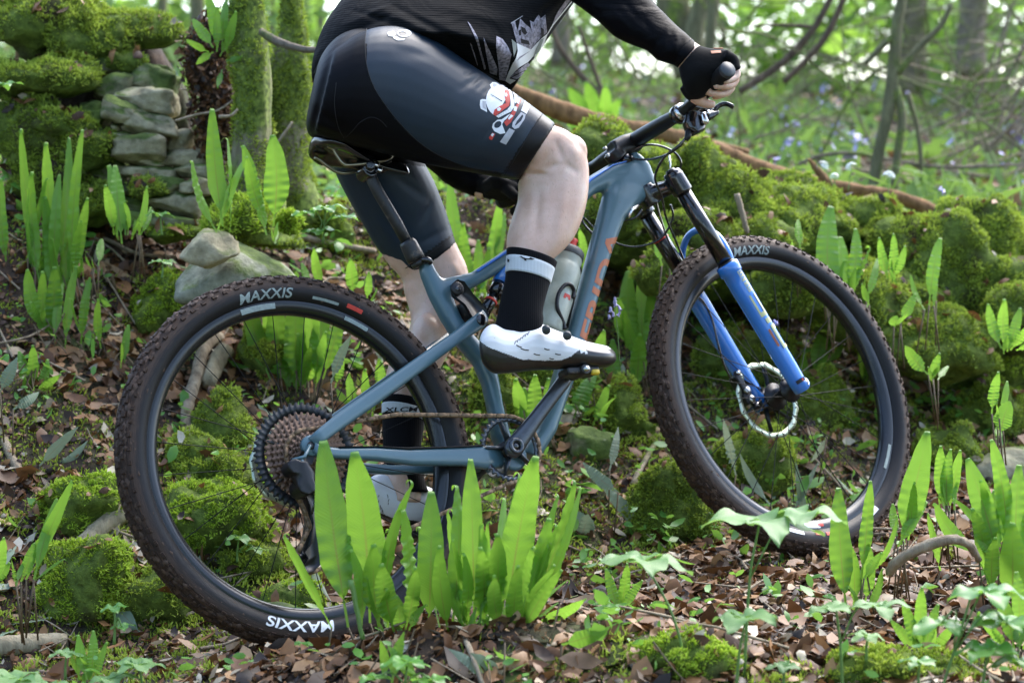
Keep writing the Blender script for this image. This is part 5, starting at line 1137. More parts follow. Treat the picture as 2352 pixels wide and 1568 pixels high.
# --- wheels
def WR(v): return B(v)
ST_A = -.13745; HAx = Vector((-math.cos(math.radians(67)), 0, math.sin(math.radians(67)))); NAx = Vector((math.sin(math.radians(67)), 0, math.cos(math.radians(67))))
FA = Vector((1.175, 0, .02543)) - NAx * .044; RS = Matrix.Rotation(-ST_A, 3, HAx)
def fs(v):                                                     # fork frame (origin front axle) -> bicycle frame
    return RS @ (Vector(v) + NAx * .044) + FA
def WF(v): return B(fs(v))
def polar_text(txt, size, r0, yf, ang, tr, flip=1, ext=1.0, shear=.2):
    cu = bpy.data.curves.new('t', 'FONT'); cu.body = txt; cu.size = size; cu.align_x = 'CENTER'; cu.space_character = 1.0; cu.shear = shear; cu.offset = size * .018
    o = bpy.data.objects.new('t', cu); COL.objects.link(o); dg = bpy.context.evaluated_depsgraph_get(); me = bpy.data.meshes.new_from_object(o.evaluated_get(dg))
    bm = bmesh.new(); bm.from_mesh(me); bmesh.ops.triangulate(bm, faces=bm.faces[:])
    for _ in range(3):
        e = [x for x in bm.edges if x.calc_length() > size * .3]
        if e: bmesh.ops.subdivide_edges(bm, edges=e, cuts=1); bmesh.ops.triangulate(bm, faces=bm.faces[:])
    V = []
    for v in bm.verts:
        r = r0 + v.co.y * flip; a = ang - flip * v.co.x * ext / r0; V.append(tr(Vector((r * math.cos(a), yf(r), r * math.sin(a)))))
    F = [tuple(v.index for v in f.verts) for f in bm.faces]; bm.free(); bpy.data.objects.remove(o); bpy.data.curves.remove(cu); bpy.data.meshes.remove(me); return V, F
def arc_band(r0, r1, yf, a0, a1, tr, n=14):
    V, F = [], []
    for i in range(n + 1):
        a = a0 + (a1 - a0) * i / n
        for r in (r0, (r0 + r1) / 2, r1): V.append(tr(Vector((r * math.cos(a), yf(r), r * math.sin(a)))))
    for i in range(n):
        for j in (0, 1): F.append((i * 3 + j, i * 3 + j + 1, i * 3 + j + 4, i * 3 + j + 3))
    return V, F
def sprocket(R, teeth, y, th, hole, tr, spokes=0, tooth=.0042):
    outer = []
    for i in range(teeth):
        a = 2 * PI * i / teeth; w = 2 * PI / teeth
        for da, rr in ((-.34, R - tooth), (-.14, R + .0012), (.14, R + .0012), (.34, R - tooth)): outer.append((a + da * w, rr))
    n = len(outer); V, F = [], []
    for yy in (y - th / 2, y + th / 2):
        V += [tr(Vector((r * math.cos(a), yy, r * math.sin(a)))) for a, r in outer] + [tr(Vector((hole * math.cos(a), yy, hole * math.sin(a)))) for a, r in outer]
    for i in range(n):
        j = (i + 1) % n; F += [(i, j, n + j, n + i), (2 * n + j, 2 * n + i, 3 * n + i, 3 * n + j), (j, i, 2 * n + i, 2 * n + j), (n + i, n + j, 3 * n + j, 3 * n + i)]
    return V, F
def wheel(name, tr, nsp, hub_y, seed):
    w = empty(name, (0, 0, 0)); w.parent = bike; rr = random.Random(seed)
    tu, R, rc = .0295, .368, .3355
    prof = [(rc + (R - .0035 - rc) * math.sin(a), tu * math.cos(a)) for a in np.linspace(math.radians(-52), math.radians(232), 34)]
    def toruv(pr, n):
        V, F, U = [], [], []
        for i in range(n + 1):
            a = 2 * PI * i / n
            for k, (r, y) in enumerate(pr): V.append(tr(Vector((r * math.cos(a), y, r * math.sin(a))))); U.append((i / n, k / (len(pr) - 1)))
        m = len(pr)
        F = [(i * m + k, i * m + k + 1, (i + 1) * m + k + 1, (i + 1) * m + k) for i in range(n) for k in range(m - 1)]
        return V, F, U
    side_uv = lambda U, a, b: [(u, a + (b - a) * v) for u, v in U]
    V1, F1, U1 = toruv(prof[:10][::-1][::-1], 128); V2, F2, U2 = toruv(prof[9:25], 128); V3, F3, U3 = toruv(prof[24:][::-1], 128)
    V = V1 + V3; F = F1 + [tuple(i + len(V1) for i in f) for f in F3]
    part('tyre', V, F, M['sidewall'], w, uv=U1 + U3)
    part('tyre_crown', V2, F2, M['tread'], w, uv=U2)
    V, F, U = [], [], []; rows = [(-62, .0036, .005), (-34, .005, .006), (-12, .006, .007), (12, .006, .007), (34, .005, .006), (62, .0036, .005)]; nk = 84
    for k in range(nk):
        for ri, (deg, hw, hl) in enumerate(rows):
            a = 2 * PI * (k + (.5 if ri % 2 else 0)) / nk + rr.uniform(-.002, .002); g = math.radians(deg); er = Vector((math.cos(a), 0, math.sin(a))); ey = Vector((0, 1, 0)); nr = er * math.cos(g) + ey * math.sin(g); sd = -er * math.sin(g) + ey * math.cos(g); tg = Vector((-math.sin(a), 0, math.cos(a)))
            c = er * (rc + (R - .0035 - rc) * math.cos(g)) + ey * (tu * math.sin(g)); h = .0038 * rr.uniform(.7, 1.1); b0 = len(V)
            for z in (-.001, h):
                s_ = 1 if z < 0 else .82
                for x, y in ((-1, -1), (1, -1), (1, 1), (-1, 1)): V.append(tr(c + nr * z + sd * (hw * x * s_) + tg * (hl * y * s_))); U.append((a / 2 / PI + rr.random() * .1, .3 + .4 * rr.random()))
            F += [tuple(b0 + i for i in f) for f in ((4, 5, 6, 7), (0, 1, 5, 4), (1, 2, 6, 5), (2, 3, 7, 6), (3, 0, 4, 7))]
    part('tread_knobs', V, F, M['tread'], w, 'stuff', smooth=False, uv=U)
    V, F, n0 = [], [], 0
    for k in range(1500):                                       # mud packed between the knobs and thrown on the sidewall
        a = rr.uniform(0, 2 * PI); g = math.radians(rr.gauss(0, 42)); q = rr.uniform(.0012, .0042) * (1.3 if abs(g) < 1 else .7); er = Vector((math.cos(a), 0, math.sin(a))); tg = Vector((-math.sin(a), 0, math.cos(a)))
        nr = er * math.cos(g) + Vector((0, 1, 0)) * math.sin(g); sd_ = -er * math.sin(g) + Vector((0, 1, 0)) * math.cos(g); c = er * (rc + (R - .0035 - rc) * math.cos(g)) + Vector((0, tu * math.sin(g), 0)); u_ = [rr.uniform(.6, 1.6) for _ in range(5)]
        for p in (tg * q * u_[0] * 1.8, sd_ * q * u_[1], -tg * q * u_[2] * 1.8, -sd_ * q * u_[3], nr * q * .8 * u_[4]): V.append(tr(c + p))
        F += [(n0, n0 + 1, n0 + 4), (n0 + 1, n0 + 2, n0 + 4), (n0 + 2, n0 + 3, n0 + 4), (n0 + 3, n0, n0 + 4)]; n0 += 5
    part('mud_clods', V, F, M['mud'], w, 'stuff')
    rp = [(.3135, -.0125), (.3165, -.0145), (.3165, -.0165), (.3125, -.0175), (.303, -.0168), (.294, -.013), (.289, -.007), (.2885, 0), (.289, .007), (.294, .013), (.303, .0168), (.3125, .0175), (.3165, .0165), (.3165, .0145), (.3135, .0125)]
    Vr, Fr = ring_torus(rp, 144); part('rim', [tr(v) for v in Vr], Fr, M['rim'], w)
    for i in range(nsp):
        a = 2 * PI * i / nsp; sgn = 1 if i % 2 else -1; off = (.62 if (i // 2) % 2 else -.62); fl = .026
        p0 = Vector((fl * math.cos(a + off), sgn * hub_y, fl * math.sin(a + off))); p1 = Vector((.2895 * math.cos(a), sgn * .003, .2895 * math.sin(a)))
        part('spoke', *tube([tr(p0), tr(p1)], .00095, 5, cap=False), M['spoke'], w)
    V, F = lathe(tr(Vector((0, -.052, 0))), tr(Vector((0, 1, 0))) - tr(Vector((0, 0, 0))), [(0, .007), (.002, .013), (.014, .014), (.024, .021), (.027, .029), (.030, .029), (.033, .018), (.052, .0145), (.072, .018), (.075, .031), (.078, .031), (.082, .022), (.095, .017), (.104, .008)], 28)
    part('hub', V, F, M['black_matte'], w)
    return w
# printed marks follow the curve of the sidewall
sy = lambda r: -math.sqrt(max(1e-6, .0295 ** 2 - ((r - .3355) * (.0295 / .029)) ** 2)) - .0009
ry = lambda r: -.0172 - .0008 if r > .303 else -.0172 + (.303 - r) * .42 - .0008
rw = wheel('rear_wheel', WR, 28, .026, 1); fw = wheel('front_wheel', WF, 28, .026, 2)
R_ = math.radians
part('lettering', *polar_text('MAXXIS', .030, .3165, sy, R_(-102), WR, 1, 1.25), M['white_print'], rw)
part('lettering', *polar_text('MAXXIS', .026, .3175, sy, R_(94), WR, 1, 1.2), M['pale_print'], rw)
part('lettering', *polar_text('MAXXIS', .026, .3175, sy, R_(92), WF, 1, 1.15), M['pale_print'], fw)
part('tyre_decal', *arc_band(.320, .328, sy, R_(-97), R_(-93), WF), M['red'], fw); part('tyre_decal', *arc_band(.322, .330, sy, R_(-91.5), R_(-88), WF), M['red'], fw)
part('rim_decal', *arc_band(.299, .310, ry, R_(-92), R_(-101), WF), M['white_print'], fw); part('rim_decal', *arc_band(.3, .307, ry, R_(-90), R_(-93), WF), M['red'], fw)
part('tyre_decal', *arc_band(.320, .332, sy, R_(-70), R_(-60), WF), M['white_print'], fw); part('tyre_decal', *arc_band(.322, .331, sy, R_(-103), R_(-111), WF), M['white_print'], fw)
part('rim_decal', *arc_band(.298, .309, ry, R_(90), R_(104), WR), M['pale_print'], rw)
part('tyre_decal', *arc_band(.322, .330, sy, R_(63), R_(57), WR), M['red'], rw); part('tyre_decal', *arc_band(.319, .324, sy, R_(76), R_(66), WR), M['pale_print'], rw)
part('rim_decal', *arc_band(.30, .308, ry, R_(62), R_(52), WR), M['pale_print'], rw)
part('rim_decal', *arc_band(.30, .307, ry, R_(-28), R_(-40), WF), M['pale_print'], fw)
# cassette
for i, t in enumerate([52, 42, 36, 32, 28, 24, 21, 18, 16, 14, 12, 10]):
    R = t * .00202; y = -.030 - i * .0036
    part('sprocket', *sprocket(R, t, y, .0020, R * (.80 if i == 0 else .74 if i < 8 else .45), WR), M['sprocket_dark'] if i == 0 else M['rust'], rw, label='large dark outer sprocket' if i == 0 else None)
for k in range(6):
    a = 2 * PI * k / 6 + .3; part('sprocket_arm', *tube([WR((.022 * math.cos(a), -.036, .022 * math.sin(a))), WR((.055 * math.cos(a + .25), -.036, .055 * math.sin(a + .25))), WR((.088 * math.cos(a + .3), -.030, .088 * math.sin(a + .3)))], [.006, .0045, .004], 6), M['black_muddy'], rw)
part('freehub', *cyl(WR((0, -.030, 0)), WR((0, -.070, 0)), .020, 24), M['black_muddy'], rw)
# brake discs
def disc(tr, y, R, parent, mat):
    V, F = [], []; n = 120
    for yy in (y - .0009, y + .0009):
        for i in range(n):
            a = 2 * PI * i / n; V.append(tr(Vector(((R - .0035 * (.5 + .5 * math.cos(12 * a))) * math.cos(a), yy, (R - .0035 * (.5 + .5 * math.cos(12 * a))) * math.sin(a)))))
        for i in range(n):
            a = 2 * PI * i / n; V.append(tr(Vector(((R - .015) * math.cos(a), yy, (R - .015) * math.sin(a)))))
    for i in range(n):
        j = (i + 1) % n
        if i % 5 == 2: 
            pass
        F += [(i, j, n + j, n + i), (2 * n + j, 2 * n + i, 3 * n + i, 3 * n + j), (j, i, 2 * n + i, 2 * n + j), (n + i, n + j, 3 * n + j, 3 * n + i)]
    part('brake_disc', V, F, mat, parent)
    for k in range(24):
        a = 2 * PI * k / 24; part('disc_slot', *box(tr(Vector(((R - .007) * math.cos(a), y - .001, (R - .007) * math.sin(a)))), tr(Vector((math.cos(a + .7), 0, math.sin(a + .7)))) - tr(Vector()), tr(Vector((0, 1, 0))) - tr(Vector()), tr(Vector((-math.sin(a + .7), 0, math.cos(a + .7)))) - tr(Vector()), .0040, .0006, .0012), M['black_gloss'], parent)
    for k in range(6):
        a = 2 * PI * k / 6; part('disc_arm', *tube([tr(Vector((.024 * math.cos(a), y, .024 * math.sin(a)))), tr(Vector((.05 * math.cos(a + .25), y, .05 * math.sin(a + .25)))), tr(Vector(((R - .016) * math.cos(a + .35), y, (R - .016) * math.sin(a + .35))))], [.009, .0062, .007], 6, flat=.35, ref=tr(Vector((0, 1, 0))) - tr(Vector())), M['black_matte'], parent)
    part('disc_carrier', *lathe(tr(Vector((0, y - .003, 0))), tr(Vector((0, 1, 0))) - tr(Vector()), [(0, .010), (0, .027), (.006, .027), (.006, .01)], 24), M['black_matte'], parent)
disc(WF, .052, .090, fw, M['rotor']); disc(WR, .060, .080, rw, M['rotor'])
# --- fork
fk = empty('fork', (0, 0, 0)); fk.parent = bike
def FL(x, y, u): return WF(HAx * u + NAx * (x - .0) + Vector((0, y, 0)))      # x ahead of the leg axis
AX = -.012
for sgn in (-1, 1):
    y = .066 * sgn
    part('stanchion', *cyl(FL(AX, y, .285), FL(AX, y, .525), .0175, 24), M['black_gloss'], fk)
    part('top_cap', *lathe(FL(AX, y, .495), (FL(0, 0, 1) - FL(0, 0, 0)), [(0, .0185), (.004, .0205), (.044, .0205), (.048, .018), (.049, .011), (.053, .0105), (.054, .0)], 24), M['black_gloss'], fk)
    part('lower_leg', *lathe(FL(AX, y, .0) + (FL(0, 0, 0) - FL(0, 0, 1)) * .012, FL(0, 0, 1) - FL(0, 0, 0), [(0, .012), (.001, .0185), (.03, .0195), (.06, .0205), (.18, .0215), (.27, .0225), (.296, .0228), (.298, .0255), (.318, .0262), (.322, .0235), (.322, .0185)], 28, cap=False), M['fork_blue'], fk, label='bright blue lower fork leg')
    part('leg_foot', *cyl(FL(AX, y, -.013), FL(AX, y, -.006), .0145, 22), M['paint_blue'], fk)
    part('wiper_seal', *cyl(FL(AX, y, .309), FL(AX, y, .3135), .0195, 24), M['black_matte'], fk)
    part('dropout', *fuse([cyl(WF((0, y * .93, 0)), WF((0, y * 1.16, 0)), .0125, 20), cyl(WF((-.012, y, 0)), WF((.002, y, 0)), .0135, 16), cyl(FL(AX, y, .0), FL(AX, y, .03), .014, 16)], .002, 3), M['fork_blue'], fk)
part('axle', *cyl(WF((0, -.078, 0)), WF((0, .07, 0)), .0075, 18), M['black_matte'], fk); part('axle_bolt', *cyl(WF((0, -.079, 0)), WF((0, -.070, 0)), .0085, 18, bev=.001), M['silver'], fk); part('axle_socket', *cyl(WF((0, -.0802, 0)), WF((0, -.0785, 0)), .005, 6), M['black_gloss'], fk)
arch = [FL(AX + .004, -.070, .300), FL(AX + .014, -.071, .335), FL(AX + .024, -.060, .372), FL(AX + .030, -.03, .398), FL(AX + .032, 0, .405), FL(AX + .030, .03, .398), FL(AX + .024, .060, .372), FL(AX + .014, .071, .335), FL(AX + .004, .070, .300)]
part('brake_arch', *tube(arch, [.013, .0115, .0105, .010, .010, .010, .0105, .0115, .013], 12, smooth=5, flat=.75), M['fork_blue'], fk)
cr = [FL(AX, -.070, .508), FL(AX - .006, -.055, .512), FL(AX - .016, -.03, .518), FL(-.040, 0, .522), FL(AX - .016, .03, .518), FL(AX - .006, .055, .512), FL(AX, .070, .508)]
part('fork_crown', *fuse([tube(cr, [.015, .015, .0175, .022, .0175, .015, .015], 12, smooth=4), cyl(FL(AX, -.066, .49), FL(AX, -.066, .535), .0225, 24), cyl(FL(AX, .066, .49), FL(AX, .066, .535), .0225, 24), cyl(FL(-.044, 0, .50), FL(-.044, 0, .548), .0245, 24)], .0028, 4), M['black_gloss'], fk)
for k, y in ((.545, -.066), (.545, .066)): part('adjuster_knob', *cyl(FL(AX, y, .532), FL(AX, y, .548), .011, 18, bev=.002), M['black_matte'], fk)
part('remote_cable_stub', *tube([FL(AX, -.066, .545), FL(AX + .012, -.066, .56), FL(AX + .022, -.066, .575)], .0022, 6), M['silver'], fk)
part('travel_ring', *cyl(FL(AX, .066, .425), FL(AX, .066, .429), .0186, 24), M['red'], fk)
# gold leg print, wrapped on the cylinder of the right leg
def leg_print(u0, u1, a0, a1, mat, nm='leg_print'):
    V, F = [], []; n = 6
    for i in range(n + 1):
        a = a0 + (a1 - a0) * i / n
        for u in (u0, u1):
            c = FL(AX, -.066, u); e1 = (FL(AX, -.067, u) - c).normalized(); e2 = (FL(AX - .001, -.066, u) - c).normalized()
            V.append(c + (e1 * math.cos(a) + e2 * math.sin(a)) * .0233)
    for i in range(n): F.append((i * 2, i * 2 + 1, i * 2 + 3, i * 2 + 2))
    part(nm, V, F, M[mat], fk)
g = 'gold'
# squarish framed mark, then tall block letters running down the leg
for b in [(.286, .262, -.34, -.28), (.286, .283, -.34, .28), (.286, .262, .22, .28), (.262, .259, -.34, .28), (.280, .266, -.18, -.12), (.280, .277, -.18, .14), (.273, .270, -.18, .14), (.266, .263, -.18, .14), (.256, .234, -.34, -.28), (.256, .253, -.34, .28), (.236, .233, -.34, .28), (.256, .234, .22, .28), (.252, .249, -.2, .14), (.246, .243, -.2, .14), (.240, .2375, -.2, .14), (.252, .243, -.2, -.13), (.246, .238, .08, .14),
          (.226, .172, .34, .52), (.226, .172, -.30, -.08), (.182, .172, -.30, .52), (.166, .154, -.30, .30), (.148, .090, -.10, .18), (.148, .138, -.42, -.10), (.098, .090, -.42, .18), (.145, .140, -.42, .18)]:
    leg_print(*b, g)
leg_print(.142, .100, .40, .62, 'orange', 'small_print'); leg_print(.016, .008, -.1, .9, 'black_matte', 'leg_badge'); leg_print(.0145, .0095, .1, .25, 'red', 'leg_badge_mark')
# brake caliper
part('brake_caliper', *fuse([box(FL(AX - .030, .062, .052), FL(1, 0, 0) - FL(0, 0, 0), YB, FL(0, 0, 1) - FL(0, 0, 0), .010, .016, .034, .3), box(FL(AX - .040, .058, .03), FL(1, 0, 0) - FL(0, 0, 0), YB, FL(0, 0, 1) - FL(0, 0, 0), .010, .014, .014, .3), cyl(FL(AX - .03, .05, .09), FL(AX - .02, .062, .075), .008, 12), cyl(FL(AX - .04, .04, .0), FL(AX - .02, .062, .012), .008, 12)], .0022, 2), M['black_matte'], fk)
for dx, du in ((-.034, .045), (-.036, .024)): part('caliper_piston', *cyl(FL(AX + dx, .040, du), FL(AX + dx, .048, du), .0085, 16, bev=.001), M['steel'], fk)
for du in (.088, .006): part('caliper_bolt', *cyl(FL(AX - .026, .052, du), FL(AX - .026, .044, du), .005, 12), M['silver'], fk)
# --- saddle, seatpost
sd = empty('saddle', (0, 0, 0)); sd.parent = bike
tail, nose = bp(722, 338, 0), bp(930, 372, 0); dx = (nose - tail)
rings = []
for k in range(15):
    t = k / 14; c = tail + dx * t; w = .056 * (1 - max(0, t - .12) ** .75 * .92) if t > .12 else .030 + .026 * (t / .12) ** .5; w = max(w, .016); w = .066 * (.62 + .38 * math.sin(min(1, t / .2) * PI / 2)) * (1 - .74 * min(1, max(0, t - .2) / .45) ** .8)
    zt = .010 * math.cos(t * PI) + (.006 if t < .08 else 0); r_ = []
    for i in range(20):
        a = 2 * PI * i / 20; yy = w * math.cos(a); s = math.sin(a); zz = zt + (.009 * s if s > 0 else .026 * s * (.45 + .55 * abs(math.cos(a)))) - .016 * (abs(math.cos(a)) ** 2.2)
        r_.append(B(c + Vector((0, yy, zz))))
    rings.append(r_)
part('saddle_shell', *evaluated(*loft(rings), [('SUBSURF', dict(levels=1))]), M['black_gloss'], sd)
part('rail', *ptube([(752, 336, -.022), (765, 343, -.022), (774, 358, -.022), (788, 376, -.022), (806, 379, -.022), (864, 372, -.022), (892, 366, -.02), (905, 354, -.012)], .0035, 8, 4), M['titanium'], sd)
part('rail', *ptube([(722, 362, .024), (735, 368, .024), (754, 383, .024), (775, 395, .024), (800, 397, .024), (850, 386, .024), (880, 378, .02), (893, 366, .01)], .0035, 8, 4), M['titanium'], sd)
part('rail_clamp', *fuse([cyl(bw(852, 378, -.028), bw(836, 392, .028), .010, 16), pin(852, 388, -.02, .02, .017)], .0022, 2), M['black_gloss'], sd)
for q in ((866, 376), (874, 388)): part('clamp_bolt', *pin(q[0], q[1], -.026, -.018, .006), M['silver'], sd)
part('seatpost', *eloft([((842, 388), (868, 386)), ((838, 408), (864, 403)), ((856, 446), (882, 438)), ((900, 520), (924, 508)), ((928, 570), (950, 560))], 0, .0125, .95), M['black_muddy'], bike)
part('seatpost_collar', *eloft([((918, 562), (948, 546)), ((921, 570), (956, 552)), ((932, 596), (970, 578)), ((938, 606), (976, 590))], 0, .018, .9), M['black_muddy'], bike)
part('seat_clamp', *eloft([((944, 608), (982, 590)), ((950, 618), (988, 600))], 0, .020, .9), M['black_muddy'], bike)
part('clamp_lever', *ptube([(968, 596, -.02), (984, 598, -.024), (990, 606, -.022)], [.006, .007, .005], 8), M['black_gloss'], bike)
# --- stem and handlebar
part('stem', *fuse([eloft([((1400, 326), (1408, 366)), ((1425, 312), (1434, 360)), ((1455, 304), (1466, 350)), ((1470, 306), (1476, 340))], 0, .020, .7), ptube([(1404, 348, 0), (1420, 368, 0)], .022, 18, 0)], .0028, 4), M['black_matte'], bike)
part('headset', *eloft([((1412, 366), (1450, 356)), ((1420, 384), (1462, 370))], 0, .022, .9), M['black_gloss'], bike)
for q in ((1392, 340), (1398, 356)): part('stem_bolt', *pin(q[0], q[1], -.02, -.012, .0042), M['steel'], bike)
GR = bp(1670, 162, -.405); HL = [(1351, 392, .13)]
barR = [bw(1452, 327, 0), bw(1478, 311, -.045), bw(1520, 286, -.12), bw(1560, 262, -.19), bw(1588, 238, -.25), bw(1612, 215, -.30), bw(1670, 162, -.405)]
LG = Vector((.805, .40, .617)); barL = [bw(1452, 327, 0), bw(1425, 345, .045), bw(1390, 368, .10), bw(1351, 392, .17), B(Vector((.83, .26, .60))), B(LG)]
part('handlebar', *tube(barL[::-1] + barR[1:], [.0112, .0115, .0150, .0168, .0175, .0175, .0175, .0165, .0135, .0115, .0112, .0112], 18, smooth=4), M['black_matte'], bike)
def grip(a, b):
    d = (b - a); V, F = lathe(a, d, [(0, .0165)] + [q for i in range(12) for q in ((d.length * (i + .3) / 12.5, .0162), (d.length * (i + .8) / 12.5, .0172))] + [(d.length, .0165)], 22); o = part('grip', V, F, M['rubber'], bike)
    part('grip_end_cap', *lathe(b, d, [(-.004, .0172), (.004, .0175), (.006, .0165), (.006, .0)], 26), M['dial'], o)
grip(bw(1612, 215, -.30), bw(1670, 162, -.405)); grip(B(Vector((.83, .28, .602))), B(LG))
# --- right controls
bc = empty('brake_lever', (0, 0, 0)); bc.parent = bike
D8 = lambda x, y: (1556.8 + x * .1937, 30.4 + y * .1937)
part('lever_clamp', *ptube([(1562, 262, -.195), (1570, 254, -.21)], .0185, 20, 0), M['silver'], bc)
part('clamp_band', *ptube([(1556, 266, -.185), (1563, 260, -.198)], .0205, 20, 0), M['black_gloss'], bc)
part('shifter_pod', *fuse([eloft([(D8(100, 1120), D8(210, 1110)), (D8(66, 1210), D8(300, 1190)), (D8(60, 1300), D8(338, 1330)), (D8(90, 1380), D8(310, 1410)), (D8(140, 1435), D8(250, 1440))], -.225, .018, .8), eloft([(D8(120, 1060), D8(120, 1160)), (D8(230, 1070), D8(230, 1190)), (D8(330, 1110), D8(320, 1200))], -.235, .014, .8)], .0022, 2), M['black_gloss'], bc)
part('master_cylinder', *fuse([ptube([D8(250, 1090) + (-.24,), D8(330, 1130) + (-.235,), D8(420, 1210) + (-.23,)], [.010, .0115, .010], 14), eloft([(D8(330, 1170), D8(350, 1290)), (D8(400, 1160), D8(400, 1270)), (D8(470, 1150), D8(470, 1220))], -.24, .009, .8)], .0022, 2), M['black_gloss'], bc)
part('lever_blade', *ptube([D8(440, 1200) + (-.24,), D8(455, 1130) + (-.245,), D8(510, 1088) + (-.25,), D8(580, 1078) + (-.262,), D8(655, 1112) + (-.275,)], [.0055, .0052, .005, .0052, .0056], 10, 5, flat=.6), M['black_gloss'], bc)
part('pivot_bolt', *pin(*D8(372, 1172), -.254, -.247, .0048), M['silver'], bc)
part('shift_paddle', *ptube([D8(300, 1180) + (-.25,), D8(330, 1290) + (-.25,), D8(350, 1300) + (-.245,)], [.006, .007, .005], 8, flat=.6), M['silver'], bc)
part('cable_boot', *ptube([D8(130, 1400) + (-.225,), D8(120, 1460) + (-.225,), D8(100, 1510) + (-.222,)], [.0075, .007, .0045], 10), M['black_matte'], bc)
# --- cables
Z2 = lambda x, y: (1215 + x * .2615, y * .2615)
def cable(pts, r=.0026, nm='brake_hose'): part(nm, *ptube(pts, r, 7, 6), M['black_gloss'], bike)
cable([Z2(1385, 1190) + (-.222,), Z2(1330, 1280) + (-.20,), Z2(1230, 1350) + (-.15,), Z2(1100, 1395) + (-.09,), Z2(950, 1402) + (-.04,), Z2(880, 1380) + (-.02,)])
cable([Z2(1392, 1200) + (-.222,), Z2(1300, 1290) + (-.22,), Z2(1190, 1380) + (-.2,), Z2(1130, 1480) + (-.17,), Z2(1108, 1580) + (-.13,), (1520, 452, -.09), (1530, 500, -.06), (1555, 560, .02), (1580, 620, .05)])
cable([Z2(880, 1360) + (.0,), Z2(950, 1300) + (-.02,), Z2(1060, 1272) + (-.04,), Z2(1180, 1290) + (-.04,), Z2(1290, 1350) + (-.03,), Z2(1336, 1440) + (-.02,), Z2(1300, 1530) + (0,), Z2(1220, 1590) + (.02,), (1500, 424, .03)], nm='shift_cable')
cable([Z2(950, 1410) + (.01,), Z2(1020, 1430) + (.01,), Z2(1055, 1490) + (.01,), Z2(1040, 1570) + (.01,), (1478, 420, .01)], nm='shift_cable')
cable([(1340, 500, .03), (1370, 528, .05), (1420, 560, .06), (1470, 566, .05), (1520, 545, .03), (1545, 500, 0), (1540, 470, -.01)], nm='dropper_cable')
cable([(1334, 502, .03), (1345, 520, .03), (1362, 538, .03)], nm='shift_cable'); cable([(1430, 508, 0), (1458, 500, -.01), (1475, 480, -.01)], nm='shift_cable')
cable([(1500, 400, -.01), (1506, 460, .0), (1530, 540, .03), (1560, 600, .05)], nm='brake_hose')
Z5 = lambda x, y: (1405 + x * .3874, 417.7 + y * .3874)
cable([tuple(pix(FL(AX - .03, .06, .30))[:2]) + (.05,), Z5(525, 690) + (.045,), Z5(590, 800) + (.04,), Z5(628, 950) + (.035,), Z5(665, 1080) + (.045,), Z5(715, 1180) + (.055,)])
# --- crankset
BBp = Vector((.435, 0, -.036)); TB = lambda v: B(Vector(v) + BBp)
part('chainring', *sprocket(.0675, 34, -.050, .003, .0555, TB), M['crank'], bike)
for k in range(5):
    a = 2 * PI * k / 5 + .5; part('chainring_arm', *tube([TB((.018 * math.cos(a), -.054, .018 * math.sin(a))), TB((.057 * math.cos(a), -.050, .057 * math.sin(a)))], [.011, .007], 8, flat=.4, ref=YB), M['crank'], bike)
part('bottom_bracket', *cyl(TB((0, -.060, 0)), TB((0, .060, 0)), .019, 24), M['black_matte'], bike)
PC = bp(1300, 870, -.085); cdir = (PC - BBp); cdir.y = 0
def crank(sgn, y0, y1):
    d = cdir * sgn; e = Vector((-d.z, 0, d.x)).normalized(); rings = []
    for t, w, h in ((-.12, .008, .006), (-.08, .017, .009), (0, .021, .010), (.12, .0185, .010), (.4, .0150, .0085), (.75, .0140, .008), (.95, .0150, .008), (1.05, .0125, .007), (1.09, .006, .005)):
        c = BBp + d * t + Vector((0, y0 + (y1 - y0) * max(0, min(1, t)), 0)); rings.append(ell(B(c), BR @ e, YB, w, h, 20, .75))
    return loft(rings)
part('crank_arm', *crank(1, -.068, -.082), M['crank'], bike); part('crank_arm', *crank(-1, .068, .082), M['crank'], bike)
part('crank_axle_cap', *lathe(TB((0, -.0775, 0)), -YB, [(-.004, .0165), (.002, .0165), (.004, .0145), (.004, .0095), (-.004, .009), (-.004, 0)], 28), M['crank'], bike); part('crank_socket', *cyl(TB((0, -.0775, 0)), TB((0, -.079, 0)), .0088, 24), M['black_gloss'], bike)
def pedal(c, sg):
    pr = empty('pedal', (0, 0, 0)); pr.parent = bike; f = Vector((1, 0, -.05)).normalized(); u = Vector((.05, 0, 1)).normalized()
    part('pedal_axle', *cyl(B(c), B(c + Vector((0, sg * .085, 0))), .006, 14), M['steel'], pr)
    part('pedal_body', *fuse([box(B(c + Vector((0, sg * .05, 0))), BR @ f, YB, BR @ u, .038, .022, .008, .4), cyl(B(c + Vector((0, sg * .02, 0))), B(c + Vector((0, sg * .08, 0))), .011, 14), box(B(c + Vector((.034, sg * .05, .004))), BR @ f, YB, BR @ u, .009, .012, .009, .4)], .0022, 2), M['black_muddy'], pr)
    part('release_spring', *box(B(c + Vector((.026, sg * .068, -.006))), BR @ f, YB, BR @ u, .010, .006, .006, .5), M['yellow'], pr)
pedal(Vector((PC.x, -.088, PC.z)), -1); pedal(Vector((BBp.x - cdir.x, .088, BBp.z - cdir.z)), 1)
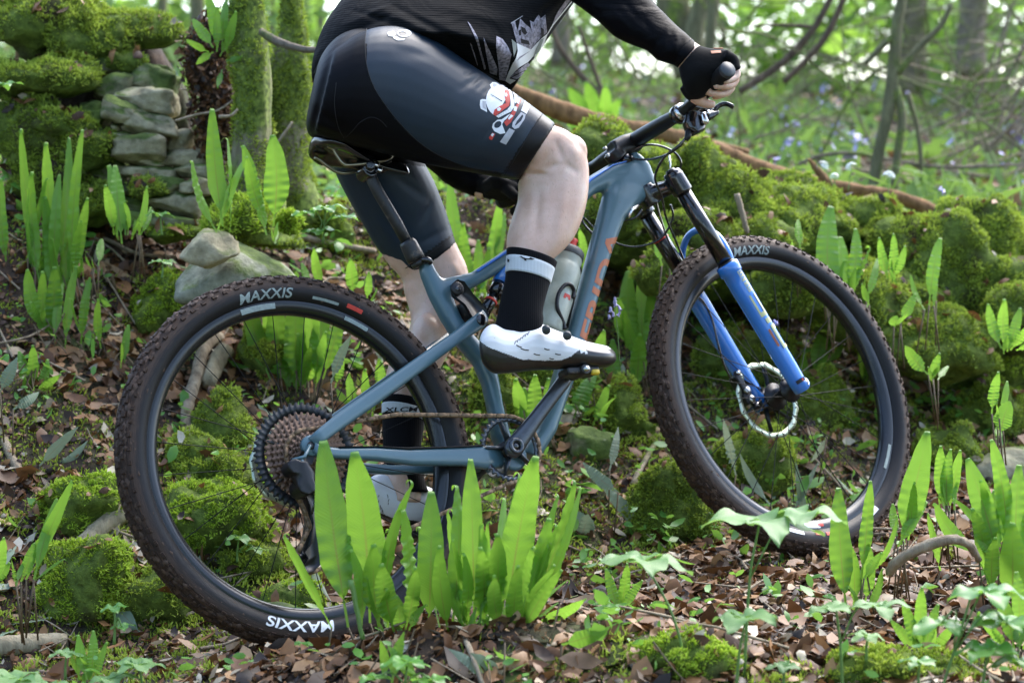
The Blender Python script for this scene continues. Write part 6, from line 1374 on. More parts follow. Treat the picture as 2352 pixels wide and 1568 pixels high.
# --- chain
def chain_path():
    cog = 24 * .00202; cx = Vector((0, -.048, 0)); cb = BBp + Vector((0, -.050, 0)); pts = []
    for k in range(14): a = R_(-80) - (PI * 2 - R_(190)) * 0; 
    for k in range(13): a = R_(78 + 160 * k / 12); pts.append(cx + Vector((cog * math.cos(a), 0, cog * math.sin(a))))
    lo = []
    up = [cb + Vector((.0675 * math.cos(R_(a)), 0, .0675 * math.sin(R_(a)))) for a in range(-80, 96, 15)]
    return up, pts
up, ca = chain_path()
PU, PLW = bp(694, 1130, -.05), bp(703, 1290, -.052)
pth = up + [Vector((.20, -.049, .058))] + ca + [PU + Vector((-.012, 0, .012)), PU + Vector((-.016, 0, 0)), PU + Vector((-.006, 0, -.02)), (PU + PLW) / 2 + Vector((.012, 0, 0)), PLW + Vector((-.020, 0, .012)), PLW + Vector((-.022, 0, -.008)), PLW + Vector((-.006, 0, -.023)), PLW + Vector((.014, 0, -.020)), BBp + Vector((-.02, -.05, -.069)), up[0]]
acc, L = [], 0
fine = []
for i in range(len(pth) - 1):
    n = max(2, int((pth[i + 1] - pth[i]).length / .001))
    for k in range(n): fine.append(pth[i].lerp(pth[i + 1], k / n))
cen, lastp = [fine[0]], fine[0]; run = 0
for q in fine[1:]:
    run += (q - lastp).length; lastp = q
    if run >= .0127: cen.append(q); run = 0
parts = []
for i in range(len(cen) - 1):
    a, b = cen[i], cen[i + 1]; d = b - a; 
    if d.length > .02: continue
    u = Vector((-d.z, 0, d.x)).normalized(); wd = .0033 if i % 2 else .0022
    for s in (-1, 1): parts.append(box(B((a + b) / 2 + Vector((0, s * wd, 0))), BR @ d, YB, BR @ u, .0078, .0006, .0040, .3))
    parts.append(cyl(B(a + Vector((0, -.0036, 0))), B(a + Vector((0, .0036, 0))), .0036, 8))
part('chain', *merge(parts), M['chain'], bike, 'stuff')
# --- rear derailleur
rd = empty('rear_derailleur', (0, 0, 0)); rd.parent = bike
part('hanger', *plate([(700, 1030), (722, 1044), (716, 1066), (690, 1074), (672, 1068), (668, 1052), (684, 1046)], -.072, .008), M['black_muddy'], rd)
part('hanger_strut', *ptube([(712, 1022, -.085), (700, 1048, -.088), (672, 1056, -.088)], .0035, 8, 0), M['paint'], rd); part('hanger_strut', *ptube([(692, 1056, -.088), (706, 1076, -.088), (722, 1094, -.086)], .0035, 8, 0), M['paint'], rd)
part('derailleur_body', *fuse([eloft([((672, 1062), (706, 1062)), ((668, 1090), (722, 1084)), ((676, 1112), (724, 1112)), ((700, 1134), (730, 1132))], -.085, .016, .8), pin(680, 1070, -.10, -.06, .015), pin(706, 1114, -.10, -.05, .018)], .0025, 3), M['black_matte'], rd)
part('cage_plate', *plate([(694, 1118), (722, 1116), (732, 1150), (736, 1200), (728, 1240), (738, 1268), (736, 1296), (720, 1312), (698, 1316), (684, 1306), (700, 1296), (708, 1282), (700, 1268), (712, 1250), (720, 1200), (712, 1160)], -.062, .004), M['black_matte'], rd)
part('cage_plate', *plate([(690, 1118), (712, 1116), (720, 1200), (716, 1250), (724, 1290), (700, 1318), (676, 1300), (686, 1270), (700, 1200)], -.044, .003), M['black_matte'], rd)
for P_ in (PU, PLW):
    t_ = lambda v, P_=P_: B(Vector(v) + Vector((P_.x, 0, P_.z))); k_ = .0125 if P_ is PU else .021
    part('jockey_wheel', *sprocket(k_, 14, P_.y, .004, k_ * .35, t_, tooth=.003), M['black_matte'], rd)
cable([(716, 1180, -.066), (724, 1150, -.075), (745, 1100, -.08), (770, 1078, -.075)], .0024, 'shift_cable')
# --- bottle cage and down tube lettering
Z4 = lambda x, y: (1063 + x * .339, 380 + y * .339)
bcg = [Z4(690, 1110), Z4(680, 1060), Z4(640, 960), Z4(648, 870), Z4(690, 812), Z4(730, 808), Z4(752, 850), Z4(745, 900)]
part('bottle_cage', *ptube([q + (-.040 if 1 < i < 6 else -.03,) for i, q in enumerate(bcg)], .0042, 8, 4), M['black_matte'], bike)
part('bottle_cage', *ptube([Z4(700, 1090) + (-.02,), Z4(640, 1125) + (-.0,), Z4(600, 1130) + (.02,)], .005, 8, 4), M['black_matte'], bike)
part('bottle_cage', *eloft([(Z4(745, 880), Z4(756, 890)), (Z4(715, 1000), Z4(728, 1004)), (Z4(690, 1100), Z4(705, 1110))], -.004, .012, .8), M['black_matte'], bike)
def surf_text(txt, size_px, org, dirn, up, bvh, mat, parent, off=.0008, name='lettering', shear=0.0, bold=.02, sx=1.0, maxe=6):
    """lettering laid on a surface: org/dirn/up in picture directions"""
    cu = bpy.data.curves.new('t', 'FONT'); cu.body = txt; cu.size = 1.0; cu.align_x = 'LEFT'; cu.shear = shear; cu.offset = bold
    o = bpy.data.objects.new('t', cu); COL.objects.link(o); dg = bpy.context.evaluated_depsgraph_get(); me = bpy.data.meshes.new_from_object(o.evaluated_get(dg))
    bm = bmesh.new(); bm.from_mesh(me); bmesh.ops.triangulate(bm, faces=bm.faces[:])
    for _ in range(3):
        e = [x for x in bm.edges if x.calc_length() * size_px > maxe]
        if e: bmesh.ops.subdivide_edges(bm, edges=e, cuts=1); bmesh.ops.triangulate(bm, faces=bm.faces[:])
    P2 = [(org[0] + (v.co.x * sx * dirn[0] + v.co.y * up[0]) * size_px, org[1] + (v.co.x * sx * dirn[1] + v.co.y * up[1]) * size_px) for v in bm.verts]
    F = [tuple(v.index for v in f.verts) for f in bm.faces]; bm.free(); bpy.data.objects.remove(o); bpy.data.curves.remove(cu); bpy.data.meshes.remove(me)
    return lay(P2, F, bvh, mat, parent, off, name)
def lay(P2, F, bvh, mat, parent, off, name):
    V, ok = [], []
    for x, y in P2:
        d = ray(x, y).normalized(); loc, nrm, i, dist = bvh.ray_cast(CAMP, d)
        if loc is None: V.append(Vector((0, 0, 0))); ok.append(False)
        else:
            if nrm.dot(d) > 0: nrm = -nrm
            V.append(loc + nrm * off); ok.append(True)
    F = [f for f in F if all(ok[i] for i in f) and max((V[f[0]] - V[f[1]]).length, (V[f[1]] - V[f[2]]).length) < .03]
    used = sorted({i for f in F for i in f}); mp = {a: b for b, a in enumerate(used)}
    if not F: return None
    return part(name, [V[i] for i in used], [tuple(mp[i] for i in f) for f in F], M[mat] if isinstance(mat, str) else mat, parent)
def surf_poly(pts, bvh, mat, parent, off=.0008, name='print', maxe=7, holes=()):
    loops = [[Vector((x, y, 0)) for x, y in pts]] + [[Vector((x, y, 0)) for x, y in h] for h in holes]
    bm = bmesh.new(); vs = [bm.verts.new(v) for lp in loops for v in lp]
    for t in tessellate_polygon(loops):
        try: bm.faces.new([vs[i] for i in t])
        except ValueError: pass
    for _ in range(4):
        e = [x for x in bm.edges if x.calc_length() > maxe]
        if e: bmesh.ops.subdivide_edges(bm, edges=e, cuts=1); bmesh.ops.triangulate(bm, faces=bm.faces[:])
    bm.verts.index_update(); P2 = [(v.co.x, v.co.y) for v in bm.verts]; F = [tuple(v.index for v in f.verts) for f in bm.faces]; bm.free()
    return lay(P2, F, bvh, mat, parent, off, name)
def surf_line(pts, bvh, r, mat, parent, name='seam', smooth=6):
    q = catmull([tuple(p) for p in pts], smooth); W = []
    for v in q:
        loc, nrm, i, dist = bvh.ray_cast(CAMP, ray(float(v[0]), float(v[1])).normalized())
        if loc is not None: W.append(loc)
    if len(W) > 2: part(name, *tube(W, r, 5), M[mat], parent)
# the letters run up the tube, their tops turned towards the rider
ux, uy = 82, -300; ul = math.hypot(ux, uy); ux /= ul; uy /= ul
surf_text('MERIDA', 51, (1340, 868), (ux, uy), (-.80, -.60), FB, 'orange', bike, .0007, 'lettering', 0, .03, 1.85)
# mud clots
# ------------------------------------------------------------------ water bottle (stands in the cage: a thing of its own)
bt = empty('water_bottle', tuple(bw(1272, 745, 0)), 'frosted translucent water bottle with dark cap held in the bottle cage behind the calf', 'bottle')
b0, b1 = bw(1254, 762, -.0), bw(1313, 566, -.0); ax = (b1 - b0); AL = ax.length; pf = lambda s, r: (AL * s, r)
part('bottle_body', *lathe(b0, ax, [pf(0, .0), pf(0, .033), pf(.03, .036), pf(.40, .036), pf(.44, .0345), pf(.50, .0345), pf(.56, .0365), pf(.70, .0362), pf(.76, .032), pf(.79, .0295), pf(.82, .0315), pf(.88, .0312)], 36), M['bottle'], bt)
cp = part('bottle_cap', *lathe(b0, ax, [pf(.86, .0318), pf(.865, .0325), pf(.93, .032), pf(.96, .027), pf(.97, .012), pf(1.0, .011), pf(1.0, 0)], 36), M['bottle_cap'], bt)
part('drinking_valve', *lathe(b0, ax, [pf(.99, .010), pf(1.05, .009), pf(1.08, .010), pf(1.09, 0)], 18), M['red'], cp)
BBV = bv(lathe(b0, ax, [pf(.03, .036), pf(.40, .036), pf(.44, .0345), pf(.50, .0345), pf(.56, .0365), pf(.70, .0362)], 36))
surf_poly([Z4(690, 862), Z4(728, 880), Z4(724, 915), Z4(712, 908), Z4(714, 895), Z4(698, 890), Z4(694, 902), Z4(680, 892)], BBV, 'red', bt, .0007, 'label_print')
# ------------------------------------------------------------------ rider
person = empty('person', tuple(bw(900, 380, 0)), 'rider in black shorts, dark ribbed jersey, gloves and white shoes crouched over the handlebar', 'person')
def cring(A, Bp, y, b, lift=0.0, n=28, p=1.0, grow=0.0, lx=0.0):
    """ring whose outline runs through A and Bp as seen; y = bicycle-frame side offset of its centre; b = half depth"""
    m = ((A[0] + Bp[0]) / 2, (A[1] + Bp[1]) / 2); c = bw(m[0], m[1], y); d = (c - CAMP).dot(cF); k = d / FPX
    a = cR * ((A[0] - Bp[0]) / 2 * k) - cU * ((A[1] - Bp[1]) / 2 * k); v = -(c - CAMP).normalized() * b + cU * lift + cR * lx
    if grow: a = a * (1 + grow / a.length); v = v * (1 + grow / v.length)
    return [c + a * (math.copysign(abs(math.cos(t)) ** p, math.cos(t))) + v * (math.copysign(abs(math.sin(t)) ** p, math.sin(t))) for t in [2 * PI * i / n for i in range(n)]]
def cloft(rows, sm=3, grow=0.0, n=28, p=1.0):
    """rows: (A, B, y, b[, lift[, lx]]); interpolated smoothly"""
    R = [list(r[0]) + list(r[1]) + [r[2], r[3], r[4] if len(r) > 4 else 0, r[5] if len(r) > 5 else 0] for r in rows]
    q = catmull([np.array(r, float) for r in R], sm) if sm else R
    q = [[float(x) for x in v] for v in q]
    return loft([cring((v[0], v[1]), (v[2], v[3]), v[4], max(.003, v[5]), v[6], n, p, grow, v[7]) for v in q])
def ctube(pts, r, n=12, sm=4): return tube([bw(*q) for q in pts], r, n, smooth=sm)
# --- skin
RLEG = [((1200, 230), (1130, 400), -.12, .080), ((1262, 282), (1192, 402), -.125, .066), ((1300, 298), (1190, 420), -.128, .060), ((1335, 328), (1190, 442), -.13, .058), ((1351, 372), (1188, 464), -.13, .058), ((1353, 420), (1180, 488), -.13, .058), ((1348, 465), (1171, 515), -.13, .058), ((1336, 508), (1164, 545), -.13, .056), ((1317, 548), (1163, 572), -.13, .053), ((1289, 580), (1168, 590), -.13, .047), ((1258, 610), (1173, 616), -.13, .037), ((1246, 655), (1172, 655), -.13, .033), ((1238, 705), (1164, 700), -.13, .031), ((1244, 740), (1145, 740), -.13, .031), ((1236, 775), (1135, 780), -.13, .026), ((1230, 800), (1130, 805), -.13, .02)]
LLEG = [((985, 420), (820, 470), .11, .075), ((1030, 520), (880, 590), .12, .066), ((1054, 572), (922, 640), .12, .058), ((1072, 610), (928, 672), .12, .054), ((1078, 650), (938, 705), .12, .053), ((1066, 695), (944, 735), .12, .053), ((1054, 745), (934, 765), .12, .054), ((1038, 795), (906, 805), .12, .053), ((1012, 845), (888, 852), .12, .048), ((988, 890), (882, 897), .12, .042), ((972, 940), (882, 940), .12, .037), ((965, 990), (882, 992), .12, .035), ((964, 1045), (882, 1045), .12, .034), ((968, 1100), (882, 1100), .12, .034), ((968, 1150), (868, 1150), .12, .03)]
torso = [((735, 190), (760, 260), 0, .05), ((760, 110), (755, 320), 0, .14), ((850, 60), (860, 330), 0, .165), ((900, 20), (1010, 260), 0, .16), ((930, -30), (1130, 160), 0, .15), ((980, -100), (1230, 70), 0, .155), ((1060, -190), (1310, -20), 0, .17), ((1160, -280), (1380, -120), 0, .19), ((1260, -340), (1430, -210), 0, .17), ((1330, -370), (1440, -280), 0, .07), ((1380, -420), (1480, -330), 0, .06), ((1400, -480), (1560, -380), 0, .075), ((1470, -560), (1620, -440), 0, .085), ((1540, -590), (1640, -520), 0, .06), ((1580, -600), (1630, -570), 0, .02)]
ARM_R = [((1330, -240), (1220, -110), -.17, .06), ((1400, -170), (1290, -40), -.20, .055), ((1455, -80), (1350, 5), -.235, .048), ((1496, 0), (1395, 52), -.26, .044), ((1526, 34), (1440, 82), -.28, .040), ((1556, 64), (1490, 112), -.30, .035), ((1582, 84), (1532, 136), -.32, .030), ((1600, 100), (1560, 158), -.335, .027), ((1620, 110), (1570, 180), -.34, .026)]
hand = [((1600, 103), (1562, 158), -.335, .026), ((1622, 114), (1572, 188), -.34, .028), ((1648, 118), (1584, 214), -.345, .030), ((1672, 128), (1604, 226), -.345, .030), ((1684, 150), (1630, 216), -.345, .024), ((1682, 172), (1652, 200), -.345, .012)]
F1 = [(1684, 152, -.385), (1692, 166, -.385), (1688, 179, -.385), (1664, 188, -.388)]
F2 = [(1684, 158, -.365), (1690, 182, -.360), (1676, 198, -.360), (1642, 198, -.366)]
F3 = [(1678, 170, -.342), (1680, 202, -.336), (1660, 216, -.336), (1628, 214, -.344)]
F4 = [(1664, 180, -.312), (1664, 210, -.308), (1648, 220, -.306), (1636, 222, -.304)]
TH = [(1584, 216, -.315), (1602, 230, -.312), (1622, 238, -.312), (1640, 240, -.312)]
fr_ = [.0092, .0088, .0086, .0074]
LARM = [tube([bw(1215, -170, .18), B(Vector((.62, .36, .86))), B(Vector((.70, .42, .72))), B(Vector((.765, .385, .640)))], [.055, .045, .036, .027], 14, smooth=5)]
LH = Vector((.80, .345, .612)); lhand = [box(B(LH + Vector((-.025, 0, .018))), BR @ Vector((1, 0, -.5)), YB, BR @ Vector((.5, 0, 1)), .036, .040, .016, .8)]
skin = [cloft(RLEG, 3, n=32), cloft(LLEG, 3), cloft(torso, 3), cloft(ARM_R, 3), cloft(hand, 3)] + LARM + lhand
for f in (F1, F2, F3, F4): skin.append(ctube(f, fr_))
skin.append(ctube(TH, [.0115, .0115, .0105, .0085]))
# kneecap, shin ridge and calf bulge as soft lobes
def lobe(px, py, y, r, s=(1, 1, 1), off=0.0):
    V, F = ICO[3]; c = bw(px, py, y); c = c - (c - CAMP).normalized() * off; return [c + Vector(v * r * np.array(s)) for v in V], [tuple(f) for f in F]
skin += [lobe(1312, 350, -.13, .034, (1, 1, 1.1), .030), lobe(1306, 470, -.13, .016, (1, 1, 4.5), .036), lobe(980, 780, .12, .036, (1, 1, 1.5), .020), lobe(1040, 640, .12, .030, (1, 1, 1.1), .028)]
foot = [((1102, 800), (1104, 815), -.135, .01), ((1120, 775), (1118, 838), -.135, .028), ((1180, 770), (1180, 845), -.135, .032), ((1260, 775), (1258, 842), -.135, .036), ((1340, 795), (1340, 840), -.135, .038), ((1395, 808), (1396, 834), -.135, .026)]
skin += [cloft(foot, 2), cloft([((850, 1110), (852, 1130), .13, .01), ((880, 1100), (878, 1180), .13, .028), ((960, 1130), (955, 1200), .13, .036), ((1060, 1165), (1058, 1205), .13, .036), ((1096, 1182), (1096, 1200), .13, .02)], 2)]
SK = fuse(skin, .0030, 9, .5)
JV = SK[0]; pj = np.array([pix(v)[:2] for v in JV]); dj = np.array([tuple((Vector(v) - CAMP).normalized()) for v in JV])
def fold(x0, y0, x1, y1, w, depth):
    global JV
    dx, dy = x1 - x0, y1 - y0; t = np.clip(((pj[:, 0] - x0) * dx + (pj[:, 1] - y0) * dy) / (dx * dx + dy * dy), 0, 1); dd = np.hypot(pj[:, 0] - x0 - t * dx, pj[:, 1] - y0 - t * dy)
    JV = JV + dj * (np.exp(-(dd / w) ** 2) * np.sin(PI * np.clip(t * .94 + .03, 0, 1)) * depth)[:, None]
for c_ in [(1196, 398, 1262, 402, 7, .007), (1250, 392, 1290, 372, 9, .004), (1276, 318, 1292, 372, 8, .005), (1292, 372, 1330, 400, 9, .004), (1312, 330, 1330, 370, 12, -.004), (1240, 424, 1228, 556, 11, .005), (1190, 440, 1184, 540, 12, -.005), (1304, 410, 1276, 570, 13, -.004), (1262, 300, 1230, 380, 12, -.004), (1210, 330, 1200, 396, 8, .004),
           (965, 700, 950, 780, 9, .005), (1020, 700, 1000, 800, 10, -.004), (985, 760, 965, 850, 8, .004), (1040, 600, 1060, 640, 9, -.004)]: fold(*c_)
part('body', JV, SK[1], M['skin'], person)
# --- shorts
pelvis = [((722, 178), (704, 270), 0, .055), ((738, 128), (705, 300), 0, .12), ((775, 84), (720, 318), 0, .155), ((830, 62), (775, 330), 0, .168), ((900, 60), (850, 345), 0, .165), ((960, 76), (910, 350), 0, .13), ((1010, 110), (960, 340), 0, .08)]
thigh = [((770, 110), (722, 308), -.07, .09), ((850, 66), (785, 328), -.085, .108), ((930, 62), (868, 350), -.095, .108), ((1000, 92), (945, 370), -.105, .104), ((1070, 140), (1020, 386), -.112, .098), ((1130, 180), (1080, 396), -.118, .090), ((1185, 216), (1130, 405), -.122, .083), ((1232, 250), (1166, 411), -.125, .076), ((1277, 284), (1192, 414), -.127, .0695)]
lth = [((905, 300), (745, 320), .07, .10), ((958, 350), (765, 385), .08, .092), ((992, 405), (790, 440), .09, .085), ((1012, 452), (826, 503), .10, .078), ((1032, 508), (868, 573), .115, .071), ((1049, 562), (934, 645), .12, .063)]
SHP = [cloft(pelvis, 3, p=.92), cloft(thigh, 3, n=32, p=.94), cloft(lth, 3, n=28)]
SHR = fuse(SHP, .0048, 5, .5)
Vs = SHR[0]; cc = Vs + 0.0
pxs = np.array([pix(v)[:2] for v in Vs])
# soft creases near the hip fold, cloth relief along the thigh
vd = np.array([tuple((Vector(v) - CAMP).normalized()) for v in Vs])
def crease(x0, y0, x1, y1, w, depth):
    global Vs
    dx, dy = x1 - x0, y1 - y0; L2 = dx * dx + dy * dy; t = np.clip(((pxs[:, 0] - x0) * dx + (pxs[:, 1] - y0) * dy) / L2, 0, 1)
    dd = np.hypot(pxs[:, 0] - x0 - t * dx, pxs[:, 1] - y0 - t * dy); Vs = Vs + vd * (np.exp(-(dd / w) ** 2) * np.sin(PI * np.clip(t * .9 + .05, 0, 1)) * depth)[:, None]
for c_ in [(1064, 176, 1090, 160, 5, .004), (1078, 196, 1104, 172, 4, .004), (1094, 208, 1116, 184, 4, .004), (1108, 220, 1128, 196, 4, .003), (1126, 232, 1140, 206, 4, .003), (1150, 246, 1160, 222, 4, .002), (1190, 290, 1216, 260, 5, .002), (716, 250, 800, 300, 9, .004), (712, 280, 820, 320, 8, -.003), (860, 320, 990, 360, 9, .004), (1010, 366, 1150, 380, 9, .004), (1050, 210, 1110, 170, 7, .004), (1150, 330, 1230, 250, 10, -.003), (1100, 330, 1180, 240, 12, .003), (900, 120, 1000, 130, 14, .003), (1000, 440, 960, 520, 9, .004), (860, 480, 930, 560, 9, .003), (760, 300, 900, 350, 10, .004), (985, 460, 900, 400, 8, .004), (1040, 520, 960, 560, 8, .003)]: crease(*c_)
SF = SHR[1]
cx = np.array([pxs[list(f)].mean(0) for f in SF]); cyb = np.array([iB(Vs[f[0]]).y for f in SF])
# panels: rear/inner panel is matt black, side panel slate lycra, hems smooth
bnd = catmull([(842, 60), (838, 100), (842, 150), (856, 195), (880, 235), (915, 280), (960, 325), (1010, 358), (1080, 385), (1160, 398), (1200, 400)], 8)
bx = np.array([float(v[0]) for v in bnd]); by = np.array([float(v[1]) for v in bnd])
ylim = np.interp(cx[:, 0], bx[2:], by[2:]); side = (cx[:, 0] > np.interp(cx[:, 1], by, bx)) & (cx[:, 1] < np.where(cx[:, 0] < 838, -1, ylim)) & (cyb < .02)
hem = (cyb < 0) & ((cx[:, 0] - 1240) * .84 + (cx[:, 1] - 268) * -.54 * -1 * 0 + 0 > 1e9)
# right hem band: strip parallel to the hem line
def strip(A, Bq, w): # pixels left of the line A-Bq
    dx, dy = Bq[0] - A[0], Bq[1] - A[1]; L = math.hypot(dx, dy); return ((cx[:, 0] - A[0]) * dy - (cx[:, 1] - A[1]) * dx) / L
dR = strip((1277, 284), (1192, 414), 0)
hemR = (cyb < 0) & (dR > -200) & (np.abs(dR) < 40) & (cx[:, 0] > 1120)
dL = strip((934, 645), (1049, 562), 0)
hemL = (cyb > .04) & (np.abs(dL) < 26) & (cx[:, 1] > 500)
midx = np.where(side, 0, 1); midx = np.where(hemR | hemL, 2, midx); midx = np.where((cyb > -.05) & (midx == 1) & (cx[:, 1] > np.interp(cx[:, 0], [700, 900, 960, 1200], [352, 372, 380, 420])), 0, midx); midx = np.where((cyb > .03) & (midx == 1) & (cx[:, 1] > 300), 0, midx)
part('shorts', Vs, SF, [M['lycra'], M['lycra_black'], M['band']], person, midx=midx)
SB = bv((Vs, SF))
surf_line([(842, 66), (838, 100), (842, 150), (856, 195), (880, 235), (915, 280), (960, 325), (1010, 358), (1080, 385), (1150, 396)], SB, .0011, 'seam', person)
surf_line([(738, 378 - 40), (760, 330), (790, 318), (810, 300), (826, 282), (850, 270), (872, 276), (888, 292)], SB, .0009, 'seam', person)
surf_line([(772, 190), (768, 240), (776, 290), (790, 318)], SB, .0009, 'seam', person)
surf_line([(1246, 262), (1226, 292), (1202, 330), (1180, 368), (1160, 402)], SB, .0011, 'seam', person)
surf_line([(920, 622), (960, 600), (1000, 572), (1040, 540)], SB, .0012, 'seam', person)
# prints on the shorts
Z1 = lambda x, y: (683.5 + x * .2615, y * .2615)
ring_o = [(930 + 62 * math.cos(a) + 6, 296 + 32 * math.sin(a)) for a in np.linspace(0, 2 * PI, 28)[:-1]]; ring_i = [(922 + 38 * math.cos(a), 300 + 20 * math.sin(a)) for a in np.linspace(0, 2 * PI, 20)[:-1]]
surf_poly([Z1(*q) for q in ring_o], SB, 'white_print', person, .0009, 'logo_print', 5, [[Z1(*q) for q in ring_i]])
surf_poly([Z1(*q) for q in [(786, 296), (800, 282), (842, 278), (860, 300), (850, 328), (800, 322)]], SB, 'white_print', person, .0011, 'logo_print', 5); surf_poly([Z1(*q) for q in [(836, 334), (862, 322), (896, 340), (944, 344), (930, 358), (880, 360), (846, 346)]], SB, 'white_print', person, .0011, 'logo_print', 5)
E8 = lambda x, y: ((1430 + x / 6.816) * .7594, (230 + y / 6.816) * .7594)
def epoly(pts, mat, off=.0010, holes=()): surf_poly([E8(*q) for q in pts], SB, mat, person, off, 'crest_print', 4, [[E8(*q) for q in h] for h in holes])
def earc(cx_, cy_, rx, ry_, a0, a1, rot=0, n=16): 
    o = []
    for i in range(n + 1):
        a = R_(a0 + (a1 - a0) * i / n); x, y = rx * math.cos(a), ry_ * math.sin(a); c_, s_ = math.cos(R_(rot)), math.sin(R_(rot)); o.append((cx_ + x * c_ - y * s_, cy_ + x * s_ + y * c_))
    return o
# plain shield-like crest: white dome with two tabs, red band, crossed oars
epoly(earc(560, 520, 290, 330, 120, 330, -10) , 'white_print')
epoly([(345, 190), (400, 135), (480, 140), (560, 200), (430, 270), (395, 300)], 'white_print', .0009); epoly([(150, 500), (190, 480), (285, 490), (270, 600), (290, 750), (160, 680), (140, 600)], 'white_print', .0009)
epoly([(420, 160), (500, 200), (440, 240), (410, 215)], 'grey_print', .0014); epoly([(190, 520), (270, 530), (262, 640), (270, 700), (200, 650)], 'grey_print', .0014)
epoly([(350, 380), (370, 385), (600, 520), (590, 535)], 'seam', .0014)
epoly([(650, 300), (700, 290), (745, 330), (765, 520), (740, 620), (640, 690), (460, 830), (415, 790), (440, 700), (560, 620), (680, 570), (650, 430)], 'red', .0013)
epoly([(740, 310), (790, 330), (850, 560), (840, 660), (780, 740), (520, 865), (470, 830), (700, 700), (770, 620), (770, 520)], 'white_print', .0016)
epoly([(640, 370), (680, 360), (705, 400), (690, 440), (650, 430)], 'white_print', .0018); epoly([(490, 680), (540, 650), (575, 680), (550, 725), (500, 725)], 'white_print', .0018)
for t in range(6): x0, y0 = 780 - t * 50, 715 + t * 26; epoly([(x0, y0), (x0 + 7, y0 - 3), (x0 - 22, y0 - 56), (x0 - 28, y0 - 52)], 'grey_print', .0019)
for t in range(4): x0, y0 = 755 + t * 16, 360 + t * 62; epoly([(x0, y0), (x0 + 2, y0 + 8), (x0 + 42, y0 + 4), (x0 + 40, y0 - 4)], 'grey_print', .0019)
epoly([(810, 240), (870, 235), (960, 290), (1080, 390), (1050, 400), (930, 400), (900, 420), (920, 480), (880, 580), (850, 540), (850, 420), (815, 330)], 'white_print', .0012, [earc(878, 320, 32, 62, 0, 340, 0, 12)])
epoly([(590, 900), (770, 780), (700, 880), (640, 930), (600, 1000), (670, 1180), (560, 1200), (440, 1140), (390, 1060), (410, 980), (500, 905)], 'white_print', .0012, [earc(510, 1005, 85, 62, 0, 340, -40, 14)])
epoly([(960, 480), (1000, 500), (860, 800), (780, 960), (690, 1040), (640, 960), (700, 900), (860, 660)], 'red', .0011); epoly([(850, 630), (910, 650), (890, 740), (830, 720)], 'white_print', .0016); epoly([(910, 460), (965, 470), (940, 590), (895, 560)], 'white_print', .0016); epoly([(780, 800), (830, 830), (740, 910), (720, 880)], 'white_print', .0016)
epoly([(940, 410), (1000, 400), (1030, 430), (990, 460)], 'red', .0013); epoly([(330, 1270), (400, 1170), (460, 1200), (390, 1320), (350, 1310)], 'red', .0012); epoly([(365, 1220), (400, 1180), (440, 1200), (400, 1255)], 'white_print', .0016)
# block lettering below the crest
epoly([(750, 1080), (860, 1130), (680, 1415), (555, 1360)], 'grey_print', .0012)
epoly([(990, 750), (1085, 800), (1060, 900), (940, 1070), (860, 1100), (805, 1050), (820, 960)], 'grey_print', .0012, [[(1015, 800), (1035, 830), (990, 930), (880, 1030), (865, 1020), (900, 940)]])
epoly([(1070, 505), (1190, 570), (1105, 790), (988, 720)], 'white_print', .0012); epoly([(1095, 370), (1130, 400), (1150, 440), (1180, 450), (1205, 550), (1190, 560), (1085, 495)], 'white_print', .0012, [[(1110, 440), (1130, 450), (1150, 510), (1120, 490)]])
# --- jersey
JB = [((719, 172), (1187, 192), 0, .185, .095, .035), ((716, 150), (1196, 176), 0, .183, .088, .03), ((724, 112), (1212, 152), 0, .18, .078, .02), ((742, 66), (1246, 106), 0, .18, .06, .01), ((775, 15), (1290, 45), 0, .18, .04), ((815, -35), (1328, -5), 0, .18, .03), ((880, -100), (1370, -50), 0, .185, .02), ((970, -190), (1410, -110), 0, .19), ((1080, -270), (1440, -170), 0, .20), ((1200, -340), (1460, -240), 0, .18), ((1300, -375), (1462, -290), 0, .10), ((1340, -400), (1460, -310), 0, .07)]
SLR = [((1300, -290), (1160, -130), -.14, .085), ((1370, -230), (1220, -70), -.18, .078), ((1425, -150), (1285, -14), -.21, .068), ((1466, -62), (1330, 16), -.235, .060), ((1500, 2), (1376, 52), -.26, .054), ((1528, 32), (1410, 84), -.275, .050), ((1556, 60), (1448, 103), -.29, .046), ((1575, 76), (1486, 117), -.305, .042), ((1588, 88), (1508, 138), -.315, .039), ((1597, 100), (1540, 148), -.325, .034), ((1600, 106), (1552, 152), -.33, .031)]
slV, slF = cloft(SLR, 3, n=28)
jt = fuse([cloft(JB, 4, n=44)], .006, 4, .5)
JV = jt[0]; pj = np.array([pix(v)[:2] for v in JV]); dj = np.array([tuple((Vector(v) - CAMP).normalized()) for v in JV])
def fold(x0, y0, x1, y1, w, depth):
    global JV
    dx, dy = x1 - x0, y1 - y0; t = np.clip(((pj[:, 0] - x0) * dx + (pj[:, 1] - y0) * dy) / (dx * dx + dy * dy), 0, 1); dd = np.hypot(pj[:, 0] - x0 - t * dx, pj[:, 1] - y0 - t * dy)
    JV = JV + dj * (np.exp(-(dd / w) ** 2) * np.sin(PI * np.clip(t * .94 + .03, 0, 1)) * depth)[:, None]
for c_ in [(740, 130, 900, 46, 7, -.006), (752, 100, 930, 20, 6, .006), (765, 70, 930, -5, 7, -.006), (830, 30, 1000, 96, 6, .007), (850, 10, 1060, 110, 8, -.006), (880, 0, 1100, 120, 6, .006), (790, 20, 940, 60, 5, .006), (930, 40, 1150, 150, 6, .005), (1140, 60, 1190, 190, 7, .006), (1100, 90, 1150, 180, 6, -.006), (1250, 20, 1200, 180, 6, .006), (1000, 10, 1200, 60, 14, -.006), (1210, 60, 1300, -20, 6, .005)]: fold(*c_)
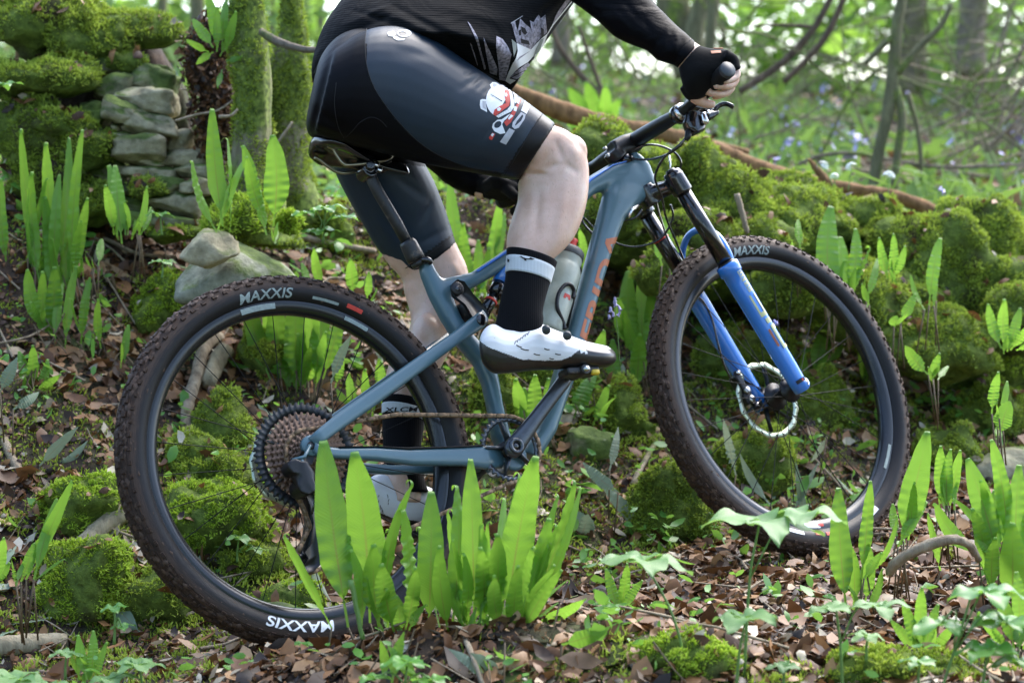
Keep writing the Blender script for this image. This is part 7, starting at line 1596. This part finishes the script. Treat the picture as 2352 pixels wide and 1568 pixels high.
part('jersey', JV, jt[1], M['jersey'], person); JBV = bv((JV, jt[1]))
surf_line([(722, 168), (745, 130), (790, 96), (830, 80), (870, 72), (905, 72), (950, 84), (1000, 106), (1050, 136), (1100, 162), (1150, 184)], JBV, .0022, 'seam', person, 'hem')
sp = fuse([(slV, slF), tube([bw(1190, -190, .17), B(Vector((.62, .36, .86))), B(Vector((.70, .42, .725))), B(Vector((.755, .39, .655)))], [.072, .056, .045, .034], 16, smooth=5)], .0055, 3, .5)
SVv = sp[0]; pj = np.array([pix(v)[:2] for v in SVv]); dj = np.array([tuple((Vector(v) - CAMP).normalized()) for v in SVv]); JV = SVv
for c_ in [(1548, 62, 1530, 118, 4, .005), (1560, 66, 1546, 120, 3, -.004), (1534, 60, 1500, 112, 4, .004), (1572, 76, 1560, 130, 4, .004), (1430, 0, 1480, 60, 6, .004), (1400, 20, 1450, 70, 6, -.004), (1350, 10, 1380, 40, 5, .004), (1584, 88, 1574, 138, 3, -.003), (1360, 30, 1370, 52, 4, .005), (1470, 30, 1500, 80, 6, .003)]: fold(*c_)
part('sleeve', JV, sp[1], M['sleeve'], person)
part('cuff', *cloft([((1588, 88), (1536, 142), -.322, .036), ((1596, 96), (1548, 150), -.328, .036), ((1601, 104), (1556, 156), -.332, .034)], 2), M['sleeve'], person)
J7 = lambda x, y: ((1500 + x / 5.807) * .7594, (y / 5.807) * .7594)
def jp(pts, mat, off=.0012): surf_poly([J7(*q) for q in pts], JBV, mat, person, off, 'jersey_print', 5)
jp([(0, 640), (110, 690), (190, 800), (270, 960), (240, 1100), (160, 1420), (60, 1390), (40, 1100), (0, 800)], 'grey_shard')
jp([(265, 400), (330, 370), (350, 480), (380, 540), (420, 330), (500, 420), (600, 500), (620, 560), (590, 360), (650, 400), (740, 260), (780, 330), (860, 265), (890, 570), (780, 660), (600, 870), (360, 760)], 'grey_shard')
jp([(430, 470), (500, 500), (540, 580), (500, 620), (440, 560)], 'seam', .0018); jp([(390, 540), (430, 520), (430, 620), (395, 630)], 'seam', .0018); jp([(420, 680), (560, 720), (590, 790), (430, 760)], 'seam', .0018); jp([(780, 480), (830, 520), (830, 640), (785, 660)], 'seam', .0018)
jp([(265, 690), (355, 770), (350, 880), (305, 1000)], 'sage_print', .0015)
jp([(355, 762), (600, 870), (770, 690), (900, 580), (780, 930), (720, 970), (640, 990), (550, 1090), (400, 1180), (260, 1330), (240, 1370), (350, 1400), (250, 1470), (165, 1410), (230, 1240), (340, 1020), (370, 900)], 'white_print', .0018)
jp([(770, 690), (830, 660), (730, 950), (640, 1000), (690, 850)], 'sage_print', .0024); jp([(400, 1000), (600, 880), (350, 1070)], 'grey_shard', .0024); jp([(600, 1040), (730, 970), (700, 1030), (610, 1060)], 'seam', .0024)
jp([(250, 1350), (300, 1280), (540, 1100), (650, 1140), (500, 1270), (360, 1380)], 'grey_shard', .0024); jp([(250, 1345), (520, 1205), (522, 1215), (255, 1358)], 'seam', .003)
jp([(720, 960), (790, 930), (640, 1130), (600, 1110)], 'white_print', .0022)
jp([(1225, 0), (1300, 0), (1180, 170), (960, 480), (1060, 240), (1110, 160)], 'grey_shard'); jp([(1330, 0), (1345, 10), (1000, 440), (900, 600), (890, 590), (980, 430)], 'white_print', .0018)
jp([(1385, 30), (1392, 36), (1100, 440), (780, 930), (775, 915), (1090, 420)], 'grey_print', .0018); jp([(250, 415), (460, 285), (462, 292), (256, 422)], 'grey_print', .0016)
for q in ([(1515 - 1500 + 0, 0)],): pass
Zj = lambda x, y: (683.5 + x * .2615, y * .2615)
for pl in ([(1490, 190), (1520, 225), (1590, 350), (1655, 600), (1640, 610), (1580, 380)], [(1630, 330), (1690, 450), (1755, 600), (1750, 660), (1690, 640), (1660, 480)], [(1515, 375), (1530, 390), (1585, 570), (1578, 572)]):
    surf_poly([Zj(*q) for q in pl], JBV, 'grey_shard', person, .0012, 'jersey_print', 5)
# --- gloves
gl = [cloft([((1604, 103), (1558, 157), -.335, .030), ((1618, 108), (1564, 182), -.34, .033), ((1640, 112), (1572, 208), -.345, .035), ((1668, 114), (1586, 226), -.345, .036), ((1688, 130), (1606, 230), -.345, .030), ((1694, 150), (1630, 216), -.345, .022)], 3)]
for f, y in ((F1, -.385), (F2, -.364), (F3, -.342), (F4, -.32)): gl.append(ctube([(f[0][0] - 22, f[0][1] - 26, y), (f[0][0] - 2, f[0][1] - 14, y), (f[0][0] + 3, f[0][1] + 2, y), (f[1][0] + 1, f[1][1] - 3, y)], [.0125, .0130, .0125, .0112]))
gl.append(ctube([(1574, 196, -.32), (1584, 214, -.315), (1597, 225, -.311)], [.014, .0135, .0125]))
GL = fuse(gl, .0026, 5, .5); part('glove', GL[0], GL[1], M['glove'], person)
GB = bv(GL); surf_poly([(1632, 118), (1655, 117), (1656, 122), (1634, 124)], GB, 'orange', person, .0012, 'glove_tab'); part('glove_tab', *box(bw(1645, 115, -.345), cR, YB, cU, .010, .009, .0018, .6), M['orange'], person)
gl = [box(B(LH + Vector((-.027, 0, .020))), BR @ Vector((1, 0, -.5)), YB, BR @ Vector((.5, 0, 1)), .040, .044, .019, .8), tube([B(Vector((.745, .392, .665))), B(Vector((.775, .37, .638)))], [.031, .028], 12)]
for i in range(4): c = Vector((.805, .315 + i * .021, .612)); gl.append(tube([B(c + Vector(v)) for v in ((-.022, 0, .032), (.012, 0, .032), (.034, 0, .011), (.029, 0, -.018), (.006, 0, -.030))], [.0128, .0128, .0120, .0118, .0105], 10, smooth=3))
gl.append(tube([B(LH + Vector(v)) for v in ((-.03, -.03, .01), (-.018, -.045, -.016), (.006, -.05, -.028))], [.0135, .0125, .011], 10, smooth=3))
GL = fuse(gl, .003, 4, .5); part('glove', GL[0], GL[1], M['glove'], person)
# --- socks
sR = [((1280, 603), (1163, 572), -.13, .0495, .012), ((1272, 626), (1163, 600), -.13, .045, .012), ((1262, 655), (1160, 640), -.13, .0415, .010), ((1252, 690), (1150, 685), -.13, .0385, .006), ((1247, 715), (1141, 730), -.13, .037, .0), ((1248, 738), (1134, 758), -.13, .033, .0), ((1240, 770), (1130, 788), -.13, .027), ((1236, 790), (1130, 805), -.13, .02)]
sL = [((976, 926), (878, 912), .12, .042, .012), ((977, 955), (878, 938), .12, .040, .010), ((973, 985), (878, 965), .12, .0375, .008), ((968, 1020), (879, 1012), .12, .036), ((967, 1060), (882, 1055), .12, .0355), ((975, 1100), (884, 1098), .12, .035), ((985, 1130), (872, 1128), .12, .033)]
part('sock', *cloft(sR, 4, n=36), M['sock'], person); part('sock', *cloft(sL, 4, n=36), M['sock'], person)
SRB, SLB = bv(cloft(sR, 4, n=36)), bv(cloft(sL, 4, n=36))
part('sock_band', *cloft([((1274, 618), (1163.5, 590), -.13, .0457, .012), ((1268.5, 636), (1162, 611), -.13, .0438, .0115), ((1265, 650), (1160.5, 626), -.13, .0425, .011)], 3, .0009, 36), M['sock_band'], person)
part('sock_band', *cloft([((977, 946), (877.5, 928), .12, .0406, .011), ((976.5, 957), (877.5, 940), .12, .0398, .010), ((975.5, 968), (877.5, 950), .12, .0388, .0095)], 3, .0009, 36), M['sock_band'], person)
B_R = bv(cloft([((1274, 618), (1163.5, 590), -.13, .0457, .012), ((1268.5, 636), (1162, 611), -.13, .0438, .0115), ((1265, 650), (1160.5, 626), -.13, .0425, .011)], 3, .0014, 36))
B_L = bv(cloft([((977, 946), (877.5, 928), .12, .0406, .011), ((976.5, 957), (877.5, 940), .12, .0398, .010), ((975.5, 968), (877.5, 950), .12, .0388, .0095)], 3, .0014, 36))
S4 = lambda x, y: ((1500 + x / 10.69) * .7594, (720 + y / 10.69) * .7594)
surf_poly([S4(*q) for q in [(740, 600), (830, 585), (880, 620), (960, 650), (1060, 660), (1120, 625), (1180, 650), (1260, 680), (1180, 700), (1080, 690), (980, 690), (990, 740), (930, 730), (900, 680), (850, 650), (800, 615)]], B_R, 'seam', person, .0006, 'sock_print', 3)
surf_poly([S4(*q) for q in [(380, 660), (440, 700), (430, 780), (370, 770)]], B_R, 'seam', person, .0006, 'sock_print', 3)
surf_text('XLCM', 15, (884, 946), (.97, -.02), (0, -1), B_L, 'seam', person, .0006, 'sock_print', .15, .02, 1.9, 3)
# --- shoes
def shoe(st, y, toe, sole, name, dials, halfw):
    rows = [((x, t), (x, b), y, w) for (x, t, b), w in zip(st, halfw)]
    rings = []
    q = catmull([np.array([r[0][0], r[0][1], r[1][1], r[3]], float) for r in rows], 4)
    for v in q:
        x, t, b, w = [float(k) for k in v]; m = (t + b) / 2; c = bw(x, m, y); k = (c - CAMP).dot(cF) / FPX; h = (b - t) / 2 * k; depth = -(c - CAMP).normalized(); rg = []
        for i in range(28):
            a = 2 * PI * i / 28; zz = math.sin(a); yy = math.cos(a); wz = w * (1.0 if zz < 0 else (1 - .55 * max(0, zz) ** 2)); rg.append(c + cU * (h * math.copysign(abs(zz) ** .8, zz)) + depth * (wz * math.copysign(abs(yy) ** .85, yy)))
        rings.append(rg)
    S = fuse([loft(rings)], .0019, 5, .5); px_ = np.array([pix(v)[:2] for v in S[0]]); fc = np.array([px_[list(f)].mean(0) for f in S[1]])
    lim = np.interp(fc[:, 0], [p[0] for p in sole], [p[1] for p in sole]); mi = (fc[:, 1] > lim).astype(int)
    o = part('shoe', S[0], S[1], [M['shoe_white'], M['shoe_black']], person, midx=mi); return o, bv(S)
so, SHB = shoe([(1101, 783, 800), (1106, 766, 828), (1118, 750, 846), (1136, 744, 858), (1160, 756, 858), (1190, 758, 855), (1215, 747, 852), (1238, 741, 850), (1270, 755, 849), (1310, 770, 847), (1345, 783, 846), (1375, 790, 846), (1398, 796, 842), (1412, 808, 832), (1416, 818, 824)], -.138, None,
     [(1095, 778), (1104, 784), (1120, 796), (1150, 808), (1200, 826), (1250, 828), (1290, 827), (1312, 818), (1326, 806), (1345, 797), (1375, 800), (1400, 796), (1420, 790)], 'right', None, [.010, .022, .030, .034, .036, .036, .037, .038, .041, .045, .047, .046, .040, .026, .010])
for (x, y_) in ((1254, 758), (1302, 771)): part('shoe_dial', *cyl(bw(x, y_ - 3, -.178), bw(x + 1, y_ + 1, -.196), .0085, 20, bev=.0015), M['dial'], so)
for q in range(6): surf_line([(1182 + q * 6, 790 - q * 4.2), (1184 + q * 6, 784 - q * 4.2), (1187 + q * 6, 782 - q * 4.2 + (q % 3))], SHB, .0009, 'dial', so, 'shoe_print', 3)
for pl in ([(1331, 802), (1342, 798), (1346, 806), (1334, 812)], [(1352, 796), (1400, 797), (1402, 802), (1356, 801)], [(1342, 806), (1348, 806), (1350, 812), (1344, 813)]): surf_poly(pl, SHB, 'white_print', so, .0006, 'toe_print', 4)
for (a, b, c_, d_) in [(1165, 818, 1185, 822), (1196, 800, 1214, 804), (1226, 812, 1240, 815), (1250, 800, 1262, 803), (1212, 825, 1230, 828), (1275, 812, 1288, 814), (1186, 792, 1198, 797), (1262, 822, 1272, 824)]: surf_line([(a, b), ((a + c_) / 2, (b + d_) / 2 + 1), (c_, d_)], SHB, .0012, 'black_muddy', so, 'vent_hole', 3)
sl, SLB2 = shoe([(843, 1112, 1128), (850, 1098, 1155), (862, 1090, 1180), (885, 1090, 1196), (905, 1102, 1202), (930, 1118, 1208), (965, 1112, 1212), (1000, 1124, 1214), (1040, 1142, 1215), (1075, 1160, 1213), (1096, 1174, 1208), (1108, 1186, 1200)], .13, None,
     [(840, 1150), (860, 1172), (900, 1188), (960, 1196), (1040, 1196), (1080, 1180), (1110, 1180)], 'left', None, [.010, .022, .031, .035, .036, .037, .038, .041, .045, .045, .036, .014])
rr = random.Random(4)
for i in range(16):
    x, y_ = rr.uniform(852, 930), rr.uniform(1130, 1185); surf_line([(x, y_), (x + rr.uniform(-2, 2), y_ + 3), (x + rr.uniform(-3, 3), y_ + rr.uniform(5, 11))], SLB2, .0007, 'black_muddy', sl, 'mud_fleck', 3)
